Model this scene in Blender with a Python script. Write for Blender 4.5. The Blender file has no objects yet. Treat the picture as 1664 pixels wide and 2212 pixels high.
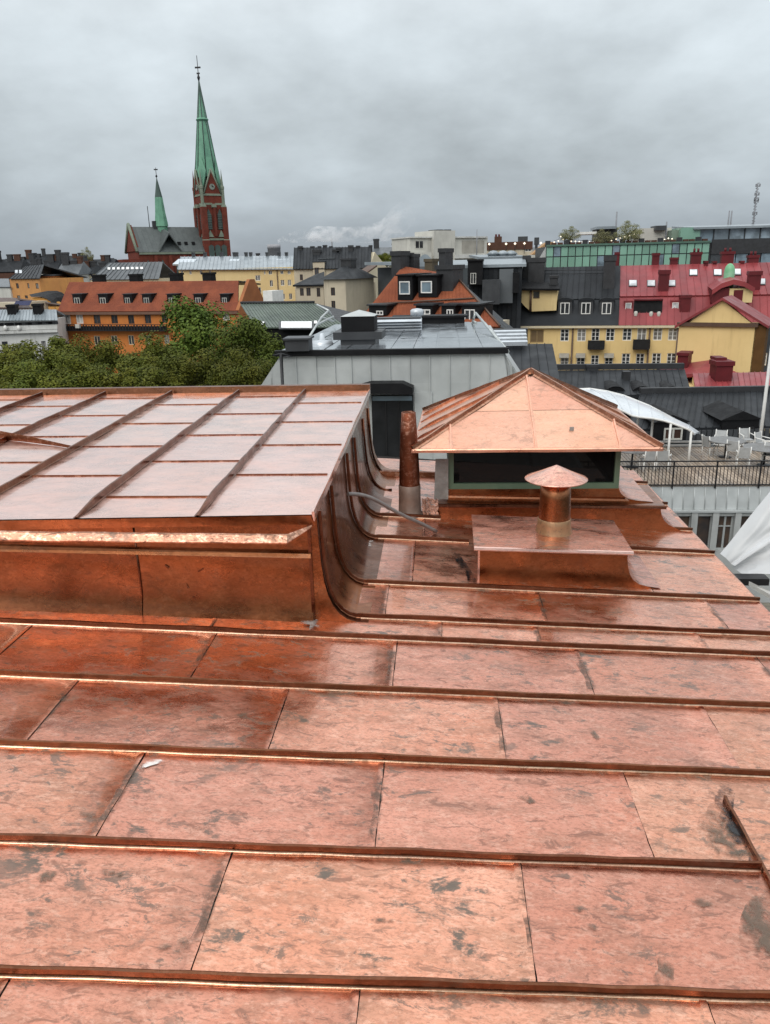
import bpy, bmesh, math, random
from mathutils import Vector, Matrix, noise

random.seed(7)
scene = bpy.context.scene
COL = scene.collection
V = Vector

# ------------------------------------------------------------------ camera
# photograph measured on a 1664 x 2212 grid; focal length 1663 grid pixels
FPX, CX, CY = 1663.0, 832.0, 1106.0
CAMZ = 25.0


def cdir(u, v):
    return V((u - CX, -(v - CY), -FPX)).normalized()


_y = cdir(945, 572)                       # roof ridge direction = world +Y
_z = -cdir(960, 1106 + (113 * 128 + FPX * FPX) / 534)   # plumb lines
_x = _y.cross(_z).normalized()
_z = _x.cross(_y).normalized()
ROT = Matrix((_x, _y, _z))                # camera space -> world
cam_data = bpy.data.cameras.new('camera')
cam = bpy.data.objects.new('camera', cam_data)
COL.objects.link(cam)
cam.matrix_world = Matrix.Translation((0, 0, CAMZ)) @ ROT.to_4x4()
cam_data.sensor_fit = 'HORIZONTAL'
cam_data.sensor_width = 36.0
cam_data.lens = 36.0 * FPX / 1664.0
cam_data.clip_start = 0.05
cam_data.clip_end = 12000
scene.camera = cam

# ------------------------------------------------------------------ sky, sun, exposure
SUN_EL, SUN_AZ = math.radians(44), math.radians(205)     # veiled sun, behind the viewer
world = bpy.data.worlds.new('World')
scene.world = world
world.use_nodes = True
wt = world.node_tree
wt.nodes.clear()


def wn(t, **k):
    n = wt.nodes.new(t)
    for a, b in k.items():
        setattr(n, a, b)
    return n


w_out = wn('ShaderNodeOutputWorld')
w_sky = wn('ShaderNodeTexSky', sky_type='NISHITA', sun_disc=False, sun_elevation=SUN_EL,
           sun_rotation=SUN_AZ, air_density=2.0, dust_density=4.0)
w_b1 = wn('ShaderNodeBackground')
w_b1.inputs[1].default_value = 0.06
w_b2 = wn('ShaderNodeBackground')
w_b2.inputs[1].default_value = 1.0
w_mix = wn('ShaderNodeMixShader')
w_mix.inputs[0].default_value = 0.93
w_tc = wn('ShaderNodeTexCoord')
w_sep = wn('ShaderNodeSeparateXYZ')
wt.links.new(w_tc.outputs['Generated'], w_sep.inputs[0])
w_ramp = wn('ShaderNodeValToRGB')
cr = w_ramp.color_ramp
cr.elements[0].position = 0.0
cr.elements[0].color = (0.37, 0.41, 0.455, 1)
cr.elements[1].position = 1.0
cr.elements[1].color = (1.32, 1.38, 1.42, 1)
for p, c in ((0.04, (0.40, 0.455, 0.50, 1)), (0.12, (0.53, 0.595, 0.64, 1)), (0.24, (0.71, 0.785, 0.835, 1)), (0.42, (1.02, 1.08, 1.12, 1)), (0.65, (1.18, 1.24, 1.28, 1))):
    e = cr.elements.new(p)
    e.color = c
wt.links.new(w_sep.outputs['Z'], w_ramp.inputs[0])
# cloud sheet seen in perspective: direction divided by height
w_abs = wn('ShaderNodeMath', operation='ABSOLUTE')
wt.links.new(w_sep.outputs['Z'], w_abs.inputs[0])
w_add = wn('ShaderNodeMath', operation='ADD')
w_add.inputs[1].default_value = 0.42
wt.links.new(w_abs.outputs[0], w_add.inputs[0])
w_div = wn('ShaderNodeVectorMath', operation='DIVIDE')
w_cmb = wn('ShaderNodeCombineXYZ')
for i in range(3):
    wt.links.new(w_add.outputs[0], w_cmb.inputs[i])
wt.links.new(w_tc.outputs['Generated'], w_div.inputs[0])
wt.links.new(w_cmb.outputs[0], w_div.inputs[1])
w_n1 = wn('ShaderNodeTexNoise')
w_n1.inputs['Scale'].default_value = 2.1
w_n1.inputs['Detail'].default_value = 7
w_n1.inputs['Roughness'].default_value = 0.45
w_n1.inputs['Distortion'].default_value = 0.15
w_mapv = wn('ShaderNodeMapping')
w_mapv.inputs['Location'].default_value = (3.1, 1.7, 0.4)
wt.links.new(w_div.outputs[0], w_mapv.inputs[0])
wt.links.new(w_mapv.outputs[0], w_n1.inputs['Vector'])
w_mr = wn('ShaderNodeMapRange')
w_mr.inputs['From Min'].default_value = 0.33
w_mr.inputs['From Max'].default_value = 0.67
w_mr.inputs['To Min'].default_value = 0.80
w_mr.inputs['To Max'].default_value = 1.26
w_n2 = wn('ShaderNodeTexNoise')                # smaller soft puffs
w_n2.inputs['Scale'].default_value = 6.5
w_n2.inputs['Detail'].default_value = 6
w_n2.inputs['Roughness'].default_value = 0.55
wt.links.new(w_mapv.outputs[0], w_n2.inputs['Vector'])
w_mx = wn('ShaderNodeMix')
w_mx.inputs[0].default_value = 0.34
wt.links.new(w_n1.outputs['Fac'], w_mx.inputs[2])
wt.links.new(w_n2.outputs['Fac'], w_mx.inputs[3])
wt.links.new(w_mx.outputs[0], w_mr.inputs['Value'])
w_mul = wn('ShaderNodeVectorMath', operation='SCALE')
wt.links.new(w_ramp.outputs['Color'], w_mul.inputs[0])
wt.links.new(w_mr.outputs[0], w_mul.inputs['Scale'])
wt.links.new(w_mul.outputs[0], w_b2.inputs['Color'])
wt.links.new(w_sky.outputs['Color'], w_b1.inputs['Color'])
wt.links.new(w_b1.outputs[0], w_mix.inputs[1])
wt.links.new(w_b2.outputs[0], w_mix.inputs[2])
wt.links.new(w_mix.outputs[0], w_out.inputs['Surface'])

sun_d = bpy.data.lights.new('sun', 'SUN')
sun_d.energy = 1.4
sun_d.angle = math.radians(45)
sun_d.color = (1.0, 0.96, 0.9)
sun = bpy.data.objects.new('sun', sun_d)
COL.objects.link(sun)
_sd = V((math.sin(SUN_AZ) * math.cos(SUN_EL), math.cos(SUN_AZ) * math.cos(SUN_EL), math.sin(SUN_EL)))
sun.rotation_euler = _sd.to_track_quat('Z', 'Y').to_euler()
sun.location = (0, -20, 60)
scene.view_settings.view_transform = 'Standard'
scene.view_settings.look = 'None'
scene.view_settings.exposure = 0.0
scene.view_settings.gamma = 1.0
scene.view_settings.use_curve_mapping = False
scene.render.engine = 'CYCLES'
scene.cycles.use_denoising = True
scene.cycles.max_bounces = 8
scene.cycles.volume_bounces = 4

# ------------------------------------------------------------------ pixel <-> place helpers
# crops of the photograph: offset and scale on the 1664 grid
CROP = {'a': (0, 492.5, .3383), 'b': (232.2, 112.6, .20996), 'c': (492.5, 478.4, .2537), 'd': (738.8, 478.4, .2748),
        'e': (1125.7, 379.9, .3235), 'f': (1055.4, 598.1, .3657), 'g': (548.8, 654.3, .389), 'h': (0, 534.7, .1691),
        'i': (1301.6, 865.4, .2178), 'j': (1407.2, 1041.3, .1543), '1': (0, 830.2, .5074), '2': (633.2, 830.2, .3383),
        '3': (1125.7, 914.7, .3235), '4': (999.1, 985, .2537), '5': (879.5, 795.1, .3383), 'D': (0, 0, 1.0)}


def uv(k, x, y):
    o = CROP[k]
    return o[0] + x * o[2], o[1] + y * o[2]


def ray(k, x, y):
    return ROT @ cdir(*uv(k, x, y))


ORG = V((0, 0, CAMZ))


def atY(k, x, y, dist):
    r = ray(k, x, y)
    return ORG + r * (dist / r.y)


def atZ(k, x, y, z):
    r = ray(k, x, y)
    return ORG + r * ((z - CAMZ) / r.z)


# ------------------------------------------------------------------ materials
MATS = {}


def newmat(name):
    m = bpy.data.materials.new(name)
    m.use_nodes = True
    nt = m.node_tree
    return m, nt, nt.nodes['Principled BSDF']


def nd(nt, t, **k):
    n = nt.nodes.new(t)
    for a, b in k.items():
        setattr(n, a, b)
    return n


def noise_tex(nt, scale, detail=4, rough=0.55, stretch=None, use='pos', rot=None, dist=0.0, src=None):
    n = nd(nt, 'ShaderNodeTexNoise')
    n.inputs['Scale'].default_value = scale
    n.inputs['Detail'].default_value = detail
    n.inputs['Roughness'].default_value = rough
    n.inputs['Distortion'].default_value = dist
    if src is not None:
        g = src
    elif use == 'pos':
        g = nd(nt, 'ShaderNodeNewGeometry').outputs['Position']
    else:
        g = nd(nt, 'ShaderNodeTexCoord').outputs['Object']
    mp = nd(nt, 'ShaderNodeMapping')
    mp.inputs['Scale'].default_value = stretch or (1, 1, 1)
    mp.inputs['Location'].default_value = (random.uniform(-9, 9), random.uniform(-9, 9), random.uniform(-9, 9))
    if rot:
        mp.inputs['Rotation'].default_value = rot
    nt.links.new(g, mp.inputs[0])
    nt.links.new(mp.outputs[0], n.inputs['Vector'])
    return n


def ramp(nt, src, a, b, va=0.0, vb=1.0, smooth=True):
    r = nd(nt, 'ShaderNodeMapRange')
    if smooth:
        r.interpolation_type = 'SMOOTHSTEP'
    r.inputs['From Min'].default_value = a
    r.inputs['From Max'].default_value = b
    r.inputs['To Min'].default_value = va
    r.inputs['To Max'].default_value = vb
    nt.links.new(src, r.inputs['Value'])
    return r.outputs[0]


def mixc(nt, fac, a, b, mode='MIX'):
    m = nd(nt, 'ShaderNodeMix', data_type='RGBA', blend_type=mode)
    for sock, val in ((m.inputs[6], a), (m.inputs[7], b)):
        if isinstance(val, (tuple, list)):
            sock.default_value = (val[0], val[1], val[2], 1)
        else:
            nt.links.new(val, sock)
    if isinstance(fac, (int, float)):
        m.inputs[0].default_value = fac
    else:
        nt.links.new(fac, m.inputs[0])
    return m.outputs[2]


def math_(nt, op, a, b=None, clamp=False):
    m = nd(nt, 'ShaderNodeMath', operation=op)
    m.use_clamp = clamp
    for i, val in enumerate((a, b)):
        if val is None:
            continue
        if isinstance(val, (int, float)):
            m.inputs[i].default_value = val
        else:
            nt.links.new(val, m.inputs[i])
    return m.outputs[0]


def bump(nt, bs, src, strength, dist=0.02, prev=None):
    b = nd(nt, 'ShaderNodeBump')
    b.inputs['Strength'].default_value = strength
    b.inputs['Distance'].default_value = dist
    nt.links.new(src, b.inputs['Height'])
    if prev is not None:
        nt.links.new(prev, b.inputs['Normal'])
    nt.links.new(b.outputs[0], bs.inputs['Normal'])
    return b.outputs[0]


def plain(name, col, col2=None, scale=1.0, rough=0.7, metal=0.0, stretch=None, streak=0.0, bumpy=0.0, bscale=30,
          dirt=0.0, dirtcol=(0.06, 0.055, 0.05), rnd=0.0, spec=0.5, coat=0.0):
    if name in MATS:
        return MATS[name]
    m, nt, bs = newmat(name)
    c2 = col2 or tuple(x * 0.8 for x in col)
    n = noise_tex(nt, scale, 5, 0.6, stretch)
    c = mixc(nt, ramp(nt, n.outputs['Fac'], 0.32, 0.68), c2, col)
    if streak:
        n2 = noise_tex(nt, 1.0, 5, 0.6, (2.2, 2.2, 0.25))
        c = mixc(nt, ramp(nt, n2.outputs['Fac'], 0.52, 0.75, 0, streak), c, dirtcol)
    if dirt:
        n3 = noise_tex(nt, scale * 3.1, 6, 0.65)
        c = mixc(nt, ramp(nt, n3.outputs['Fac'], 0.5, 0.72, 0, dirt), c, dirtcol)
    if rnd:
        oi = nd(nt, 'ShaderNodeObjectInfo')
        hs = nd(nt, 'ShaderNodeHueSaturation')
        nt.links.new(ramp(nt, oi.outputs['Random'], 0, 1, 1 - rnd, 1 + rnd, False), hs.inputs['Value'])
        nt.links.new(c, hs.inputs['Color'])
        c = hs.outputs[0]
    nt.links.new(c, bs.inputs['Base Color'])
    bs.inputs['Metallic'].default_value = metal
    bs.inputs['Specular IOR Level'].default_value = spec if rough < .79 else min(spec, .18)
    n4 = noise_tex(nt, scale * 2.3, 3)
    nt.links.new(ramp(nt, n4.outputs['Fac'], 0.3, 0.7, max(0.02, rough - 0.08), min(1, rough + 0.08)), bs.inputs['Roughness'])
    if coat:
        bs.inputs['Coat Weight'].default_value = coat
        bs.inputs['Coat Roughness'].default_value = 0.08
        bs.inputs['Coat IOR'].default_value = 1.33
    if bumpy:
        n5 = noise_tex(nt, bscale, 4)
        bump(nt, bs, n5.outputs['Fac'], bumpy, 0.02)
    MATS[name] = m
    return m


def copper(name, base, base2, rough=0.27, stain=0.5, mott=0.6, brown=0.0, coat=0.5, dent=0.25, rnd=0.07, light=(0.98, 0.62, 0.46)):
    """wet, lightly oxidised sheet copper: mottling, tarnish spots, fine grain, water film"""
    m, nt, bs = newmat(name)
    geo = nd(nt, 'ShaderNodeNewGeometry')
    ob = nd(nt, 'ShaderNodeObjectInfo')
    off = nd(nt, 'ShaderNodeVectorMath', operation='SCALE')      # every sheet was cut from a different coil
    off.inputs[0].default_value = (37.0, 91.0, 53.0)
    nt.links.new(ob.outputs['Random'], off.inputs['Scale'])
    add = nd(nt, 'ShaderNodeVectorMath', operation='ADD')
    nt.links.new(geo.outputs['Position'], add.inputs[0])
    nt.links.new(off.outputs[0], add.inputs[1])
    crd = add.outputs[0]
    dk = (base2[0] * .60, base2[1] * .72, base2[2] * .75)
    n1 = noise_tex(nt, 1.7, 4, 0.6, (1, 1.3, 1), src=crd)
    c = mixc(nt, ramp(nt, n1.outputs['Fac'], 0.33, 0.66), base2, base)
    # cloudy tarnish along the sheet
    n2 = noise_tex(nt, 6.5, 8, 0.74, (0.6, 1.5, 1.2), rot=(0, 0, 0.07), dist=.3, src=crd)
    t1 = ramp(nt, n2.outputs['Fac'], 0.45, 0.62, 0, min(1, 0.62 * mott))
    c = mixc(nt, t1, c, dk)
    # lighter and darker freckles
    n3 = noise_tex(nt, 30, 6, 0.75, (0.7, 1.3, 1), src=crd)
    c = mixc(nt, ramp(nt, n3.outputs['Fac'], 0.49, 0.62, 0, min(1, 0.6 * mott)), c, light)
    n3b = noise_tex(nt, 19, 8, 0.78, (0.6, 1.4, 1), dist=.8, src=crd)
    sp = ramp(nt, n3b.outputs['Fac'], 0.525, 0.62, 0, min(1, 0.85 * mott))
    c = mixc(nt, sp, c, tuple(a * b for a, b in zip(base2, (.42, .5, .55))))
    n3c = noise_tex(nt, 85, 4, 0.7, (0.7, 1.3, 1), src=crd)
    c = mixc(nt, ramp(nt, n3c.outputs['Fac'], 0.47, 0.62, 0, min(1, 0.55 * mott)), c, tuple(x * .55 for x in base2))
    # grey-black water marks with their own outlines
    n4 = noise_tex(nt, 1.25, 3, 0.5, src=crd)
    n5 = noise_tex(nt, 5.2, 8, 0.74, (0.8, 1.4, 1), dist=.35, src=crd)
    blot = math_(nt, 'MULTIPLY', ramp(nt, n4.outputs['Fac'], 0.39, 0.57), ramp(nt, n5.outputs['Fac'], 0.54, 0.62))
    blot = math_(nt, 'MULTIPLY', blot, stain)
    n5b = noise_tex(nt, 11, 8, 0.74, (0.8, 1.4, 1), dist=.5, src=crd)
    n4b = noise_tex(nt, 2.1, 3, 0.5, src=crd)
    bl2 = math_(nt, 'MULTIPLY', ramp(nt, n4b.outputs['Fac'], 0.44, 0.56), ramp(nt, n5b.outputs['Fac'], 0.56, 0.62))
    blot = math_(nt, 'MAXIMUM', blot, math_(nt, 'MULTIPLY', bl2, stain * .8))
    c = mixc(nt, blot, c, (0.115, 0.088, 0.065))
    if brown:
        n6 = noise_tex(nt, 1.1, 4, 0.55, src=crd)
        c = mixc(nt, ramp(nt, n6.outputs['Fac'], 0.35, 0.65, 0.25 * brown, brown), c, (0.30, 0.105, 0.042))
    oi = nd(nt, 'ShaderNodeObjectInfo')
    hs = nd(nt, 'ShaderNodeHueSaturation')
    nt.links.new(ramp(nt, oi.outputs['Random'], 0, 1, 1 - rnd, 1 + rnd * 0.4, False), hs.inputs['Value'])
    nt.links.new(ramp(nt, oi.outputs['Random'], 0, 1, 0.4955, 0.504, False), hs.inputs['Hue'])
    nt.links.new(c, hs.inputs['Color'])
    nt.links.new(hs.outputs[0], bs.inputs['Base Color'])
    nt.links.new(math_(nt, 'SUBTRACT', 1.0, math_(nt, 'MULTIPLY', blot, 0.8)), bs.inputs['Metallic'])
    n7 = noise_tex(nt, 5, 5, 0.65, (0.8, 1.4, 1), src=crd)
    r0 = ramp(nt, n7.outputs['Fac'], 0.35, 0.68, rough - 0.08, rough + 0.12)
    nt.links.new(math_(nt, 'ADD', r0, math_(nt, 'MULTIPLY', sp, 0.15), True), bs.inputs['Roughness'])
    bs.inputs['Coat Weight'].default_value = coat
    bs.inputs['Coat Roughness'].default_value = 0.07
    bs.inputs['Coat IOR'].default_value = 1.33
    n8 = noise_tex(nt, 5, 3, 0.5, src=crd)
    b1 = bump(nt, bs, n8.outputs['Fac'], dent, 0.02)
    n9 = noise_tex(nt, 60, 5, 0.7, src=crd)
    bump(nt, bs, n9.outputs['Fac'], 0.16, 0.004, b1)
    MATS[name] = m
    return m


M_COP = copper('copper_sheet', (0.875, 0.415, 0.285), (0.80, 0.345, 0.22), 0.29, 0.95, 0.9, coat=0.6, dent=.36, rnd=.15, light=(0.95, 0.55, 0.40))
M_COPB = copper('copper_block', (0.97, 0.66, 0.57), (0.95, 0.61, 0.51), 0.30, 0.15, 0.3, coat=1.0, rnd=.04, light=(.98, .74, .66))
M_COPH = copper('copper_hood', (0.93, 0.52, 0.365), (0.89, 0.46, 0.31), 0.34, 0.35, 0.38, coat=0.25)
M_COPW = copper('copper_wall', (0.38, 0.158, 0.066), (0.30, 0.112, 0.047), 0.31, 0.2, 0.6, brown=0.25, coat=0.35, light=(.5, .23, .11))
M_COPM = copper('copper_hip', (0.52, 0.26, 0.165), (0.42, 0.19, 0.115), 0.30, 0.2, 0.5, coat=0.3, dent=0.1)
M_COPS = copper('copper_seam', (0.21, 0.088, 0.048), (0.15, 0.06, 0.032), 0.30, 0.2, 0.5, brown=0.2, coat=0.2, dent=0.1, light=(.36, .16, .10))
M_COPF = copper('copper_glint', (0.90, 0.60, 0.41), (0.66, 0.36, 0.22), 0.24, 0.3, 0.8, coat=0.5, dent=.05)  # paler copper, the glint along the seam foot put into colour
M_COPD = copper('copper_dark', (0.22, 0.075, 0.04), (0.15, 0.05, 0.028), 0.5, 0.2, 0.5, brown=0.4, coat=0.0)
M_GAP = plain('dark_gap', (0.02, 0.015, 0.012), rough=0.9)


def glass_mat(name, col, rough=0.06):
    m, nt, bs = newmat(name)
    n = noise_tex(nt, 0.7, 2)
    nt.links.new(mixc(nt, ramp(nt, n.outputs['Fac'], 0.35, 0.65), tuple(c * 0.5 for c in col), col), bs.inputs['Base Color'])
    bs.inputs['Roughness'].default_value = rough
    bs.inputs['Specular IOR Level'].default_value = 0.7
    MATS[name] = m
    return m


M_GLASS = glass_mat('window_glass', (0.05, 0.055, 0.06))
M_GLASSB = glass_mat('window_glass_blue', (0.20, 0.27, 0.32))
M_SKYL = glass_mat('skylight_glass', (0.75, 0.78, 0.8), 0.03)

# ------------------------------------------------------------------ mesh building


class MB:
    def __init__(self):
        self.v, self.f, self.sm = [], [], []

    def add(self, pts, faces, smooth=False):
        o = len(self.v)
        self.v += [tuple(p) for p in pts]
        for f in faces:
            self.f.append([i + o for i in f])
            self.sm.append(smooth)
        return self

    def quad(self, a, b, c, d):
        return self.add((a, b, c, d), ((0, 1, 2, 3),))

    def box(self, lo, hi):
        x0, y0, z0 = lo
        x1, y1, z1 = hi
        return self.hexa([V((x0, y0, z0)), V((x1, y0, z0)), V((x1, y1, z0)), V((x0, y1, z0)),
                          V((x0, y0, z1)), V((x1, y0, z1)), V((x1, y1, z1)), V((x0, y1, z1))])

    def hexa(self, p):
        return self.add(p, ((0, 3, 2, 1), (4, 5, 6, 7), (0, 1, 5, 4), (1, 2, 6, 5), (2, 3, 7, 6), (3, 0, 4, 7)))

    def obox(self, c, t, nrm, w, d, z0, z1):
        """upright box: centre c, half extents along t and nrm"""
        t, nrm = V(t), V(nrm)
        b = [c + t * (sx * w / 2) + nrm * (sy * d / 2) for sx, sy in ((-1, -1), (1, -1), (1, 1), (-1, 1))]
        return self.hexa([V((q.x, q.y, z0)) for q in b] + [V((q.x, q.y, z1)) for q in b])

    def slab(self, pts, th, dirn=None):
        """thick polygon; pts counter-clockwise seen from outside"""
        pts = [V(p) for p in pts]
        n = dirn or (pts[1] - pts[0]).cross(pts[2] - pts[0]).normalized()
        k = len(pts)
        low = [p - n * th for p in pts]
        fs = [tuple(range(k)), tuple(range(2 * k - 1, k - 1, -1))]
        for i in range(k):
            j = (i + 1) % k
            fs.append((i, k + i, k + j, j))
        return self.add(pts + low, fs)

    def tube(self, path, r, seg=8, cap=True, smooth=True):
        path = [V(p) for p in path]
        rr = r if isinstance(r, (list, tuple)) else [r] * len(path)
        pts, up = [], V((0, 0, 1))
        for i, p in enumerate(path):
            d = (path[min(i + 1, len(path) - 1)] - path[max(i - 1, 0)]).normalized()
            ref = up if abs(d.z) < 0.95 else V((1, 0, 0))
            a = d.cross(ref).normalized()
            b = a.cross(d).normalized()
            for k in range(seg):
                w = 2 * math.pi * k / seg
                pts.append(p + a * (rr[i] * math.cos(w)) + b * (rr[i] * math.sin(w)))
        fs = []
        for i in range(len(path) - 1):
            for k in range(seg):
                k2 = (k + 1) % seg
                fs.append((i * seg + k, i * seg + k2, (i + 1) * seg + k2, (i + 1) * seg + k))
        self.add(pts, fs, smooth)
        if cap:
            o = len(self.v) - len(pts)
            self.f.append([o + k for k in range(seg)][::-1])
            self.f.append([o + (len(path) - 1) * seg + k for k in range(seg)])
            self.sm += [False, False]
        return self

    def lathe(self, c, prof, seg=24, smooth=True):
        """prof: (radius, z) pairs about the vertical through c"""
        pts = [V((c[0] + r * math.cos(2 * math.pi * k / seg), c[1] + r * math.sin(2 * math.pi * k / seg), z))
               for r, z in prof for k in range(seg)]
        fs = [(i * seg + k, i * seg + (k + 1) % seg, (i + 1) * seg + (k + 1) % seg, (i + 1) * seg + k)
              for i in range(len(prof) - 1) for k in range(seg)]
        return self.add(pts, fs, smooth)

    def grid(self, rows, smooth=True):
        nx = len(rows[0])
        pts = [p for r in rows for p in r]
        fs = [(i * nx + k, i * nx + k + 1, (i + 1) * nx + k + 1, (i + 1) * nx + k)
              for i in range(len(rows) - 1) for k in range(nx - 1)]
        return self.add(pts, fs, smooth)

    def mesh(self, name, mat):
        me = bpy.data.meshes.new(name)
        me.from_pydata(self.v, [], self.f)
        me.polygons.foreach_set('use_smooth', self.sm)
        me.materials.append(mat)
        me.update()
        return me

    def build(self, name, mat, parent=None):
        return place(name, self.mesh(name, mat), parent)


def place(name, me, parent=None, loc=None, rotz=0.0, local=False):
    o = bpy.data.objects.new(name, me)
    COL.objects.link(o)
    if loc is not None:
        o.location = loc
        o.rotation_euler = (0, 0, rotz)
    if parent is not None:
        o.parent = parent
        if not local and parent.type == 'EMPTY':
            o.matrix_parent_inverse = Matrix.Translation(-parent.location)
    return o


def thing(name, label, cat, loc=(0, 0, 0), group=None):
    o = bpy.data.objects.new(name, None)
    COL.objects.link(o)
    o.empty_display_size = 0.2
    o.location = loc
    o['label'] = label
    o['category'] = cat
    if group:
        o['group'] = group
    return o


def tag(o, label, cat, group=None):
    o['label'] = label
    o['category'] = cat
    if group:
        o['group'] = group
    return o


def structure(o):
    o['kind'] = 'structure'
    return o


# ------------------------------------------------------------------ ground
structure(MB().quad((-3000, -800, 0), (3000, -800, 0), (3000, 5000, 0), (-3000, 5000, 0)).build(
    'ground', plain('ground', (0.09, 0.09, 0.085), (0.06, 0.06, 0.06), 0.05, 0.85)))

# =================================================================== the copper roof we stand on
SL, TK = 0.076, 0.072                      # roof falls to the right; seams are slightly askew


def rz(x):
    return CAMZ - 1.9 - SL * x


def C(x, y, z):                            # z measured from the camera's height
    return V((x, y, CAMZ + z))


roofb = thing('copper_roofed_building', 'building whose wet copper sheet roof fills the foreground', 'building', (-4, 0, 0))
M_PLW = plain('own_wall_plaster', (0.52, 0.47, 0.38), None, 1.2, 0.85, streak=0.3)
mb = MB()
mb.box((-11.8, -8, 0), (1.85, 7.45, 22.75))
mb.build('wall', M_PLW, roofb)
# copper-covered deck below the sheets, other slope and the part behind the viewer
mb = MB()
mb.slab([V((-6, -8, rz(-6) - .012)), V((2.0, -8, rz(2) - .012)), V((2.0, 7.72, rz(2) - .012)), V((-6, 7.72, rz(-6) - .012))], 0.16, V((0, 0, 1)))
mb.slab([V((-12, -8, rz(0))), V((-6.001, -8, rz(-6) - .012)), V((-6.001, 7.72, rz(-6) - .012)), V((-12, 7.72, rz(0)))], 0.16, V((0, 0, 1)))
mb.build('roof_deck', M_COPS, roofb)
mb = MB()                                  # soffit of dark gaps under the sheets
mb.slab([V((-3.9, 0.3, rz(-3.9) - .004)), V((1.99, 0.3, rz(1.99) - .004)), V((1.99, 7.7, rz(1.99) - .004)), V((-3.9, 7.7, rz(-3.9) - .004))], 0.006, V((0, 0, 1)))
mb.build('roof_underlay', M_GAP, roofb)

FA = [-3.06, -2.105, -1.154, -0.215, 0.737, 1.687]
FB = [-2.59, -1.640, -0.685, 0.273, 1.230]
ROWS = [(0.585, 1.10, FA), (1.10, 1.619, FA), (1.619, 2.112, FB), (2.112, 2.628, FA), (2.628, 3.147, FB), (3.147, 3.666, FA),
        (3.666, 3.915, [-2.4, -1.2, 0.02, 0.55, 1.45]), (3.915, 4.402, [-2.5, -1.5, -0.3, 0.62, 1.66]), (4.402, 5.225, [-2.5, -1.5, -0.16, 1.36]),
        (5.225, 5.735, [-2.2, -1.2, -0.1, 1.3]), (5.735, 6.42, [-1.6, 0.3, 1.5]), (6.42, 7.10, [-1.2, 0.0, 1.4]), (7.10, 7.62, [-1.4, 0.2, 1.3])]
seed = 0
for (ya, yb, js) in ROWS:
    left = -3.7 if ya < 3.9 else -0.75
    xs = [left] + [j for j in js if j > left + 0.08] + [2.0]
    for a, b in zip(xs, xs[1:]):
        seed += 1
        nx, ny = max(6, int((b - a) * 17)), 9
        amp = 0.0028
        k1, k2 = random.uniform(-1, 1) * .0014, random.uniform(-1, 1) * .0014
        xsn = [a + .0016 + (b - a - .0032) * i / nx for i in range(nx + 1)]
        xsn[-3:] = [b - .026, b - .022, b - .0016]
        rows = []
        for j in range(ny + 1):
            w = j / ny
            r = []
            for i, x in enumerate(xsn):
                y = ya + (yb - ya) * w + TK * x
                q = min(w, 1 - w) * 4
                z = rz(x) + 0.003 + noise.noise(V((x * 4.2, y * 4.2, seed * 3.3))) * amp * min(1, q) \
                    + noise.noise(V((x * 13, y * 13, seed))) * .0007 + k1 * (w - .5) + k2 * (x - a)
                if i >= len(xsn) - 2:
                    z += .0035
                jx = (noise.noise(V((y * 9, seed * 7.7, 0))) * .0035 + noise.noise(V((y * 40, seed * 3.7, 0))) * .0024) if i in (0, nx) else 0
                r.append(V((x + jx, y, z)))
            rows.append(r)
        m = MB().grid(rows)
        e = len(rows[0])
        m.add([p for p in (r[-1] for r in rows)] + [p - V((0, 0, .006)) for p in (r[-1] for r in rows)],
              [(i, i + ny + 1, i + ny + 2, i + 1) for i in range(ny)])
        m.build('copper_sheet', M_COP, roofb)

SEAM = [(.009, 0), (.007, .004), (.007, .031), (.003, .033), (-.004, .031), (-.006, .018), (-.0025, .015), (-.003, .008), (-.006, .003), (-.012, .0003)]


FOOT = [(-.0066, .0078), (-.0080, .0048), (-.0096, .0032), (-.0108, .0030), (-.0112, -.002)]


def sweep(path, nrm, side, prof, amp=0.0035, key=0.0):
    """profile (across, height) along path; side = unit vector across, nrm[i] = height direction"""
    rows = []
    for i, p in enumerate(path):
        wob = noise.noise(V((i * .37, key, 1.5))) * amp
        hh = 1 + noise.noise(V((i * .23, key, 7.5))) * .14 + noise.noise(V((i * .9, key, 3.5))) * .08
        rows.append([p + side * (a + wob) + nrm[i] * (b * hh) for a, b in prof])
    m = MB()
    m.grid(rows, False)
    for r in (rows[0], rows[-1]):
        m.add(r, (tuple(range(len(r))),))
    return m


FLARE = [(-.40, None), (-.455, -1.862), (-.50, -1.845), (-.54, -1.812), (-.572, -1.765), (-.598, -1.70), (-.615, -1.62), (-.626, -1.52), (-.633, -1.40), (-.64, -1.23)]


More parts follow.
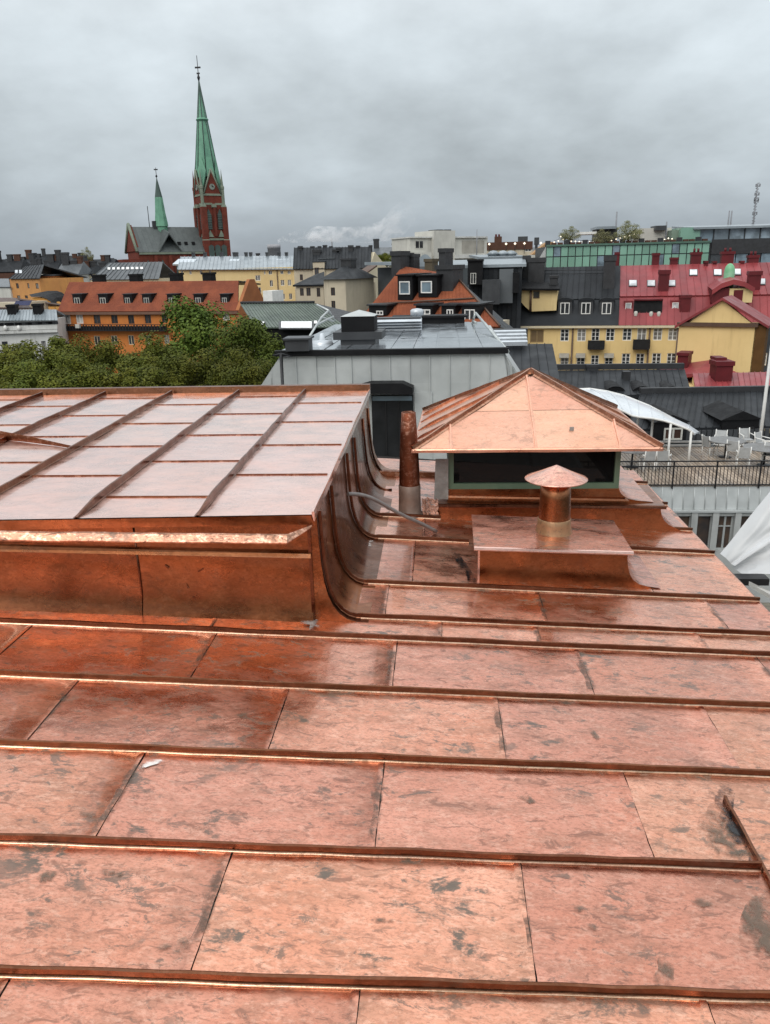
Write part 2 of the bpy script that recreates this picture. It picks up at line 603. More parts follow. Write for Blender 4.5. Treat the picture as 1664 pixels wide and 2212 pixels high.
def roof_seam(y0, xl, xr, climb=False, name='standing_seam', key=0.0, flare=FLARE):
    pts, nr = [], []
    up = V((SL, 0, 1)).normalized()
    n = int((xr - xl) / .07) + 2
    xs = [xr + (xl - xr) * i / n for i in range(n + 1)]
    for x in xs:
        pts.append(V((x, y0 + TK * x, rz(x) + .003)))
        nr.append(up.copy())
    if climb:
        fl = [V((x, y0 + TK * x, CAMZ + z)) for x, z in flare[1:]]
        for i, p in enumerate(fl):
            q0 = fl[i - 1] if i else pts[-1]
            q1 = fl[min(i + 1, len(fl) - 1)]
            d = (q1 - q0).normalized()
            pts.append(p)
            nr.append(V((-d.z, 0, d.x)).normalized() * (1 if V((-d.z, 0, d.x)).x > 0 or V((-d.z, 0, d.x)).z > 0 else -1))
            if nr[-1].x < 0:
                nr[-1] = -nr[-1]
            nr[-1] = nr[-1] * (1 - .1 * min(i + 1, 4))
    o = sweep(pts, nr, V((-TK, 1, 0)).normalized(), SEAM, key=key).build(name, M_COPS, roofb)
    sweep(pts[:n + 1], nr[:n + 1], V((-TK, 1, 0)).normalized(), FOOT, key=key).build('seam_foot', M_COPF, o)  # separate pale strip paints the bright glint line under the seam
    return o


for i, (y0, xl, xr, cl) in enumerate([(0.585, -3.7, 2.0, 0), (1.10, -3.7, 2.0, 0), (1.619, -3.7, 1.09, 0), (2.112, -3.7, 1.085, 0), (2.628, -3.7, 2.0, 0), (3.147, -3.7, 2.0, 0),
                                     (3.666, -3.7, 2.0, 0), (3.915, -.43, 2.0, 1), (4.402, -.43, 2.0, 1), (5.225, -.43, .22, 1),
                                     (5.225, 1.32, 2.0, 0), (5.735, -.43, 0.02, 1), (5.735, 1.85, 2.0, 0), (6.42, 1.6, 2.0, 0), (7.10, 1.5, 2.0, 0)]):
    roof_seam(y0, xl, xr, bool(cl), key=i * 3.1)
# short upright seam running away from us at the lower right
pts = [V((1.095, 1.2 + i * .0435, rz(1.095) + .003)) for i in range(32)]
sweep(pts, [V((0, 0, .7))] * 32, V((-1, 0, 0)), SEAM, key=50).build('standing_seam', M_COPS, roofb)
# folded end of seams: eave drip edge
mb = MB()
mb.slab([V((1.985, -8, rz(2) - .002)), V((2.02, -8, rz(2) - .012)), V((2.02, 7.72, rz(2) - .012)), V((1.985, 7.72, rz(2) - .002))], .008)
mb.slab([V((2.02, -8, rz(2) - .09)), V((2.02, 7.72, rz(2) - .09)), V((2.02, 7.72, rz(2) - .02)), V((2.02, -8, rz(2) - .02))], .006, V((1, 0, 0)))
mb.build('eave_edge', M_COPS, roofb)
# low kerb that closes the roof at the far end
mb = MB()
mb.hexa([V((-.66, 6.88, rz(-.66))), V((.2, 6.99, rz(.2))), V((.2, 7.05, rz(.2))), V((-.66, 6.96, rz(-.66))),
         V((-.66, 6.90, rz(-.66) + .045)), V((.2, 7.01, rz(.2) + .045)), V((.2, 7.05, rz(.2) + .045)), V((-.66, 6.96, rz(-.66) + .045))])
mb.build('end_kerb', M_COPD, roofb)

# dark wet patch beside the upright seam, a film of dirty water with its own outline


def patch(name, pts, mat, parent, lift=.0065, cx=0, cy=0):
    c = sum((V(p).to_3d() for p in pts), V((0, 0, 0))) / len(pts)
    ring = []
    k = len(pts)
    for i in range(k * 6):
        a = i / 6
        p0, p1, p2, p3 = (V(pts[(int(a) + d) % k]) for d in (-1, 0, 1, 2))
        t = a - int(a)
        q = 0.5 * ((2 * p1) + (p2 - p0) * t + (2 * p0 - 5 * p1 + 4 * p2 - p3) * t * t + (3 * p1 - p0 - 3 * p2 + p3) * t ** 3)
        q = q + (q - V((c.x, c.y))) * (.10 * noise.noise(V((q.x * 30, q.y * 30, 2.2))) + .05 * noise.noise(V((q.x * 90, q.y * 90, 1.2))))
        ring.append(V((q.x, q.y, rz(q.x) + lift)))
    cc = V((c.x, c.y, rz(c.x) + lift))
    m = MB()
    m.add([cc] + ring, [(0, i + 1, (i + 1) % len(ring) + 1) for i in range(len(ring))])
    return m.build(name, mat, parent)


def film_mat(name, col, alpha, rough, soft=.12):
    m, nt, bs = newmat(name)
    n = noise_tex(nt, 14, 6, 0.7)
    n2 = noise_tex(nt, 5, 4, 0.6)
    bs.inputs['Base Color'].default_value = (*col, 1)
    bs.inputs['Roughness'].default_value = rough
    a = math_(nt, 'MULTIPLY', ramp(nt, n.outputs['Fac'], 0.36, 0.55), ramp(nt, n2.outputs['Fac'], 0.3, 0.55, 0.35 * alpha, alpha))
    tcn = nd(nt, 'ShaderNodeTexCoord')
    sb = nd(nt, 'ShaderNodeVectorMath', operation='SUBTRACT')
    sb.inputs[1].default_value = (.5, .5, .5)
    nt.links.new(tcn.outputs['Generated'], sb.inputs[0])
    ml = nd(nt, 'ShaderNodeVectorMath', operation='MULTIPLY')
    ml.inputs[1].default_value = (1, 1, 0)
    nt.links.new(sb.outputs[0], ml.inputs[0])
    ln = nd(nt, 'ShaderNodeVectorMath', operation='LENGTH')
    nt.links.new(ml.outputs[0], ln.inputs[0])
    n3 = noise_tex(nt, 24, 4, .65)
    rad = math_(nt, 'ADD', ln.outputs['Value'], ramp(nt, n3.outputs['Fac'], .3, .7, -.17, .17))
    a = math_(nt, 'MULTIPLY', a, ramp(nt, rad, soft, .47, 1.0, 0.0))
    nt.links.new(a, bs.inputs['Alpha'])
    MATS[name] = m
    return m


M_FILM = film_mat('dirty_film', (0.13, 0.095, 0.065), 0.75, 0.32)
M_GRIME = film_mat('grime_film', (0.10, 0.07, 0.05), 0.6, 0.4, .1)
M_TAR = film_mat('black_sludge', (0.012, 0.011, 0.012), 1.0, 0.22, .3)


def rp(u, v):                              # grid pixel -> point of the roof plane
    r = ROT @ cdir(u, v)
    n = V((SL, 0, 1))
    p = r * (-1.9 / n.dot(r))
    return (p.x, p.y)


for (ya, yb, js) in ROWS[1:8]:
    for j in js:
        if -1.9 < j < 1.9 and random.random() < .85:
            w0, w1 = random.uniform(.02, .05), random.uniform(.01, .03)
            y0, y1 = ya + .02 + TK * j, yb - .02 + TK * j
            pts_ = [(j - w0, y0), (j - w0 * .6, (y0 * .6 + y1 * .4)), (j - w0 * 1.3, y0 * .3 + y1 * .7), (j - w0, y1), (j + w1, y1), (j + w1 * .5, (y0 + y1) / 2), (j + w1, y0)]
            patch('grime', pts_, M_GRIME, roofb, .0075)
patch('water_stain', [rp(*p) for p in [(1500, 1795), (1530, 1745), (1575, 1735), (1612, 1790), (1632, 1850), (1600, 1872), (1540, 1850), (1505, 1825)]], M_FILM, roofb)
patch('water_stain', [rp(*p) for p in [(1545, 1725), (1565, 1690), (1590, 1700), (1575, 1760), (1600, 1800), (1625, 1868), (1605, 1860), (1580, 1812), (1556, 1775)]], M_TAR, roofb, .0085)
patch('water_stain', [rp(*p) for p in [(1640, 1935), (1700, 1915), (1720, 2120), (1640, 2100), (1600, 2050), (1605, 1970)]], M_FILM, roofb)
for blob in ([(250, 2060), (265, 2035), (290, 2025), (312, 2030), (300, 2052), (275, 2066)], [(330, 2050), (370, 2040), (420, 2020), (428, 2050), (405, 2068), (360, 2063)],
             [(170, 1888), (215, 1880), (290, 1886), (260, 1896), (215, 1898)], [(75, 1895), (100, 1880), (122, 1885), (118, 1902), (96, 1912), (80, 1905)],
             [(1400, 2130), (1422, 2095), (1420, 2065), (1450, 2062), (1455, 2130), (1430, 2140)], [(1260, 2000), (1290, 1995), (1298, 2008), (1275, 2015)],
             [(1490, 1945), (1530, 1943), (1552, 1958), (1520, 1966)], [(1232, 1958), (1252, 1953), (1262, 1970), (1240, 1977)],
             [(1265, 1570), (1280, 1578), (1310, 1612), (1300, 1614), (1278, 1590)], [(1110, 1722), (1140, 1720), (1165, 1745), (1150, 1742), (1128, 1728)],
             [(155, 1760), (190, 1752), (215, 1760), (190, 1772), (165, 1770)], [(505, 1548), (540, 1540), (545, 1550), (520, 1558)], [(800, 1990), (850, 1985), (862, 1996), (825, 2003)]):
    patch('water_stain', [rp(*p) for p in blob], M_FILM, roofb, .006)
# bright scraped spot and torn foil bits left by the plumbers
M_LEAD = plain('lead_sheet', (0.30, 0.28, 0.26), (0.20, 0.18, 0.165), 9, 0.5, 0.2, bumpy=.4, bscale=18)
M_FOIL = plain('foil', (0.75, 0.74, 0.72), (0.4, 0.4, 0.4), 22, 0.25, 0.9, bumpy=.8, bscale=40)
patch('solder_smear', [rp(*uv('2', *p)) for p in [(380, 985), (440, 985), (520, 1010), (515, 1035), (470, 1060), (430, 1020), (390, 1005)]], film_mat('white_smear', (0.82, 0.78, 0.74), .95, .5, .2), roofb, .011)
patch('solder_smear', [rp(*p) for p in [(305, 1650), (330, 1643), (370, 1645), (345, 1652), (318, 1660), (300, 1668)]], MATS['white_smear'], roofb, .007)
patch('bitumen_scrap', [rp(*uv('2', *p)) for p in [(1005, 1070), (1040, 1062), (1080, 1120), (1130, 1190), (1165, 1250), (1185, 1300), (1125, 1300), (1140, 1240), (1060, 1160)]], M_TAR, roofb, .011)

# =================================================================== low housing on the left
M_COPG = copper('copper_gutter', (0.52, 0.27, 0.18), (0.38, 0.175, 0.11), 0.38, 0.5, 1.1, coat=0.3)
hous = thing('roof_housing', 'low copper-clad roof housing with pale pink standing-seam top at left', 'roof housing', (-2.2, 5.4, rz(-2.2)))


def fy(x):
    return 3.87 + .08 * x


def bz(y):
    return CAMZ - 1.2 + .028 * (y - 3.7)


cols = [-.64, -1.233, -1.863, -2.508, -3.15, -3.77, -4.4]
JA, JB = [4.42, 5.138, 5.857, 6.599], [4.0, 4.736, 5.449, 6.182, 6.92]
seed = 400
for ci in range(6):
    x1, x0 = cols[ci], cols[ci + 1]
    fr = 3.735 + .042 * (x0 + x1) / 2
    ys = [fr] + (JA if ci % 2 == 0 else JB) + [7.16]
    for ya, yb in zip(ys, ys[1:]):
        seed += 1
        rows = []
        n, ny = 10, 10
        for j in range(ny + 1):
            y = ya + .0015 + (yb - ya - .003) * j / ny
            z1 = 0
            q = min(j, ny - j) / ny * 4
            rows.append([V((x0 + .004 + (x1 - x0 - .008) * i / n, y + (0.042 * ((x0 + (x1 - x0) * i / n) - (x0 + x1) / 2) if j == 0 and ya == fr else 0),
                            bz(y) + z1 + noise.noise(V((i * .31, y * 3, seed))) * .003 * min(1, q) + noise.noise(V((i * .9, y * 9, seed))) * .0006)) for i in range(n + 1)])
        MB().grid(rows).build('roof_sheet', M_COPB, hous)
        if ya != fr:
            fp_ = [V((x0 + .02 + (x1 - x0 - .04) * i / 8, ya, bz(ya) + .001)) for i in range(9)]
            sweep(fp_, [V((0, 0, 1))] * 9, V((0, 1, 0)), [(.022, .002), (.004, .0055), (-.002, .0065), (-.0035, -.004)], .001, seed).build('cross_fold', M_COPD, hous)  # fold in dark copper, its colour stands in for the thin shadow line
for ci, x in enumerate(cols[1:6]):
    y0 = 3.74 + .042 * x
    ys = [y0 + (7.12 - y0) * i / 46 for i in range(47)]
    pts = [V((x, y, bz(y) + .002)) for y in ys]
    hs = [V((0, 0, 1)) * (min(1, (i + .3) / 3)) for i in range(47)]
    prof = [(.016, 0), (.009, .004), (.008, .036), (.002, .038), (-.006, .036), (-.007, .018), (-.004, .012), (-.010, .004), (-.018, .0)]
    sweep(pts, hs, V((1, 0, 0)), prof, .004, key=ci * 2.7).build('standing_seam', M_COPS, hous)
# body under the roof sheets
mb = MB()
mb.box((-4.4, 3.90, CAMZ - 2.0), (-.70, 7.15, CAMZ - 1.25))
mb.build('housing_core', M_GAP, hous)
mb = MB()
mb.slab([V((-4.4, 3.57, bz(3.57) - .012)), V((-.645, 3.725, bz(3.7) - .012)), V((-.645, 7.18, bz(7.18) - .012)), V((-4.4, 7.18, bz(7.18) - .012))], .02, V((0, 0, 1)))
mb.build('roof_underlay', M_GAP, hous)
# ridge upstand along the far edge
mb = MB()
mb.hexa([V((-4.5, 7.155, bz(7.15) - .02)), V((-.63, 7.155, bz(7.15) - .02)), V((-.63, 7.21, bz(7.15) - .02)), V((-4.5, 7.21, bz(7.15) - .02)),
         V((-4.5, 7.17, bz(7.15) + .055)), V((-.63, 7.17, bz(7.15) + .055)), V((-.63, 7.21, bz(7.15) + .06)), V((-4.5, 7.21, bz(7.15) + .06))])
mb.build('ridge_flashing', M_COPS, hous)
# folded verge along the right edge of the roof
pts = [V((-.638, 3.71 + i * .0866, bz(3.71 + i * .0866) + .002)) for i in range(41)]
sweep(pts, [V((0, 0, 1))] * 41, V((1, 0, 0)), [(-.006, 0), (-.004, .012), (.006, .013), (.009, .004), (.009, -.035), (.004, -.036)], .003, 9.1).build('verge_fold', M_COPB, hous)
# front wall: two sheets, the right one ends in the swept corner
side = [(x, z) for x, z in FLARE[1:]]


def front_sheet(x0, right, top):
    pts = [V((x0, fy(x0), rz(x0) - .01))]
    pts += [V((x, fy(x), CAMZ + z)) for x, z in right]
    pts += [V((x0, fy(x0), top))]
    m = MB()
    m.slab(pts, .004, V((0, -1, 0)))
    return m


def grid_sheet(x0, x1, z1, key):
    rows = []
    for j in range(9):
        w = j / 8
        rows.append([V((x, fy(x) + noise.noise(V((x * 2.5, w * 2, key))) * .006 - (.03 * (1 - w) ** 8), rz(x) * (1 - w) + z1 * w)) for x in [x0 + (x1 - x0) * i / 16 for i in range(17)]])
    return MB().grid(rows)


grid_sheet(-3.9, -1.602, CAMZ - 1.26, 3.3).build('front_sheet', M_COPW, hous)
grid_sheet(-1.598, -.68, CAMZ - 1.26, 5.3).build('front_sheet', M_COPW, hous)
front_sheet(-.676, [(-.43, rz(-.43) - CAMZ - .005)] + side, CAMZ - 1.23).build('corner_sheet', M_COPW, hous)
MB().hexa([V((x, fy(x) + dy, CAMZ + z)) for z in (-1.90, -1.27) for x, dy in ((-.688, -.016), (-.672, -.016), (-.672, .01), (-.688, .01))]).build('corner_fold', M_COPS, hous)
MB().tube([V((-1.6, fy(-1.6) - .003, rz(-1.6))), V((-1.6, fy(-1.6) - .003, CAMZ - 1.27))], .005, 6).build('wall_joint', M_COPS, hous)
# scratches and a dark run on the front wall, lead dab at the foot of the corner
for quad in ([(820, 900), (832, 905), (862, 978), (838, 978)], [(795, 850), (806, 868), (796, 870)], [(703, 768), (722, 780), (716, 786), (702, 774)], [(842, 796), (868, 782), (866, 788), (845, 801)]):
    q_ = []
    for x_, y_ in quad:
        r_ = ray('1', x_, y_)
        t_ = (3.87 - .006) / (r_.y - .08 * r_.x)
        q_.append(ORG + r_ * t_)
    MB().slab(q_[::-1], .002, V((0, -1, 0))).build('wall_mark', M_COPD, hous)
patch('lead_dab', [rp(*uv('1', *p)) for p in [(1275, 1025), (1310, 1008), (1355, 1010), (1362, 1045), (1340, 1058), (1318, 1052), (1318, 1030)]], film_mat('lead_smear', (0.34, 0.31, 0.29), .95, .45, .25), hous, .012)
# stepped ledge strip across the front wall
mb = MB()
mb.hexa([V((-3.9, fy(-3.9) - .03, CAMZ - 1.30)), V((-.675, fy(-.675) - .035, CAMZ - 1.468)), V((-.675, fy(-.675), CAMZ - 1.468)), V((-3.9, fy(-3.9), CAMZ - 1.30)),
         V((-3.9, fy(-3.9) - .022, CAMZ - 1.262)), V((-.675, fy(-.675) - .024, CAMZ - 1.447)), V((-.675, fy(-.675), CAMZ - 1.435)), V((-3.9, fy(-3.9), CAMZ - 1.255))])
mb.build('wall_ledge', M_COPW, hous)
# eave fascia and gutter with upturned lip
mb = MB()
mb.slab([V((-4.0, 3.56, bz(3.6) - .055)), V((-.645, 3.712, bz(3.7) - .055)), V((-.645, 3.706, bz(3.7) - .004)), V((-4.0, 3.553, bz(3.6) - .004))], .006, V((0, -1, 0)))
mb.build('eave_fascia', M_COPW, hous)
gx = [-4.0 + 3.25 * i / 40 for i in range(41)]
rows = []
for i, x in enumerate(gx + [-.715, -.68, -.645]):
    e = max(0, i - 40)
    y = 3.452 + .09 * (min(x, -.75) + 2.15) + e * .040
    z = CAMZ - 1.200 - .044 * (x + 2.15) + e * .004
    w = noise.noise(V((x * 5, 1, 1))) * .005
    h = (1 - e * .28)
    rows.append([V((x, y - .022, z - .044 * h + w)), V((x, y - .024, z - .037 * h + w)), V((x, y - .002, z - .006 + w)), V((x, y + .006, z + w)), V((x, y + .012, z - .006 + w)),
                 V((x, y + .02, z - .045 * h)), V((x, max(y + .05, 3.66 + .08 * (x + .64)), z - .055 * h))])
MB().grid([list(r) for r in rows], False).build('gutter', M_COPG, hous)
# right side wall: sheets between the climbing seams, and the seams themselves
bnd = [3.835, 3.90, 4.37, 5.19, 5.69, 6.42, 7.18]
for i, (ya, yb) in enumerate(zip(bnd, bnd[1:])):
    fl = [(-.38, rz(-.38) - CAMZ + .0035)] + FLARE[1:]
    rows = []
    for j in range(9):
        y = ya + (yb - ya) * j / 8
        rows.append([V((x - .004 + noise.noise(V((y * 4, z * 3, i))) * .004 * (1 if k > 2 else 0), y, CAMZ + z + (.028 * (y - 3.7) if k == len(fl) - 1 else 0))) for k, (x, z) in enumerate(fl)])
    MB().grid(rows).build('side_sheet', M_COPW if i % 2 else M_COPS, hous)
for i, y in enumerate((6.45, 6.95)):
    MB().tube([V((-.40, y, rz(-.40) + .01))] + [V((x + .006, y, CAMZ + z)) for x, z in FLARE[1:]], .010, 6).build('standing_seam', M_COPS, hous)
# curled saddle fold at the left edge of the roof
pts = []
for j in range(7):
    w = j / 6
    row = []
    for i in range(17):
        s = i / 16
        x = -3.55 + 1.02 * s
        y = 5.42 - .34 * s ** 1.6 - .05 * w * (1 - s)
        h_ = .02 + .085 * (1 - s) ** 1.3
        row.append(V((x, y + .045 * w * w * (1 - s), bz(y) + .003 + h_ * w)))
    pts.append(row)
MB().grid(pts).build('saddle_fold', M_COPD, hous)

# =================================================================== vent plinth with conical cap
plin = thing('vent_plinth', 'flat copper box plinth carrying a short pipe with conical rain cap', 'roof vent', (.7, 4.9, rz(.7)))


def pfy(x):
    return 4.56 + .064 * (x - .26)


PFL = [(1.19, -1.745), (1.192, -1.80), (1.20, -1.85), (1.215, -1.90), (1.24, -1.94), (1.275, -1.968), (1.33, -1.985), (1.42, -1.998)]
pts = [V((.258, pfy(.26), rz(.26) - .005)), V((1.42, pfy(1.42), rz(1.42) - .006))] + [V((x, pfy(x), CAMZ + z)) for x, z in PFL[::-1][1:]] + [V((.258, pfy(.258), CAMZ - 1.70))]
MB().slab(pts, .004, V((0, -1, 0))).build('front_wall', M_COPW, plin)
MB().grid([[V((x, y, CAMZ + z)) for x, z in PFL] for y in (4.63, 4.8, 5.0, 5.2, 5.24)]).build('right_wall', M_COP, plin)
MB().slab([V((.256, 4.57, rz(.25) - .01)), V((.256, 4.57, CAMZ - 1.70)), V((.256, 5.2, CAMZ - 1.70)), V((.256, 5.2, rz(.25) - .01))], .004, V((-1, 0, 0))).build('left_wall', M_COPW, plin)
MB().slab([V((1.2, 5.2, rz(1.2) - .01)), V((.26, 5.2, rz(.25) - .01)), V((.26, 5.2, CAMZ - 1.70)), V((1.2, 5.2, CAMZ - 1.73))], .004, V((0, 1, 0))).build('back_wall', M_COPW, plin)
MB().hexa([V((x, pfy(x) + dy, CAMZ + z)) for z in (-1.92, -1.70) for x, dy in ((.250, -.012), (.262, -.012), (.262, .01), (.250, .01))]).build('corner_fold', M_COPB, plin)
lid = MB()
n = 14
tl = lambda s, w: V((.223 + .972 * s + .012 * w, 4.5 + (.67 - .04 * s) * w, CAMZ - 1.676 - .03 * s + noise.noise(V((s * 3, w * 3, 8))) * .006 * math.sin(s * 3.14) * math.sin(w * 3.14)))
lid.grid([[tl(i / n, j / 8) for i in range(n + 1)] for j in range(9)])
lid.slab([tl(0, 0) + V((0, 0, -.0015)), tl(0, 0) + V((0, -.004, -.016)), tl(1, 0) + V((0, -.004, -.016)), tl(1, 0) + V((0, 0, -.0015))], .003, V((0, -1, 0)))
lid.slab([tl(0, 0) + V((0, 0, -.004)), tl(1, 0) + V((0, 0, -.004)), tl(1, 1) + V((0, 0, -.004)), tl(0, 1) + V((0, 0, -.004))], .014, V((0, 0, 1)))
lid.build('lid', M_COP, plin)
pts = [tl(i / 20, 0) + V((0, .004, .0005)) for i in range(21)]
sweep(pts, [V((0, 0, 1))] * 21, V((0, 1, 0)), [(.012, 0.0), (.002, .006), (-.008, .004), (-.011, -.010), (-.008, -.014)], .001, 3).build('lid_fold', M_COPB, plin)
tc = (.762, 4.86)
zt = CAMZ - 1.695
pipe = MB().lathe(tc, [(.104, zt + .06), (.1035, zt + .14), (.099, zt + .24), (.095, zt + .345), (.09, zt + .345), (.09, zt + .2)], 32).build('vent_pipe', M_COPW, plin)
MB().lathe(tc, [(.122, zt - .005), (.115, zt + .02), (.1095, zt + .055), (.1085, zt + .095), (.105, zt + .10), (.1035, zt + .06)], 32).build('collar', plain('collar_patina', (0.34, 0.21, 0.11), (0.42, 0.24, 0.13), 16, .4, .6, dirt=.5), pipe)
prof = [(.0, zt + .455), (.05, zt + .432), (.10, zt + .408), (.15, zt + .386), (.198, zt + .366), (.202, zt + .362), (.198, zt + .358), (.10, zt + .395), (.0, zt + .43)]
MB().lathe(tc, prof, 40).build('rain_cap', copper('copper_cap', (0.95, 0.60, 0.50), (0.85, 0.42, 0.32), 0.27, .25, 1.0, coat=.6), plin)
for k in range(3):
    a = .5 + k * 2.1
    p = V((tc[0] + .092 * math.cos(a), tc[1] + .092 * math.sin(a), zt + .30))
    MB().tube([p, p + V((0, 0, .095))], .008, 6).build('cap_strut', M_COPD, plin)

# =================================================================== ventilation hood with hipped copper roof
hood = thing('ventilation_hood', 'louvred green ventilation hood under a hipped peach-coloured copper roof', 'ventilation hood', (.75, 6.5, rz(.75)))
# stepped plinth
QFL = [(1.735, -1.835), (1.737, -1.87), (1.748, -1.91), (1.77, -1.95), (1.805, -1.985), (1.86, -2.012), (1.95, -2.028)]
LFL = [(-.12, -1.885), (-.07, -1.875), (-.03, -1.85), (0.02, -1.81), (.055, -1.77), (.075, -1.74), (.085, -1.71)]


def qy(x):
    return 5.80 + .03 * x


pts = [V((-.12, qy(-.1), rz(-.12) - .01)), V((1.95, qy(1.95), rz(1.95) - .012))] + [V((x, qy(x), CAMZ + z)) for x, z in QFL[::-1][1:]] + [V((.02, qy(0), CAMZ - 1.79))] + [V((x, qy(x), CAMZ + z)) for x, z in LFL[2::-1]]
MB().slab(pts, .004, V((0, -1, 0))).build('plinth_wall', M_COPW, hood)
MB().grid([[V((x, y, CAMZ + z)) for x, z in QFL] for y in (5.86, 6.1, 6.3, 6.44)]).build('plinth_side', M_COP, hood)
mb = MB()
ledge = [V((-.02, qy(0) - .035, CAMZ - 1.788)), V((1.765, qy(1.75) - .035, CAMZ - 1.828)), V((1.78, 6.44, CAMZ - 1.826)), V((-.02, 6.44, CAMZ - 1.786))]
mb.slab(ledge, .014, V((0, 0, 1)))
mb.build('ledge', M_COPW, hood)
sweep([ledge[0].lerp(ledge[1], i / 24) for i in range(25)], [V((0, 0, 1))] * 25, V((0, 1, 0)), [(.03, .004), (.004, .010), (-.006, .006), (-.009, -.012), (-.004, -.02)], .002, 8).build('ledge_fold', M_COPS, hood)
# kerb below the box, flared at both ends
KFL = [(1.416, -1.70), (1.43, -1.735), (1.455, -1.765), (1.495, -1.79), (1.56, -1.806), (1.70, -1.822)]
pts = [V((.07, 5.915, CAMZ - 1.795)), V((1.70, 5.925, CAMZ - 1.826))] + [V((x, 5.92, CAMZ + z)) for x, z in KFL[::-1][1:]] + [V((.07, 5.915, CAMZ - 1.70))]
MB().slab(pts, .02, V((0, -1, 0))).build('kerb', M_COPW, hood)
MB().grid([[V((x, y, CAMZ + z)) for x, z in KFL] for y in (5.93, 6.3, 6.7, 7.1)]).build('kerb_side', M_COP, hood)
# lower ledge line
MB().hexa([V((.06, 5.885, CAMZ - 1.765)), V((1.5, 5.885, CAMZ - 1.80)), V((1.5, 5.93, CAMZ - 1.80)), V((.06, 5.93, CAMZ - 1.765)),
           V((.06, 5.895, CAMZ - 1.752)), V((1.47, 5.895, CAMZ - 1.787)), V((1.47, 5.93, CAMZ - 1.775)), V((.06, 5.93, CAMZ - 1.74))]).build('kerb_strip', M_COPS, hood)
# green box
M_GREEN = plain('green_paint', (0.10, 0.155, 0.10), (0.075, 0.12, 0.08), 3, .45)
M_MESH = plain('black_insect_mesh', (0.004, 0.004, 0.004), None, 40, .9, spec=.05)
M_MESHF, nt, bs = newmat('front_mesh')
bs.inputs['Base Color'].default_value = (.006, .006, .006, 1)
bs.inputs['Roughness'].default_value = .8
bs.inputs['Specular IOR Level'].default_value = .05
bs.inputs['Alpha'].default_value = .88
bx0, bx1, by0, by1, zb, ztp = .085, 1.416, 5.915, 7.15, CAMZ - 1.705, CAMZ - 1.352
fr = []
for x in (bx0 + .02, bx1 - .02):
    for y in (by0 + .02, by1 - .02):
        MB().box((x - .02, y - .02, zb), (x + .02, y + .02, ztp)).build('corner_post', M_GREEN, hood)
MB().box((bx0 + .04, by0, zb), (bx1 - .04, by0 + .04, zb + .045)).build('bottom_rail', M_GREEN, hood)
MB().box((bx0 + .04, by0, ztp - .03), (bx1 - .04, by0 + .04, ztp)).build('top_rail', plain('grey_rail', (0.42, 0.45, 0.42), None, 3, .5), hood)
for x in (bx0, bx1 - .04):
    MB().box((x, by0 + .04, zb), (x + .04, by1 - .04, zb + .045)).build('bottom_rail', M_GREEN, hood)
    MB().box((x, by0 + .04, ztp - .03), (x + .04, by1 - .04, ztp)).build('top_rail', M_GREEN, hood)
MB().box((bx0 + .04, by0 + .030, zb + .045), (bx1 - .04, by0 + .034, ztp - .03)).build('mesh_panel', M_MESHF, hood)
MB().box((bx0 + .02, by0 + .04, zb + .045), (bx0 + .024, by1 - .04, ztp - .03)).build('mesh_panel', M_MESH, hood)
MB().box((bx1 - .024, by0 + .04, zb + .045), (bx1 - .02, by1 - .04, ztp - .03)).build('side_board', plain('pale_green_paint', (0.20, 0.28, 0.19), None, 3, .5), hood)
MB().box((bx0 + .04, by1 - .034, zb + .045), (bx1 - .04, by1 - .030, ztp - .03)).build('mesh_panel', M_MESH, hood)
# hipped roof: sheets per face
ez = CAMZ - 1.335
E = [V((-.19, 5.72, ez)), V((1.665, 5.72, ez)), V((1.69, 7.37, ez)), V((-.137, 7.37, ez))]
AP = V((.775, 6.56, CAMZ - .872))


def tri_pt(a, b, s, w):
    return a.lerp(b, s).lerp(AP, w)


def face_sheet(a, b, s0, s1, w0, w1, key, name='hood_sheet'):
    """piece of a roof face between parallel up-slope lines; clipped by the hips"""
    rows = []
    for j in range(9):
        w = w0 + (w1 - w0) * j / 8
        lo, hi = max(s0, w * AS), min(s1, 1 - w * (1 - AS))
        if hi < lo:
            hi = lo = (hi + lo) / 2
        row = []
        for i in range(9):
            s = lo + (hi - lo) * i / 8
            p = a.lerp(b, s) + (AP - a.lerp(b, AS)) * w
            p = p + V((0, 0, noise.noise(V((s * 5, w * 5, key))) * .004))
            row.append(p)
        rows.append(row)
    return MB().grid(rows).build(name, M_COPH, hood)


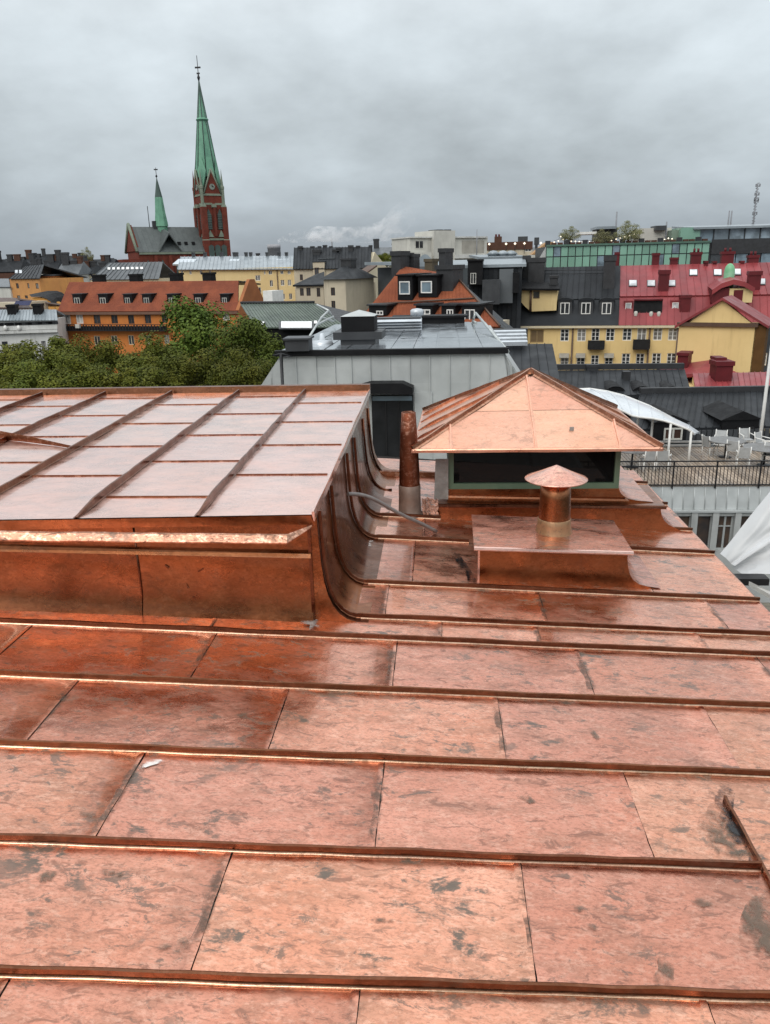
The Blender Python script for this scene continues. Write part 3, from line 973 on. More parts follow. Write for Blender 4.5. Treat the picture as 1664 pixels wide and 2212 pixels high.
for fi, (a, b) in enumerate(((E[0], E[1]), (E[1], E[2]), (E[2], E[3]), (E[3], E[0]))):
    d = b - a
    AS = (AP - a).dot(d) / d.length_squared
    if fi == 0:
        cuts = [0, .155, .50, .835, 1]
    elif fi == 3:
        cuts = [0, .16, .36, .58, .8, 1]
    else:
        cuts = [0, .33, .66, 1]
    for k, (s0, s1) in enumerate(zip(cuts, cuts[1:])):
        wmax = 1.0 if s0 < AS < s1 else max(min(s1 / AS, 1), 0) if s1 <= AS else min((1 - s0) / (1 - AS), 1)
        if fi == 0 and k in (1, 2):
            face_sheet(a, b, s0, s1, 0, .47, k + fi * 7)
            face_sheet(a, b, s0, s1, .475, wmax, k + fi * 7)
        else:
            face_sheet(a, b, s0, s1, 0, wmax, k + fi * 7)
    up = (AP - a.lerp(b, AS))
    nrm = d.cross(up).normalized()
    for s in cuts[1:-1]:
        wm = min(s / AS, (1 - s) / (1 - AS)) * .97
        pts = [a.lerp(b, s) + up * (wm * i / 14) for i in range(15)]
        big = .65 if fi == 3 else .6
        sweep(pts, [nrm * min(1, .2 + i / 3) * big for i in range(15)], d.normalized(), [(.016, 0), (.007, .005), (.007, .032), (-.006, .032), (-.007, .006), (-.016, 0)], .003, s * 9 + fi).build('standing_seam', M_COPM if fi else M_COPH, hood)
    # hip fold at corner a
    pts = [a.lerp(AP, i / 16) for i in range(17)]
    hd = (AP - a).normalized()
    out = V((a.x - AP.x, a.y - AP.y, 0)).normalized()
    sd = hd.cross(V((0, 0, 1))).normalized()
    hn = sd.cross(hd).normalized()
    sweep(pts, [hn] * 17, sd, [(.025, -.006), (.010, .004), (.008, .034), (-.007, .034), (-.010, .004), (-.025, -.006)], .003, fi * 5.5).build('hip_fold', M_COPM, hood)
    # eave edge
    ea = [a.lerp(b, i / 20) for i in range(21)]
    o = V((d.y, -d.x, 0)).normalized()
    sweep(ea, [V((0, 0, 1))] * 21, o, [(-.012, .006), (.006, .005), (.012, -.004), (.012, -.024), (.004, -.026)], .002, fi * 2.2).build('eave_fold', M_COPH, hood)
MB().slab([p + V((0, 0, -.008)) for p in E], .012, V((0, 0, 1))).build('soffit', M_COPD, hood)
MB().lathe((AP.x, AP.y), [(.05, AP.z - .012), (.035, AP.z + .018), (.0, AP.z + .03)], 8).build('apex_cap', M_COPS, hood)
c = E[0].lerp(E[1], .655) + (AP - E[0].lerp(E[1], .52)) * .22
MB().box((c.x - .014, c.y - .004, c.z - .010), (c.x + .018, c.y + .004, c.z + .024)).build('rivet_plate', M_LEAD, hood)

# =================================================================== small things on the roof
pp = thing('vent_pipe', 'upright dark brown copper vent pipe with grey collar between housing and hood', 'pipe', (-.22, 5.8, rz(-.2)))
MB().lathe((-.222, 5.82), [(.082, CAMZ - 1.66), (.078, CAMZ - 1.5), (.066, CAMZ - 1.25), (.055, CAMZ - 1.065), (.049, CAMZ - 1.063), (.05, CAMZ - 1.3)], 24).build('pipe_body', M_COPD, pp)
MB().lathe((-.222, 5.82), [(.125, rz(-.2) + .004), (.09, CAMZ - 1.86), (.086, CAMZ - 1.75), (.086, CAMZ - 1.64), (.08, CAMZ - 1.635)], 24).build('collar', plain('brown_sleeve', (0.24, 0.17, 0.135), (0.16, 0.105, 0.08), 9, .5, .2), pp)
rows = []
for j in range(9):
    rows.append([V((-.12 + .12 * i / 8 + noise.noise(V((i * .9, j * .7, 3))) * .02, 5.74 - .01 * j + noise.noise(V((i, j, 9))) * .03, CAMZ - 1.88 + .022 * j + noise.noise(V((i * .8, j * .9, 5))) * .03)) for i in range(9)])
tag(MB().grid(rows, False).build('foil_scrap', M_FOIL, None), 'crumpled shiny foil scrap at the foot of the brown vent pipe', 'foil')
rows = []
for j in range(10):
    w = j / 9
    rows.append([V((-.03 + .012 * w + (.112 - .012 * w) * i / 6, 5.87 + .02 * w + noise.noise(V((i * .4, j * .3, 4))) * .008, CAMZ - 1.775 + .325 * w)) for i in range(7)])
m = MB().grid(rows)
m.grid([[p + V((0, .006, 0)) for p in r] for r in rows])
tag(m.build('lead_flashing_sheet', M_LEAD, None), 'grey lead flashing sheet standing against the left end of the hood', 'flashing')
P0, P1 = C(-.60, 4.9, -1.442), C(-.013, 5.396, -1.885)
path = []
for i in range(22):
    t = i / 21
    p = P0.lerp(P1, t)
    p.z += .07 * math.sin(t * math.pi) * (1 - t) + .01 * math.sin(t * 9)
    path.append(p)
tag(MB().tube(path, .0135, 10).build('grey_hose', plain('grey_rubber', (0.22, 0.20, 0.19), None, 20, .45), None), 'grey cable conduit bending from the housing wall down to the copper gutter', 'conduit')

# =================================================================== toolkit for buildings


class Fac:
    """vertical facade plane through A and B (same height), looking towards the viewer"""

    def __init__(self, A, B):
        self.A, self.B = A, B
        d = V((B.x - A.x, B.y - A.y, 0))
        self.w = d.length
        self.t = d.normalized()
        self.n = V((self.t.y, -self.t.x, 0))
        self.rot = math.atan2(self.t.y, self.t.x)

    def hit(self, k, x, y, back=0.0):
        r = ray(k, x, y)
        o = self.A - self.n * back
        p = ORG + r * ((o - ORG).dot(self.n) / r.dot(self.n))
        return (p - self.A).dot(self.t), p.z

    def P(self, s, z, out=0.0):
        q = self.A + self.t * s + self.n * out
        return V((q.x, q.y, z))

    def rect(self, k, x0, y0, x1, y1, back=0.0):
        a, b = self.hit(k, x0, y0, back), self.hit(k, x1, y1, back)
        return min(a[0], b[0]), min(a[1], b[1]), max(a[0], b[0]), max(a[1], b[1])


def facade(k, xa, ya, xb, yb, dist):
    """eave line from two picture points; the left one at the given distance, level to the right"""
    A = atY(k, xa, ya, dist)
    B = atZ(k, xb, yb, A.z)
    if B.y < 0 or abs(B.y - dist) > dist * 0.08:
        B = atY(k, xb, yb, dist)
        B.z = A.z
    return Fac(A, B)


def wall_mesh(F, s0, s1, z0, z1, holes, depth, reveal=.16, out=0.0):
    """front wall with real openings, plus the side and back walls"""
    m = MB()
    us = sorted({s0, s1} | {round(h[0], 4) for h in holes if s0 < h[0] < s1} | {round(h[2], 4) for h in holes if s0 < h[2] < s1})
    zs = sorted({z0, z1} | {round(h[1], 4) for h in holes if z0 < h[1] < z1} | {round(h[3], 4) for h in holes if z0 < h[3] < z1})
    for i in range(len(us) - 1):
        for j in range(len(zs) - 1):
            cu, cz = (us[i] + us[i + 1]) / 2, (zs[j] + zs[j + 1]) / 2
            if any(h[0] < cu < h[2] and h[1] < cz < h[3] for h in holes):
                continue
            m.quad(F.P(us[i], zs[j], out), F.P(us[i + 1], zs[j], out), F.P(us[i + 1], zs[j + 1], out), F.P(us[i], zs[j + 1], out))
    for (a, b, c, d) in holes:
        r = out - reveal
        m.quad(F.P(a, b, out), F.P(c, b, out), F.P(c, b, r), F.P(a, b, r))
        m.quad(F.P(a, d, r), F.P(c, d, r), F.P(c, d, out), F.P(a, d, out))
        m.quad(F.P(a, b, r), F.P(a, d, r), F.P(a, d, out), F.P(a, b, out))
        m.quad(F.P(c, b, out), F.P(c, d, out), F.P(c, d, r), F.P(c, b, r))
    D = out - depth
    m.quad(F.P(s0, z0, D), F.P(s0, z0, out), F.P(s0, z1, out), F.P(s0, z1, D))
    m.quad(F.P(s1, z0, out), F.P(s1, z0, D), F.P(s1, z1, D), F.P(s1, z1, out))
    m.quad(F.P(s1, z0, D), F.P(s0, z0, D), F.P(s0, z1, D), F.P(s1, z1, D))
    m.quad(F.P(s0, z1, out), F.P(s1, z1, out), F.P(s1, z1, D), F.P(s0, z1, D))
    return m


M_WHITE = plain('white_paint', (0.78, 0.77, 0.74), (0.68, 0.67, 0.64), 2, .5)
M_BROWNF = plain('brown_paint', (0.10, 0.055, 0.035), None, 2, .5)
M_BLACK = plain('black_sheet', (0.008, 0.008, 0.009), (0.013, 0.013, 0.014), 1.5, .6, spec=.15)
M_BLACKM = plain('black_metal', (0.02, 0.02, 0.022), None, 2, .4, .3)
WCACHE = {}
WR = random.Random(5)
M_GCURT = glass_mat('curtained_glass', (0.30, 0.29, 0.27), .12)
M_CURT = plain('curtain_blind', (0.62, 0.60, 0.56), (0.45, 0.43, 0.40), 2, .8)


def window(F, r, parent, style='cross', frame=None, glass=None, reveal=.12, out=0.0, name='window'):
    """pane (part) set back in its opening, frame bars as sub-part"""
    w, h = round(r[2] - r[0], 2), round(r[3] - r[1], 2)
    frame, glass = frame or M_WHITE, glass or M_GLASS
    key = (w, h, style, frame.name, glass.name)
    if key not in WCACHE:
        g = MB().box((0.01, 0, 0.01), (w - 0.01, .03, h - 0.01)).mesh('window', glass)
        f = MB()
        b = max(.06, min(.11, w * .085))
        f.box((0, -.05, 0), (b, 0.0, h))
        f.box((w - b, -.05, 0), (w, 0.0, h))
        f.box((b, -.05, 0), (w - b, 0.0, b))
        f.box((b, -.05, h - b), (w - b, 0.0, h))
        if style in ('cross', 'two', 'grid'):
            f.box((w / 2 - b * .6, -.045, b), (w / 2 + b * .6, -.002, h - b))
        if style == 'cross':
            f.box((b, -.044, h * .66), (w - b, -.003, h * .66 + b * .8))
        if style == 'grid':
            for q in (.34, .67):
                f.box((b, -.044, h * q), (w - b, -.003, h * q + b * .6))
        WCACHE[key] = (g, f.mesh('frame', frame))
    g, f = WCACHE[key]
    p = F.P(r[0], r[1], out - reveal)
    o = place(name, g, parent, p, F.rot)
    place('frame', f, o, local=True)
    return o


def building(name, label, F, depth, zbot, mat, wins=(), s0=None, s1=None, ztop=None, reveal=.14, group=None, cat='building', out=0.0, wallname='wall'):
    s0 = 0.0 if s0 is None else s0
    s1 = F.w if s1 is None else s1
    ztop = F.A.z if ztop is None else ztop
    c = F.P((s0 + s1) / 2, zbot, -depth / 2)
    b = thing(name, label, cat, c, group)
    holes = [w[0] for w in wins]
    wall_mesh(F, s0, s1, zbot, ztop, holes, depth, reveal, out).build(wallname, mat, b)
    for r, style, fm, gm in wins:
        if gm is None and WR.random() < .28:
            gm = M_GCURT
        window(F, r, b, style, fm, gm, reveal - .02, out)
    return b


def W(F, k, rects, style='cross', fm=None, gm=None):
    return [(F.rect(k, *r), style, fm, gm) for r in rects]


def chimney(parent, p, t, n, w, d, z0, z1, mat, cap=True, pots=0):
    m = MB()
    m.obox(p, t, n, w, d, z0, z1)
    if cap:
        m.obox(p, t, n, w * 1.14, d * 1.14, z1 - (z1 - z0) * .12, z1 + .06)
    for k in range(pots):
        q = p + V(t) * ((k + .5) / pots - .5) * w * .8
        m.tube([V((q.x, q.y, z1)), V((q.x, q.y, z1 + .45))], .13, 6)
    return m.build('chimney', mat, parent)


def chim_px(parent, F, k, x0, y0, x1, y1, back, mat, d=None, cap=True, pots=0):
    r = F.rect(k, x0, y0, x1, y1, back)
    w = r[2] - r[0]
    p = F.P((r[0] + r[2]) / 2, 0, -back - (d or w) / 2)
    return chimney(parent, p, F.t, F.n, w, d or w, r[1] - 0.6, r[3], mat, cap, pots)


def seam_roof(parent, P0, P1, P2, P3, n, mat, name='roof', rib=.05, th=.08, panel='roof_panel', rows=1):
    """standing-seam metal slope; P0 P1 eave left/right, P2 P3 ridge right/left; panels are sub-parts"""
    nrm = (P1 - P0).cross(P3 - P0).normalized()
    base = MB().slab([P0 - nrm * .03, P1 - nrm * .03, P2 - nrm * .03, P3 - nrm * .03], th, nrm).build(name, mat, parent)
    for i in range(n):
        a, b = i / n, (i + 1) / n
        for j in range(rows):
            u, v = j / rows, (j + 1) / rows
            q = lambda s, w: P0.lerp(P1, s).lerp(P3.lerp(P2, s), w)
            m = MB().slab([q(a, u), q(b, u), q(b, v), q(a, v)], .028, nrm)
            t = (q(a, u) - q(b, u)).normalized() * rib * .5
            A0, A1 = q(a, u), q(a, v)
            m.hexa([A0 + t, A0 - t, A1 - t, A1 + t, A0 + t * .6 + nrm * rib, A0 - t * .6 + nrm * rib, A1 - t * .6 + nrm * rib, A1 + t * .6 + nrm * rib])
            o = m.build(panel, mat, base)
    return base


# =================================================================== white scaffold sheeting at the right
M_TARP, nt, bs = newmat('white_plastic')
n_ = noise_tex(nt, 3, 4)
nt.links.new(mixc(nt, n_.outputs['Fac'], (0.50, 0.51, 0.52), (0.70, 0.71, 0.72)), bs.inputs['Base Color'])
bs.inputs['Roughness'].default_value = .35
bs.inputs['Transmission Weight'].default_value = .15
rows = []
T0, T1 = atY('D', 1556, 1196, 8.2), atY('D', 1790, 900, 8.6)
B0, B1 = atY('D', 1600, 1238, 8.0), atY('D', 1800, 1241, 7.7)
for j in range(25):
    w = j / 24
    a, b = T0.lerp(B0, w ** .8), T1.lerp(B1, w)
    rows.append([a.lerp(b, s / 40) + V((0, -1, .25)) * (.05 * math.sin(w * 7 + s * .02) + .11 * math.exp(-((w - .52 - s * .001) / .06) ** 2) * (1 - .4 * s / 40) + .05 * math.exp(-((w - .38) / .04) ** 2) * (s / 40)
                 + .03 * noise.noise(V((s * .12, w * 5, 3)))) for s in range(41)])
tag(MB().grid(rows).build('plastic_sheeting', M_TARP, None), 'white plastic scaffold sheeting hanging in folds beyond the eave', 'sheeting')
sc = thing('scaffold_platform', 'weathered scaffold platform with black beam below the white plastic sheeting', 'scaffold', atY('D', 1640, 1300, 7.2))
p0, p1 = atY('D', 1560, 1239, 7.9), atY('D', 1655, 1240, 7.9)
M_DECKO = plain('old_board', (0.20, 0.18, 0.14), (0.12, 0.11, 0.09), 3, .8, stretch=(1, 6, 1))
MB().box((p0.x, 7.75, p0.z - .075), (p1.x - .02, 7.9, p0.z)).build('beam', M_BLACKM, sc)
for i in range(9):
    y = 5.2 + i * .29
    MB().box((2.35, y, p0.z - .34 + .006 * (i % 3)), (5.2, y + .27, p0.z - .30 + .006 * (i % 3))).build('deck_board', M_DECKO, sc)
a, b = atY('D', 1622, 1268, 7.1), atY('D', 1665, 1292, 6.6)
MB().hexa([a + V((0, -.05, 0)), b + V((0, -.05, 0)), b + V((.02, .05, 0)), a + V((0, .05, 0)), a + V((0, -.05, .04)), b + V((0, -.05, .04)), b + V((.02, .05, .04)), a + V((0, .05, .04))]).build('white_batten', M_WHITE, sc)
for x, y in ((5.1, 7.6), (5.1, 5.3), (2.6, 7.6), (2.6, 5.3)):
    MB().tube([V((x, y, 0)), V((x, y, p0.z - .32))], .025, 8).build('standard', M_LEAD, sc)

MB().tube([V((T1.x, T1.y + .06, 0)), V((T1.x, T1.y + .06, T1.z + .4))], .025, 8).build('standard', M_LEAD, sc)
MB().tube([V((T1.x - .3, T1.y + .06, T1.z + .02)), V((T1.x + 1.6, T1.y + .06, T1.z + .02))], .025, 8).build('ledger', M_LEAD, sc)

# =================================================================== grey sheet-metal penthouse behind the roof
M_ZINC = plain('grey_zinc', (0.51, 0.53, 0.525), (0.43, 0.45, 0.445), 1.6, .5, .25, rnd=.08, streak=.15, dirtcol=(.25, .26, .25), bumpy=.15, bscale=6)
M_ZROOF = plain('wet_zinc_roof', (0.44, 0.47, 0.50), (0.30, 0.33, 0.36), .9, .16, .55, coat=.6, dirt=.35, dirtcol=(.16, .17, .18))
M_DKG = plain('dark_grey_sheet', (0.055, 0.058, 0.062), (0.04, 0.042, 0.046), 1.3, .45, .2)
F = facade('g', 150, 285, 1385, 268, 17.0)
pent = thing('grey_penthouse', 'grey standing-seam metal penthouse with wet flat roof behind the copper roof', 'building', F.P(2.6, 0, -4))
ztop = F.A.z
zl, zr_ = F.hit('g', 20, 485), F.hit('g', 1475, 405)
slopeL, slopeR = (0 - zl[0]) / (ztop - zl[1]), (zr_[0] - F.w) / (ztop - zr_[1])
zb = ztop - 4.2
# sloped-sided core
core = MB()
PD = 7.4
L = lambda z: -(ztop - z) * slopeL
Rr = lambda z: F.w + (ztop - z) * slopeR
core.hexa([F.P(L(zb), zb, -.05), F.P(Rr(zb), zb, -.05), F.P(Rr(zb), zb, -PD), F.P(L(zb), zb, -PD),
           F.P(L(ztop), ztop, -.05), F.P(Rr(ztop), ztop, -.05), F.P(Rr(ztop), ztop, -PD), F.P(L(ztop), ztop, -PD)])
core.hexa([F.P(L(zb), 0, -.3), F.P(Rr(zb), 0, -.3), F.P(Rr(zb), 0, -PD), F.P(L(zb), 0, -PD), F.P(L(zb), zb, -.3), F.P(Rr(zb), zb, -.3), F.P(Rr(zb), zb, -PD), F.P(L(zb), zb, -PD)])
core.build('wall', M_ZINC, pent)
s_edges = [F.hit('g', x, 300)[0] for x in (150, 232, 343, 448, 540, 645, 755, 865, 977, 1087, 1197, 1308)]
s_edges = [s_edges[0] - 3 * .42, s_edges[0] - 2 * .42, s_edges[0] - .42] + s_edges + [s_edges[-1] + .42, s_edges[-1] + .84, s_edges[-1] + 1.26, s_edges[-1] + 1.68]
door_r = F.rect('g', 640, 450, 895, 950)
zmid = F.hit('g', 600, 385)[1]
for i, (a, b) in enumerate(zip(s_edges, s_edges[1:])):
    zj = zmid + (.12 if i % 2 else -.25)
    for z0, z1 in ((zb, zj), (zj, ztop - .02)):
        pa = [(a, z0), (b, z0), (b, z1), (a, z1)]
        q = []
        for s, z in pa:
            q.append(F.P(min(max(s, L(z)), Rr(z)), z))
        if (q[1] - q[0]).length < .02 and (q[2] - q[3]).length < .02:
            continue
        m = MB().slab([q[0] + F.t * .006, q[1] - F.t * .006, q[2] - F.t * .006, q[3] + F.t * .006], .02, F.n)
        if L(z1) < a and L(z0) < a and a < Rr(z1):
            m.hexa([F.P(a - .012, z0, 0), F.P(a + .012, z0, 0), F.P(a + .012, z1, 0), F.P(a - .012, z1, 0), F.P(a - .008, z0, .035), F.P(a + .008, z0, .035), F.P(a + .008, z1, .035), F.P(a - .008, z1, .035)])
        m.build('wall_panel', M_ZINC, pent)
# roof deck, black edge
roofq = [F.P(-.02, ztop + .07, .06), F.P(F.w + .05, ztop + .07, .06), F.P(F.w - .15, ztop + .10, -PD), F.P(.05, ztop + .10, -PD)]
rf = MB().slab([p for p in roofq], .06, V((0, 0, 1))).build('roof', M_ZROOF, pent)
for i in range(10):
    a, b = i / 10, (i + 1) / 10
    q = lambda s, w: roofq[0].lerp(roofq[1], s).lerp(roofq[3].lerp(roofq[2], s), w) + V((0, 0, .004))
    nq = 3
    for j in range(nq):
        m = MB()
        u, v = j / nq + .003, (j + 1) / nq - .003
        g = [[q(a + .004 + (b - a - .008) * x / 4, u + (v - u) * y / 4) + V((0, 0, .008 + noise.noise(V((i * 3 + x * .5, j * 3 + y * .5, 2))) * .012)) for x in range(5)] for y in range(5)]
        m.grid(g)
        m.build('roof_sheet', M_ZROOF, rf)
m = MB()
m.hexa([F.P(-.12, ztop - .04, .0), F.P(F.w + .1, ztop - .04, .0), F.P(F.w + .1, ztop - .04, .1), F.P(-.12, ztop - .04, .1),
        F.P(-.12, ztop + .09, .0), F.P(F.w + .1, ztop + .09, .0), F.P(F.w + .1, ztop + .08, .1), F.P(-.12, ztop + .08, .1)])
m.build('roof_edge', M_BLACK, pent)
# doorway with black hood
dr = F.rect('g', 655, 510, 890, 945)
door = MB().slab([F.P(dr[0], zb, .07), F.P(dr[2], zb, .07), F.P(dr[2], dr[3], .07), F.P(dr[0], dr[3], .07)], .1, F.n).build('door', plain('door_black', (0.010, 0.011, 0.012), (0.018, 0.019, 0.021), 2, .4, spec=.25), pent)
MB().slab([F.P(dr[0] + .02, dr[3] - .12, .09), F.P(dr[2] - .02, dr[3] - .12, .09), F.P(dr[2] - .02, dr[3] - .02, .09), F.P(dr[0] + .02, dr[3] - .02, .09)], .018, F.n).build('transom', M_GLASSB, door)
for s in (.34, .66):
    MB().obox(F.P(dr[0] + (dr[2] - dr[0]) * s, 0, .085), F.t, F.n, .02, .02, zb, dr[3] - .14).build('door_stile', M_BLACKM, door)
h1 = [F.hit('g', *p) for p in ((540, 465), (650, 432), (830, 430), (888, 455), (888, 490), (540, 478))]
pts = [F.P(s, z, .55) for s, z in (h1[0], h1[1], h1[2], h1[3])]
m = MB()
m.slab([F.P(h1[5][0], h1[5][1] - .02, .0), F.P(h1[3][0], h1[4][1], .0), F.P(h1[3][0], h1[3][1], .0), F.P(h1[2][0], h1[2][1], .0), F.P(h1[1][0], h1[1][1], .0), F.P(h1[0][0], h1[0][1], .0)], .45, -F.n)
m.build('door_hood', M_BLACK, pent)
MB().slab([F.P(dr[2] + .03, zb, .03), F.P(dr[2] + .42, zb, .03), F.P(dr[2] + .42, dr[3] + .05, .03), F.P(dr[2] + .03, dr[3] + .05, .03)], .02, F.n).build('door_jamb', M_ZINC, pent)
# rooftop kit
zr0 = ztop + .1
def on_roof(k, x, y):
    return atZ(k, x, y, zr0)
bt = thing('rooftop_chimney_box', 'big black sheet-metal chimney box with pale lid on the penthouse roof', 'chimney', on_roof('g', 585, 235))
pA, pB = on_roof('g', 443, 232), on_roof('g', 725, 212)
cpt = V(((pA.x + pB.x) / 2, pA.y + .5, 0))
M_DKM = plain('dark_matt_sheet', (0.03, 0.031, 0.034), (0.02, 0.02, 0.022), 2, .55)
wB = pB.x - pA.x
MB().obox(cpt, F.t, F.n, wB * .72, .8, zr0 - .02, zr0 + .10).build('base', M_DKG, bt)
MB().obox(cpt, F.t, F.n, wB, .95, zr0 + .10, zr0 + .27).build('base_step', M_DKG, bt)
z2 = Fac(cpt - F.t * 3 - F.n * -.4, cpt + F.t * 3 - F.n * -.4).hit('g', 585, 75)[1]
MB().obox(cpt, F.t, F.n, wB * .68, .72, zr0 + .27, z2).build('flue_box', M_BLACK, bt)
m = MB()
w2 = wB * .70
q = [cpt + F.t * sx * w2 / 2 + F.n * sy * .38 for sx, sy in ((-1, 1), (1, 1), (1, -1), (-1, -1))]
top = V((cpt.x, cpt.y, z2 + .13))
m.add([V((p.x, p.y, z2)) for p in q] + [top], ((0, 1, 4), (1, 2, 4), (2, 3, 4), (3, 0, 4), (3, 2, 1, 0)))
m.build('lid', M_ZINC, bt)
# louvred intake
lv = thing('air_intake', 'pale louvred air intake beside the big black chimney box', 'air intake', on_roof('g', 760, 140))
p = on_roof('g', 762, 150)
M_ALU = plain('pale_aluminium', (0.62, 0.66, 0.70), (0.5, 0.53, 0.56), 2, .35, .4)
zz = [zr0 + i * .075 for i in range(4)]
for i in range(4):
    MB().hexa([V((p.x - .75, p.y - .12, zz[i])), V((p.x + .85, p.y - .12, zz[i])), V((p.x + .85, p.y + .5, zz[i])), V((p.x - .75, p.y + .5, zz[i])),
               V((p.x - .75, p.y + .02, zz[i] + .055)), V((p.x + .85, p.y + .02, zz[i] + .055)), V((p.x + .85, p.y + .5, zz[i] + .055)), V((p.x - .75, p.y + .5, zz[i] + .055))]).build('louvre', M_ALU, lv)
MB().box((p.x - .72, p.y + .06, zr0 - .02), (p.x + .82, p.y + .48, zz[3] + .1)).build('casing', M_DKG, lv)
MB().lathe((p.x + .7, p.y + .9), [(.13, zr0), (.13, zz[3] + .1), (.19, zz[3] + .11), (.19, zz[3] + .24), (.14, zz[3] + .28), (0, zz[3] + .3)], 14).build('fan_cowl', M_ALU, lv)
# dark duct box behind
p = on_roof('g', 985, 118)
tag(MB().box((p.x - 1.1, p.y + .1, zr0 - .02), (p.x + 1.0, p.y + .7, zr0 + .18)).box((p.x - 1.18, p.y + .02, zr0 + .18), (p.x + 1.08, p.y + .78, zr0 + .24)).build('duct_box', M_BLACK, None), 'low black duct box at the far edge of the penthouse roof', 'duct')
p = on_roof('g', 243, 262)
tag(MB().box((p.x - .26, p.y - .05, zr0 - .02), (p.x + .25, p.y + .5, zr0 + .22)).box((p.x - .3, p.y - .1, zr0 + .22), (p.x + .29, p.y + .55, zr0 + .26)).build('low_chimney', M_DKG, None), 'low dark grey chimney on the left corner of the penthouse roof', 'chimney')
p = on_roof('g', 380, 222)
tag(MB().lathe((p.x, p.y), [(.26, zr0 - .02), (.24, zr0 + .05), (.07, zr0 + .07), (.05, zr0 + .22), (.0, zr0 + .23)], 12).build('roof_outlet', M_ALU, None), 'small pale roof outlet left of the big black chimney box', 'roof outlet')


def rail_frame(name, label, pts, r=.03):
    t = thing(name, label, 'safety rail', pts[0][0])
    for a, b in pts:
        MB().tube([a, b], r, 6).build('rail', plain('galvanised', (0.55, 0.58, 0.57), None, 3, .4, .5), t)
    return t


g = lambda x, y, d: atY('g', x, y, d)
rail_frame('safety_rail', 'galvanised safety rail frame at the left edge of the penthouse roof',
           [(g(300, 200, 19), g(375, 80, 22)), (g(375, 80, 22), g(415, 42, 23.2)), (g(415, 42, 23.2), g(450, 95, 24)), (g(375, 80, 22), g(440, 100, 23.5)), (g(300, 200, 19), g(300, 240, 19)), (g(415, 42, 23.2), g(350, 10, 24)), (g(350, 120, 21), g(440, 75, 23.6))])
rail_frame('safety_rail', 'white safety rail sloping down the right edge of the penthouse roof',
           [(g(1232, 55, 24), g(1412, 270, 16.9)), (g(1232, 55, 24), g(1215, 100, 24.1)), (g(1215, 100, 24.1), g(1235, 110, 23.6)), (g(1255, 142, 23), g(1385, 265, 17.2))], .035)
lp = thing('lamp_post', 'thin black lamp post with short arm at the left end of the penthouse', 'lamp', g(150, 490, 16.6))
MB().tube([V((g(150, 490, 16.6).x, 16.6, zb)), g(150, 280, 16.6)], .035, 8).build('post', M_BLACKM, lp)
MB().tube([g(105, 292, 16.6), g(150, 282, 16.6), g(198, 294, 16.6)], .02, 6).build('arm', M_BLACKM, lp)
MB().lathe((g(188, 294, 16.6).x, 16.6), [(.0, g(188, 292, 16.6).z), (.13, g(188, 297, 16.6).z), (.0, g(188, 300, 16.6).z)], 10).build('lamp_head', M_BLACKM, lp)

# =================================================================== terrace building on the right
YT = 28.0
M_WOOD = plain('deck_wood', (0.38, 0.30, 0.225), (0.26, 0.195, 0.145), 2.0, .55, stretch=(1, .3, 1), rnd=.3, coat=.3, dirt=.4, dirtcol=(.10, .05, .03))
FT = facade('i', 300, 862, 1900, 858, YT)
zt_ = FT.A.z
terr = thing('terrace_building', 'building with grey sheet-metal fascia, window band and wooden roof terrace', 'building', FT.P(6, 0, -4))
wr = [FT.rect('j', *r) for r in ((300, 480, 530, 1100), (655, 475, 825, 960), (955, 455, 1120, 935), (1265, 475, 1430, 935), (1570, 470, 1730, 935))]
wr[0] = (wr[1][0] - (wr[2][0] - wr[1][0]), wr[1][1], wr[1][2] - (wr[2][0] - wr[1][0]), wr[1][3])
wr = [(r[0], wr[1][1], r[2], wr[1][3]) for r in wr]
zf = FT.hit('j', 900, 405)[1]
M_GFAC = plain('grey_render', (0.42, 0.43, 0.42), (0.35, 0.36, 0.35), 2, .6, streak=.2)
wall_mesh(FT, -3, FT.w + 4, 0, zf, wr, 9, .2).build('wall', M_GFAC, terr)
MB().slab([FT.P(-3, zf - .03, .0), FT.P(FT.w + 4, zf - .03, .0), FT.P(FT.w + 4, zf - .03, -9), FT.P(-3, zf - .03, -9)], .05, V((0, 0, -1))).build('floor_slab', M_GFAC, terr)
for i, r in enumerate(wr):
    window(FT, r, terr, 'bars' if i != 2 else 'cross', M_ZINC, plain('dim_room', (0.10, 0.065, 0.045), (0.04, 0.035, 0.035), 1.2, .15), .18)
    MB().obox(FT.P(r[0] - .14, 0, .05), FT.t, FT.n, .22, .1, r[1] - .3, r[3] + .2).build('pilaster', M_GFAC, terr)
MB().slab([FT.P(-3, zf - .02, .14), FT.P(FT.w + 4, zf - .02, .14), FT.P(FT.w + 4, zf + .06, .14), FT.P(-3, zf + .06, .14)], .13, FT.n).build('string_course', M_ZINC, terr)
sx = [FT.hit('j', x, 250)[0] for x in (150, 315, 470, 615, 760, 915, 1065, 1215, 1370)]
sp = (sx[-1] - sx[0]) / 8
for i in range(-5, 22):
    a = sx[0] + i * sp
    m = MB().slab([FT.P(a + .01, zf + .065, .02), FT.P(a + sp - .01, zf + .065, .02), FT.P(a + sp - .01, zt_, -.10), FT.P(a + .01, zt_, -.10)], .03, FT.n)
    m.tube([FT.P(a, zf + .065, .03), FT.P(a, zt_, -.09)], .022, 5)
    m.build('fascia_panel', M_ZINC, terr)
MB().slab([FT.P(-3, zf + .065, -.06), FT.P(FT.w + 4, zf + .065, -.06), FT.P(FT.w + 4, zt_, -.14), FT.P(-3, zt_, -.14)], 2.0, FT.n).build('fascia_core', M_DKG, terr)
bk = atZ('i', 800, 462, zt_).y - FT.A.y
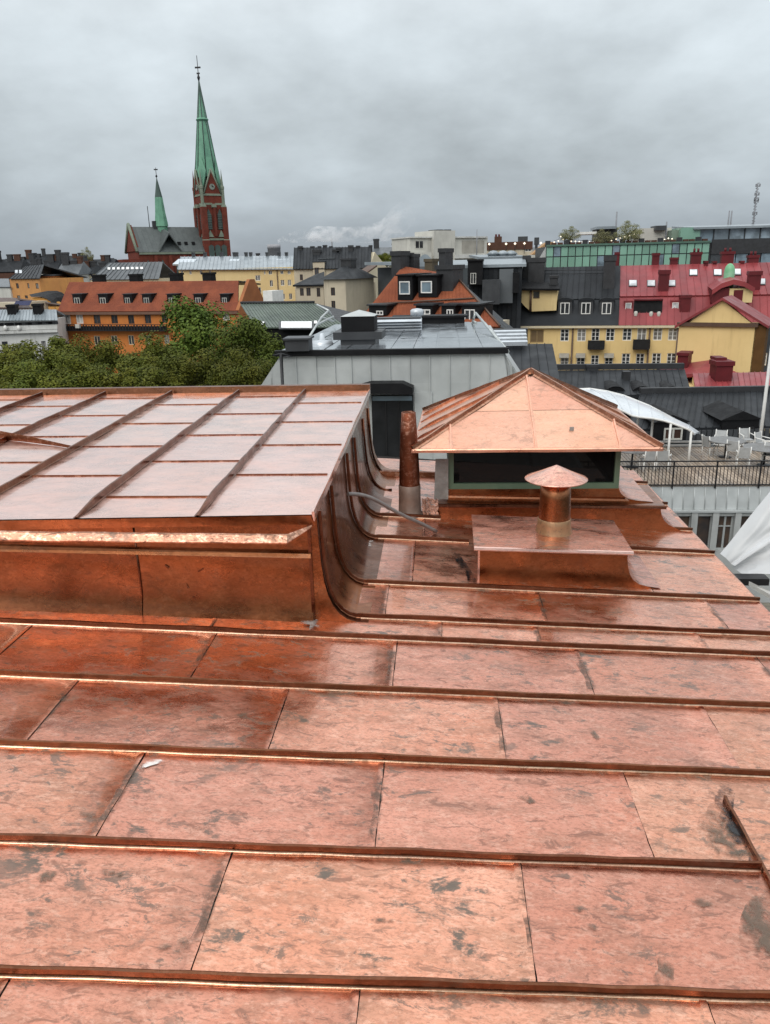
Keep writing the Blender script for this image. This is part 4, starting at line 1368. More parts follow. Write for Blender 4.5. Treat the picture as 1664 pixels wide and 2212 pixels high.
# deck boards, each one a piece
np_ = 74
bw = (FT.w + 5) / np_
for i in range(np_):
    s = -2.5 + i * bw
    MB().slab([FT.P(s + .012, zt_ + .03, -.1), FT.P(s + bw - .012, zt_ + .03, -.1), FT.P(s + bw - .012, zt_ + .03, -bk), FT.P(s + .012, zt_ + .03, -bk)], .03, V((0, 0, 1))).build('deck_board', M_WOOD, terr)
MB().slab([FT.P(-3, zt_ - .01, -.1), FT.P(FT.w + 3, zt_ - .01, -.1), FT.P(FT.w + 3, zt_ - .01, -bk), FT.P(-3, zt_ - .01, -bk)], .1, V((0, 0, 1))).build('terrace_slab', M_BLACK, terr)
# railing
rail = thing('terrace_railing', 'thin black metal railing along the front edge of the wooden terrace', 'railing', FT.P(5, zt_, 0))
zt1 = FT.hit('i', 800, 605)[1]
zt2 = FT.hit('i', 800, 655)[1]
for z in (zt1, zt2, zt_ + .08):
    MB().obox(FT.P(FT.w / 2, 0, -.04), FT.t, FT.n, FT.w + 5, .04, z - .02, z + .025).build('rail', M_BLACKM, rail)
ps = FT.hit('i', 1140, 700)[0] - FT.hit('i', 710, 700)[0]
p_0 = FT.hit('i', 710, 700)[0]
for i in range(-2, 5):
    MB().obox(FT.P(p_0 + i * ps, 0, -.04), FT.t, FT.n, .05, .05, zt_ - .05, zt1).build('post', M_BLACKM, rail)
me = MB().box((-.011, -.011, 0), (.011, .011, zt2 - zt_ - .1)).mesh('baluster', M_BLACKM)
nb = 12
for i in range(-2 * nb, 4 * nb):
    if i % nb:
        place('baluster', me, rail, FT.P(p_0 + i * ps / nb, zt_ + .09, -.04), FT.rot)
# low white rail at the far side of the deck
br = thing('white_parapet_rail', 'low white double rail closing the far side of the wooden terrace', 'railing', FT.P(6, zt_, -bk))
for dz in (.06, .22):
    MB().obox(FT.P(FT.w / 2, 0, -bk + .02), FT.t, FT.n, FT.w + 4, .06, zt_ + dz, zt_ + dz + .08).build('rail', M_WHITE, br)
for i in range(9):
    MB().obox(FT.P(-1 + i * 1.9, 0, -bk + .0), FT.t, FT.n, .06, .05, zt_ + .03, zt_ + .24).build('post', M_WHITE, br)
# curved white awning on posts
aw = thing('white_awning', 'curved white fabric awning on slim white posts over the terrace', 'awning', FT.P(2, zt_, -4))
far_ = [(470, 665), (600, 660), (700, 675), (800, 700), (880, 732), (950, 760), (1020, 797), (1100, 840), (1190, 885), (1275, 940)]
near_ = [(640, 740), (745, 770), (800, 795), (850, 820), (890, 828), (970, 836), (1040, 850), (1090, 866), (1180, 900), (1215, 928)]
M_AWN = plain('awning_fabric', (0.70, 0.73, 0.76), (0.60, 0.63, 0.66), 1.2, .35, coat=.3)
rf_, rn_ = [atY('f', x, y, YT + 6.2) for x, y in far_], [atY('f', x, y, YT + 3.2) for x, y in near_]
rows = [[a.lerp(b, w / 5) + V((0, 0, .12 * math.sin(w / 5 * 3.14))) for a, b in zip(rf_, rn_)] for w in range(6)]
m = MB().grid(rows)
m.grid([[p - V((0, 0, .05)) for p in r] for r in rows])
m.build('canopy', M_AWN, aw)
for i_ in range(1, 9):
    MB().tube([r_[i_] + V((0, 0, .012)) for r_ in rows], .014, 5).build('canopy_seam', M_AWN, aw)
m = MB()
m.tube(rn_, .045, 6)
m.build('front_bar', M_WHITE, aw)
MB().tube(rf_, .04, 6).build('rear_bar', M_WHITE, aw)
for (x, y0, yb_, d) in ((1078, 868, 1150, YT + 3.2), (1200, 910, 1110, YT + 3.2), (972, 838, 960, YT + 4.4), (885, 830, 890, YT + 5.0)):
    a = atY('f', x, y0, d)
    MB().tube([V((a.x, a.y, zt_ + .03)), a], .05, 8).build('post', M_WHITE, aw)


def chair_mesh():
    t = MB()
    seat = MB().box((-.22, -.22, .42), (.22, .22, .45)).mesh('seat', M_SEAT)
    back = MB().hexa([V((-.21, .19, .46)), V((.21, .19, .46)), V((.21, .22, .46)), V((-.21, .22, .46)), V((-.2, .27, .86)), V((.2, .27, .86)), V((.2, .30, .86)), V((-.2, .30, .86))]).mesh('backrest', M_SEAT)
    leg = MB().tube([V((0, 0, 0)), V((0, 0, .44))], .022, 6).mesh('leg', M_WHITE)
    arm = MB().tube([V((0, -.22, .44)), V((0, -.2, .64)), V((0, .24, .66))], .022, 6).mesh('armrest', M_WHITE)
    post = MB().tube([V((0, .2, .4)), V((0, .295, .9))], .022, 6).mesh('back_post', M_WHITE)
    return seat, back, leg, arm, post


M_SEAT = plain('chair_mesh_fabric', (0.42, 0.43, 0.43), None, 4, .6)
CM = chair_mesh()


def chair(label, p, rot):
    t = thing('terrace_chair', label, 'chair', p, 'white chairs on the roof terrace')
    t.rotation_euler = (0, 0, rot)
    place('seat', CM[0], t, local=True)
    place('backrest', CM[1], t, local=True)
    for x in (-.22, .22):
        for y in (-.2, .2):
            o = place('leg', CM[2], t, (x, y, 0), local=True)
        place('armrest', CM[3], t, (x * 1.1, 0, 0), local=True)
        place('back_post', CM[4], t, (x, 0, 0), local=True)
    return t


def table(label, p, r, h=.74):
    t = thing('terrace_table', label, 'table', p, 'tables on the roof terrace')
    MB().lathe((p.x, p.y), [(0, p.z + h - .03), (r, p.z + h - .03), (r, p.z + h), (0, p.z + h)], 20, False).build('table_top', plain('table_slate', (0.16, 0.155, 0.15), None, 4, .35), t)
    MB().tube([V((p.x, p.y, p.z)), V((p.x, p.y, p.z + h - .03))], .04, 8).build('pedestal', M_BLACKM, t)
    MB().lathe((p.x, p.y), [(.26, p.z), (.26, p.z + .03), (.04, p.z + .05)], 12).build('foot', M_BLACKM, t)
    return t


zd = zt_ + .03
fl = lambda x, y: atZ('i', x, y, zd)
chair('white terrace chair left of the round table, seen from behind', fl(1060, 545), 2.0)
chair('white terrace chair facing us right of the round table', fl(1290, 590), 2.6)
chair('white terrace chair nearest the railing, at the wide table', fl(1385, 660), 2.9)
chair('white terrace chair beside the flagpole foot', fl(1580, 520), .6)
chair('white terrace chair at the right end of the wide table', fl(1640, 640), -.5)
chair('white terrace chair far behind the round table', fl(1420, 480), .1)
chair('white terrace chair half hidden behind the round table', fl(1160, 500), -.4)
chair('grey-backed terrace chair under the awning beside its front post', fl(600, 690), 2.7)
chair('grey-backed terrace chair farthest left under the awning', fl(440, 690), 3.3)
table('round slate table between white terrace chairs', fl(1215, 560), .75)
table('wide slate table cut by the right edge of the picture', fl(1600, 640), .85)
table('dark low table left under the awning near the hood', fl(290, 660), .7)
# flagpole
fp = thing('flagpole', 'tall white flagpole standing on the terrace at the right edge', 'flagpole', fl(1555, 470))
b0 = fl(1552, 480)
MB().tube([b0, b0 + V((0, 0, 2)), b0 + V((0, 0, 9.5))], [.075, .07, .05], 12).build('pole', M_WHITE, fp)
MB().lathe((b0.x, b0.y), [(.16, b0.z), (.16, b0.z + .05), (.09, b0.z + .08), (.085, b0.z + .35), (.07, b0.z + .36)], 12).build('base', M_LEAD, fp)
MB().lathe((b0.x, b0.y), [(.0, b0.z + 9.7), (.09, b0.z + 9.6), (.0, b0.z + 9.5)], 10).build('finial', M_WHITE, fp)

# =================================================================== the town
M_ORANGE = plain('orange_plaster', (0.60, 0.21, 0.055), (0.50, 0.17, 0.05), .35, .85, streak=.25)
M_ORANGE2 = plain('apricot_plaster', (0.58, 0.29, 0.10), (0.50, 0.24, 0.09), .35, .85, streak=.2)
M_YELLOW = plain('yellow_plaster', (0.78, 0.575, 0.27), (0.72, 0.525, 0.24), .3, .85, streak=.22, dirtcol=(.25, .14, .05))
M_YELLOWP = plain('pale_yellow_plaster', (0.72, 0.56, 0.29), (0.66, 0.50, 0.25), .3, .85, streak=.2, dirtcol=(.3, .2, .1))
M_BEIGE = plain('beige_plaster', (0.56, 0.49, 0.37), (0.48, 0.42, 0.32), .3, .85, streak=.3, dirtcol=(.2, .17, .13))
M_CREAM = plain('cream_plaster', (0.66, 0.58, 0.42), (0.6, 0.52, 0.37), .3, .85, streak=.2)
M_LIGHT = plain('light_render', (0.56, 0.55, 0.50), (0.48, 0.47, 0.43), .3, .8, streak=.25)
M_STONEW = plain('white_stone', (0.62, 0.62, 0.60), (0.50, 0.50, 0.48), .5, .8, streak=.3)
M_DKROOF = plain('dark_roof_sheet', (0.030, 0.033, 0.037), (0.021, 0.023, 0.026), .5, .5, .0, rnd=.2, coat=.0, spec=.16, bumpy=.1, bscale=3)
M_GRROOF = plain('grey_roof_sheet', (0.105, 0.115, 0.122), (0.075, 0.083, 0.09), .4, .45, .0, rnd=.2, coat=.15, spec=.4)
M_LTROOF = plain('pale_roof_sheet', (0.30, 0.34, 0.365), (0.22, 0.255, 0.28), .4, .36, .2, rnd=.1, coat=.4)
M_REDROOF = plain('red_painted_roof', (0.29, 0.048, 0.052), (0.21, 0.034, 0.038), .4, .45, .0, rnd=.14, coat=.12, spec=.35)
M_REDDK = plain('dark_red_sheet', (0.13, 0.014, 0.018), (0.09, 0.010, 0.013), .6, .55, spec=.3)
M_GNROOF = plain('green_patina_roof', (0.115, 0.145, 0.118), (0.085, 0.11, 0.092), .5, .5, .1, rnd=.12, streak=.15)
M_PATINA = plain('church_patina', (0.16, 0.36, 0.24), (0.10, 0.24, 0.165), .25, .6, .1, streak=.35, dirtcol=(.04, .08, .06))
M_PATDK = plain('church_patina_dark', (0.055, 0.09, 0.075), (0.04, 0.06, 0.055), .3, .6)
M_BRICK = plain('church_brick', (0.17, 0.042, 0.027), (0.12, 0.032, 0.022), .6, .85, streak=.25, dirt=.4, dirtcol=(.06, .03, .02))
M_SLATE = plain('church_slate', (0.085, 0.097, 0.095), (0.065, 0.075, 0.074), .5, .5, rnd=.1)
M_STONEG = plain('greenish_stone', (0.22, 0.25, 0.19), (0.16, 0.19, 0.15), .7, .8)
M_BRCH = plain('brown_chimney', (0.10, 0.05, 0.035), None, 1, .8)


def tile_mat(name, c1, c2):
    m, nt, bs = newmat(name)
    n = noise_tex(nt, .5, 5, .6)
    n2 = noise_tex(nt, 9, 3, .6, (1, 1, 3))
    c = mixc(nt, ramp(nt, n.outputs['Fac'], .35, .65), c2, c1)
    c = mixc(nt, ramp(nt, n2.outputs['Fac'], .45, .7, 0, .5), c, tuple(x * .45 for x in c1))
    nt.links.new(c, bs.inputs['Base Color'])
    bs.inputs['Roughness'].default_value = .8
    bs.inputs['Specular IOR Level'].default_value = .15
    g = nd(nt, 'ShaderNodeNewGeometry')
    mp = nd(nt, 'ShaderNodeMapping')
    mp.inputs['Scale'].default_value = (1, 1, 1)
    nt.links.new(g.outputs['Position'], mp.inputs[0])
    w = nd(nt, 'ShaderNodeTexWave', wave_type='BANDS', bands_direction='Z', wave_profile='SAW')
    w.inputs['Scale'].default_value = .95
    w.inputs['Distortion'].default_value = .3
    nt.links.new(mp.outputs[0], w.inputs['Vector'])
    w2 = nd(nt, 'ShaderNodeTexWave', wave_type='BANDS', bands_direction='X')
    w2.inputs['Scale'].default_value = 1.3
    nt.links.new(mp.outputs[0], w2.inputs['Vector'])
    b1 = bump(nt, bs, w.outputs['Fac'], .9, .06)
    bump(nt, bs, w2.outputs['Fac'], .7, .05, b1)
    MATS[name] = m
    return m


M_TILE = tile_mat('red_brown_tile', (0.27, 0.080, 0.042), (0.20, 0.060, 0.035))
M_TILE2 = tile_mat('orange_tile', (0.28, 0.085, 0.040), (0.21, 0.062, 0.032))


def slope(parent, F, k, eL, eR, rL, rR, eback, back, mat, name='roof', th=.22, panels=0, rib=.08, rows=1, rear=True, infill=None):
    """pitched roof: front slope from eave pixels to ridge pixels, mirrored rear slope, gable infill"""
    P = [F.P(*F.hit(k, *eL, eback), -eback), F.P(*F.hit(k, *eR, eback), -eback), F.P(*F.hit(k, *rR, back), -back), F.P(*F.hit(k, *rL, back), -back)]
    if panels:
        o = seam_roof(parent, P[0], P[1], P[2], P[3], panels, mat, name, rib=rib, rows=rows)
    else:
        o = MB().slab(P, th).build(name, mat, parent)
    if rear:
        d = -F.n * (back - eback)
        q0, q1 = V((P[0].x, P[0].y, P[0].z)) + d * 2, V((P[1].x, P[1].y, P[1].z)) + d * 2
        r0, r1 = P[3] - V((0, 0, .01)), P[2] - V((0, 0, .01))
        MB().slab([q1, q0, r0 - F.n * .02, r1 - F.n * .02], th).build('rear_slope', mat, parent)
        if infill:
            m = MB()
            dn = V((0, 0, th + .05))
            for e, rr_, q in ((P[0], P[3], q0), (P[1], P[2], q1)):
                i_ = (P[1] - P[0]).normalized() * (.25 if e is P[0] else -.25)
                a, b, c = e - dn + i_ - F.n * .3, rr_ - dn * 1.2 + i_, q - dn + i_ + F.n * .3
                m.add([a, b, c, a + i_, b + i_, c + i_], ((0, 1, 2), (5, 4, 3), (0, 2, 5, 3), (0, 3, 4, 1), (1, 4, 5, 2)))
            m.build('gable', infill, parent)
    return o, P


def dormer(parent, F, k, r, bf, deep, wm, rm, win=None, style='two', fm=None, gm=None, top='flat', over=.12):
    """box dormer: front at setback bf; win = picture rect of its window"""
    a = F.rect(k, *r, bf)
    m = MB()
    c = [F.P(a[0], a[1], -bf), F.P(a[2], a[1], -bf), F.P(a[2], a[1], -bf - deep), F.P(a[0], a[1], -bf - deep)]
    up = V((0, 0, a[3] - a[1]))
    m.hexa(c + [p + up for p in c])
    d = m.build('dormer', wm, parent)
    o = over
    e = [F.P(a[0] - o, a[3], -bf + o), F.P(a[2] + o, a[3], -bf + o), F.P(a[2] + o, a[3] + .06, -bf - deep), F.P(a[0] - o, a[3] + .06, -bf - deep)]
    if top == 'flat':
        MB().slab([p + V((0, 0, .10)) for p in e], .10, V((0, 0, 1))).build('dormer_roof', rm, d)
    elif top == 'gable':
        h = (a[2] - a[0]) * .24
        m = MB()
        mid0, mid1 = (e[0] + e[1]) / 2 + V((0, 0, h)), (e[2] + e[3]) / 2 + V((0, 0, h))
        m.add([e[0], e[1], e[2], e[3], mid0, mid1], ((0, 1, 4), (1, 2, 5, 4), (2, 3, 5), (3, 0, 4, 5), (3, 2, 1, 0)))
        m.build('dormer_roof', rm, d)
    else:                                   # arched
        m = MB()
        pts = []
        for i in range(9):
            w = math.pi * i / 8
            s = (a[0] + a[2]) / 2 - math.cos(w) * (a[2] - a[0] + 2 * o) / 2
            pts.append((s, a[3] + math.sin(w) * (a[2] - a[0]) * .22))
        m.grid([[F.P(s, z, -bf + o) for s, z in pts], [F.P(s, z, -bf - deep) for s, z in pts]], False)
        m.add([F.P(s, z, -bf + o) for s, z in pts], (tuple(range(9)),))
        m.build('dormer_roof', rm, d)
    if win:
        for wr_ in (win if isinstance(win, list) else [win]):
            q = F.rect(k, *wr_, bf)
            window(F, q, d, style, fm, gm, 0.0, out=-bf + .035)
    return d


def skylight(parent, F, k, x, y, w, h, plane, mat=None):
    """roof window lying in a slope given by its four corners"""
    P0, P1, P2, P3 = plane
    nrm = (P1 - P0).cross(P3 - P0).normalized()
    q = []
    for dx, dy in ((-w / 2, h / 2), (w / 2, h / 2), (w / 2, -h / 2), (-w / 2, -h / 2)):
        r = ray(k, x + dx, y + dy)
        q.append(ORG + r * ((P0 - ORG).dot(nrm) / r.dot(nrm)))
    o = MB().slab([p + nrm * .13 for p in q], .05, nrm).build('skylight', mat or M_SKYL, parent)
    c = sum(q, V((0, 0, 0))) / 4
    MB().slab([c + (p - c) * 1.16 + nrm * .07 for p in q], .10, nrm).build('frame', M_DKG, o)
    return o


# ---- orange apartment house with red-brown tiled roof
F = facade('a', 372, 538, 1512, 531, 118)
wins = W(F, 'a', [(595, 555, 645, 612), (707, 555, 755, 610), (815, 555, 860, 612), (922, 553, 968, 610), (1030, 550, 1072, 605), (1140, 548, 1180, 595)], 'two', M_BROWNF) + \
    W(F, 'a', [(402, 555, 455, 612), (482, 553, 534, 610)], 'two', M_WHITE, M_CURT) + W(F, 'a', [(1420, 542, 1468, 590)], 'two', M_WHITE, M_CURT) + \
    W(F, 'a', [(400, 688, 442, 750), (597, 688, 645, 748), (706, 686, 754, 745), (816, 685, 860, 745), (925, 684, 970, 742), (1045, 682, 1085, 740)], 'two', M_CREAM)
b = building('orange_apartment_house', 'orange apartment house with red-brown tiled mansard roof behind the trees', F, 11, 0, M_ORANGE, wins)
rf, PL = slope(b, F, 'a', (366, 533), (1520, 527), (442, 345), (1522, 335), -.4, 4.2, M_TILE, rear=False)
MB().slab([PL[3], PL[2], PL[2] - F.n * 7 + V((0, 0, -.6)), PL[3] - F.n * 7 + V((0, 0, -.6))], .2).build('upper_roof', M_DKROOF, b)
m = MB()
m.slab([F.P(F.w + .02, 0, 0), F.P(F.w + .02, 0, -9), F.P(F.w + .02, F.A.z - .4, -9), F.P(F.w + .02, PL[2].z + .15, -5.0), F.P(F.w + .02, PL[2].z + .15, -3.6), F.P(F.w + .02, F.A.z + .2, .3)], .5, -F.t)
m.build('gable_wall', plain('dull_orange_plaster', (0.36, 0.14, 0.06), (0.28, 0.11, 0.05), .5, .85), b)
for x0, x1, y0, y1 in ((585, 645, 300, 352), (822, 882, 296, 350), (1080, 1142, 290, 346), (1290, 1350, 286, 345)):
    chim_px(rf, F, 'a', x0, y0, x1, y1, 4.3, M_BLACK, d=1.4)
for x0, x1 in ((460, 530), (625, 695), (785, 850), (905, 972), (1065, 1132), (1235, 1302), (1405, 1467)):
    dormer(b, F, 'a', (x0, 424, x1, 505), .9, 2.4, M_BLACK, M_DKROOF, (x0 + 14, 445, x1 - 14, 500), 'two', M_LIGHT, M_GLASS)
MB().obox(F.P(F.w / 2, 0, .25), F.t, F.n, F.w + .8, .55, F.A.z - .35, F.A.z + .02).build('cornice', plain('brown_cornice', (0.16, 0.08, 0.05), None, 1, .7), b)
bl = F.rect('a', 358, 612, 1095, 655)
o = MB().slab([F.P(bl[0], bl[1], 1.2), F.P(bl[2], bl[1], 1.2), F.P(bl[2], bl[1] + .12, 1.2), F.P(bl[0], bl[1] + .12, 1.2)], 1.2, F.n).build('balcony', M_BLACKM, b)
MB().slab([F.P(bl[0], bl[1] + .1, 1.14), F.P(bl[2], bl[1] + .1, 1.14), F.P(bl[2], bl[3] - .25, 1.14), F.P(bl[0], bl[3] - .25, 1.14)], .03, F.n).build('balcony_panel', M_BLACK, o)
for i in range(42):
    s = bl[0] + (bl[2] - bl[0]) * i / 41
    MB().obox(F.P(s, 0, 1.17), F.t, F.n, .22, .04, bl[1] + .1, bl[3] - .08 * (i % 3)).build('balcony_slat', M_BLACKM, o)
MB().obox(F.P((bl[0] + bl[2]) / 2, 0, 1.18), F.t, F.n, bl[2] - bl[0], .06, bl[3] - .05, bl[3] + .03).build('rail', M_BLACKM, o)
for x, y in ((372, 625), (536, 622)):
    q = F.rect('a', x - 14, y - 12, x + 14, y + 12)
    MB().obox(F.P((q[0] + q[2]) / 2, 0, 1.3), F.t, F.n, q[2] - q[0], .5, q[1], q[3]).build('planter', M_LIGHT, b)

# ---- white stone house at the left edge
A = atY('a', -120, 594, 110)
F = Fac(A, V((atY('a', 362, 590, 112).x, 112, A.z)))
wins = W(F, 'a', [(10, 725, 60, 800), (262, 722, 302, 800), (318, 722, 355, 800)], 'two', M_GLASS)
b = building('white_stone_house', 'white stone house with pale grey metal roof at the left edge', F, 5, 0, M_STONEW, wins)
rf, PL = slope(b, F, 'a', (-130, 590), (368, 588), (-100, 522), (360, 520), -.5, 3.0, M_LTROOF, panels=24, rib=.1, rear=True)
for x0, x1, y0, y1 in ((38, 105, 492, 560), (203, 268, 487, 560)):
    chim_px(rf, F, 'a', x0, y0, x1, y1, 1.3, M_BLACK, d=1.6)
z0 = F.hit('a', 100, 622)[1]
for i in range(22):
    s = F.w * (i + .5) / 22
    MB().obox(F.P(s, 0, .03), F.t, F.n, .8, .06, z0, F.A.z - .35).build('loggia_shade_panel', M_BLACK if i % 3 else M_DKG, b)  # dark panels on the wall stand in for shade in the loggia recess
for y0, y1, out in ((640, 652, .25), (658, 672, .5)):
    q = F.rect('a', 0, y0, 100, y1)
    MB().obox(F.P(F.w / 2, 0, out / 2), F.t, F.n, F.w, out, q[1], q[3]).build('cornice', M_STONEW, b)
for x in (42, 127):
    q = F.hit('a', x, 637)
    MB().lathe((F.P(q[0], 0, .5).x, F.P(q[0], 0, .5).y), [(0, q[1] - .4), (.2, q[1] - .3), (.26, q[1]), (.2, q[1] + .3), (0, q[1] + .4)], 10).build('globe_urn', M_WHITE, b)

# ---- apricot houses farther left
F = facade('h', 120, 402, 500, 396, 165)
b = building('apricot_house', 'apricot house with wide dark grey roof at the far left', F, 9, 0, M_ORANGE2,
             W(F, 'h', [(200, 455, 245, 522), (345, 455, 380, 520), (450, 455, 498, 525), (215, 610, 262, 650), (315, 610, 360, 650)], 'two', M_BROWNF))
slope(b, F, 'h', (115, 398), (505, 392), (320, 240), (560, 215), -.4, 4.5, M_DKROOF, panels=8, rib=.1)
for x in (213, 266):
    skylight(b, F, 'h', x, 312, 34, 40, [F.P(*F.hit('h', *p, bk_), -bk_) for p, bk_ in (((115, 398), -.4), ((505, 392), -.4), ((560, 215), 4.5), ((320, 240), 4.5))])
MB().obox(F.P(F.w * .5, 0, .15), F.t, F.n, F.w, .3, F.A.z - 7.2, F.A.z - 6.9).build('cornice', M_BROWNF, b)
F = facade('h', 500, 370, 690, 368, 160)
b = building('apricot_stair_tower', 'tall apricot house block beside the dark-roofed apricot house', F, 7, 0, M_ORANGE2, W(F, 'h', [(555, 388, 605, 440), (575, 525, 620, 580)], 'two', M_BROWNF))
MB().slab([F.P(-.4, F.A.z + .3, .4), F.P(F.w + .4, F.A.z + .3, .4), F.P(F.w + .4, F.A.z + .5, -7.2), F.P(-.4, F.A.z + .5, -7.2)], .3, V((0, 0, 1))).build('roof', M_DKROOF, b)
F = facade('h', 690, 405, 800, 408, 168)
b = building('ochre_annex', 'narrow ochre annex right of the apricot block', F, 6, 0, M_CREAM, W(F, 'h', [(750, 450, 785, 520)], 'two', M_BROWNF))
MB().slab([F.P(-.4, F.A.z + .25, .4), F.P(F.w + .4, F.A.z + .25, .4), F.P(F.w + .4, F.A.z + .4, -6.2), F.P(-.4, F.A.z + .4, -6.2)], .3, V((0, 0, 1))).build('roof', M_BLACK, b)
F = facade('h', 405, 640, 720, 780, 140)
A = atY('h', 415, 640, 138)
F = Fac(A, V((atY('h', 730, 640, 138).x, A.y, A.z)))
b = thing('ochre_gable_house', 'small ochre house with curved black roof left of the orange house', 'building', F.P(3, 0, -3))
prof = [(415, 640), (540, 640), (600, 660), (655, 700), (700, 750), (725, 795)]
pts = [F.P(*F.hit('h', x, y)) for x, y in prof]
low = [V((p.x, p.y, 0)) for p in (pts[-1], pts[0])]
m = MB()
m.slab(low[::-1] + pts[::-1], 6, F.n)
m.build('wall', plain('ochre_plaster', (0.60, 0.31, 0.085), (0.55, 0.28, 0.08), .3, .85), b)
m = MB()
up = [(370, 600), (550, 575), (640, 590), (720, 640), (760, 700), (770, 790)]
m.grid([[p + F.n * .3 + V((0, 0, .15)) for p in pts], [F.P(*F.hit('h', x, y, 3), -3) for x, y in up], [p - F.n * 6 + V((0, 0, 1)) for p in pts]], False)
m.build('roof', M_BLACK, b)
F = facade('h', -60, 500, 125, 502, 172)
b = building('grey_yard_house', 'low grey house with black lean-to roof at the left picture edge', F, 6, 0, M_LIGHT)
slope(b, F, 'h', (-70, 500), (128, 502), (-40, 395), (110, 395), -.3, 2.5, M_GRROOF, rear=True)
F = facade('h', -60, 700, 200, 700, 125)
b = building('brown_roof_house', 'low house with brown roof and blue awning strip below the apricot house', F, 6, 0, M_BEIGE)
slope(b, F, 'h', (-70, 770), (410, 770), (-40, 640), (190, 640), -.3, 3.5, plain('brown_roof', (0.11, 0.075, 0.065), None, .6, .6))
q = F.rect('h', 190, 680, 400, 735, -.5)
MB().slab([F.P(q[0], q[1], .9), F.P(q[2], q[1], .9), F.P(q[2], q[3], .3), F.P(q[0], q[3], .3)], .05).build('blue_awning', plain('blue_cloth', (0.02, 0.025, 0.08), None, 1, .7), b)

# ---- long grey roof with a row of round skylights, and pale metal roofs
F = facade('a', 580, 332, 1010, 326, 150)
b = building('skylight_hall', 'long grey-roofed block with a row of bright skylights', F, 8, 0, M_CREAM)
rf, PL = slope(b, F, 'a', (575, 330), (1015, 324), (700, 222), (1040, 215), -.4, 6, M_GRROOF, panels=14, rib=.1)
for i in range(8):
    skylight(b, F, 'a', 697 + i * 29.8, 261 - i * .4, 17, 14, PL, plain('bright_dome', (0.9, 0.9, 0.88), None, 1, .25))
F = facade('c', -420, 410, 562, 410, 142)
wins = W(F, 'c', [(232, 458, 277, 503), (355, 500, 385, 553), (448, 498, 482, 545), (508, 496, 540, 545), (240, 560, 284, 612), (318, 600, 346, 625), (455, 615, 488, 662), (520, 612, 549, 662), (350, 612, 392, 668), (135, 505, 160, 550), (190, 500, 205, 550),
                      (345, 418, 377, 450), (445, 418, 473, 447), (507, 418, 536, 447), (305, 415, 320, 450), (-240, 418, -218, 450), (-160, 418, -140, 450), (-400, 418, -380, 450), (-330, 418, -308, 450)], 'two', M_WHITE)
b = building('yellow_row_house', 'long pale yellow row house with blue-grey metal roof left of centre', F, 11, 0, M_YELLOWP, wins)
rf, PL = slope(b, F, 'c', (-430, 408), (568, 405), (-400, 300), (560, 290), -.5, 6.5, M_LTROOF, panels=30, rib=.12)
q = F.hit('c', 430, 600)
MB().tube([F.P(q[0], F.A.z - .3, .12), F.P(q[0], 6, .12)], .09, 6).build('drain_pipe', M_BROWNF, b)
for x in (50, 70, 150, 190, 330, 432, 495, -60, -200, -300):
    chim_px(rf, F, 'c', x - 11, 264, x + 13, 310, 6.3, M_DKG, d=.8)
for x, w in ((478, 190), (-380, 170), (30, 90)):
    q = [F.P(*F.hit('c', *p, 3.2), -3.2 + o) for p, o in (((x - w / 2, 362), .5), ((x + w / 2, 362), .5), ((x + w / 2 + 10, 318), -1.5), ((x - w / 2 + 20, 318), -1.5))]
    MB().slab(q, .3).build('roof_light', plain('bright_sheet', (0.62, 0.68, 0.73), None, 1, .2, .3, coat=.5), b)

# ---- beige courtyard complex with dark steep roof
F = facade('c', 562, 402, 1212, 395, 128)
wins = W(F, 'c', [(612, 450, 640, 500), (1058, 435, 1085, 508), (1122, 437, 1160, 505), (1060, 552, 1090, 620), (1128, 552, 1165, 620), (1065, 665, 1090, 705), (1130, 665, 1165, 700)], 'two', M_BROWNF)
b = building('beige_courtyard_house', 'tall beige courtyard house with steep dark roof and many chimneys', F, 10, 0, M_BEIGE, wins)
rf, PL = slope(b, F, 'c', (556, 404), (1216, 396), (565, 222), (1222, 215), -.4, 5.0, M_DKROOF, panels=24, rib=.1, infill=M_CREAM)
m = MB()
g0, g1, g2 = F.P(F.w - .05, F.A.z, -.2), F.P(*F.hit('c', 1225, 238, 5), -5), F.P(F.w + 2.2, F.A.z - .3, -9)
m.slab([V((g0.x, g0.y, 0)), V((g2.x, g2.y, 0)), g2, V((g1.x + .5, g1.y, g1.z - .4)), g0], .5, F.t)
m.build('gable_wall', M_CREAM, b)
for x0, x1, y0, y1, bkk in ((597, 633, 212, 292, 4.2), (702, 733, 213, 245, 5), (765, 790, 212, 240, 5), (808, 840, 203, 240, 5), (862, 888, 213, 240, 5), (925, 962, 225, 310, 3.6), (1024, 1066, 205, 300, 3.8), (1092, 1124, 208, 250, 4.8), (1200, 1228, 204, 250, 5), (720, 790, 245, 345, 3.0), (890, 950, 240, 300, 3.6)):
    chim_px(rf, F, 'c', x0, y0, x1, y1, bkk, M_DKM, d=1.0)
d = dormer(b, F, 'c', (722, 346, 826, 470), -.3, 3, M_BEIGE, M_DKROOF, (738, 392, 775, 460), 'two', M_BROWNF)
dormer(b, F, 'c', (775, 318, 905, 350), 2.0, 2.5, M_DKROOF, M_GRROOF)
F = facade('c', 580, 540, 812, 535, 118)
b = building('beige_wing', 'low beige wing with dark hipped roof before the courtyard house', F, 5, 0, M_BEIGE, W(F, 'c', [(612, 567, 648, 632), (667, 565, 706, 632), (755, 565, 788, 640)], 'two', M_BROWNF))
P = [F.P(-.4, F.A.z, .4), F.P(F.w + .3, F.A.z, .4)] + [F.P(*F.hit('c', *p, 4.5), -4.5) for p in ((820, 425), (735, 455))]
MB().slab(P, .25).build('roof', M_DKROOF, b)
F = facade('c', 815, 493, 1000, 490, 112)
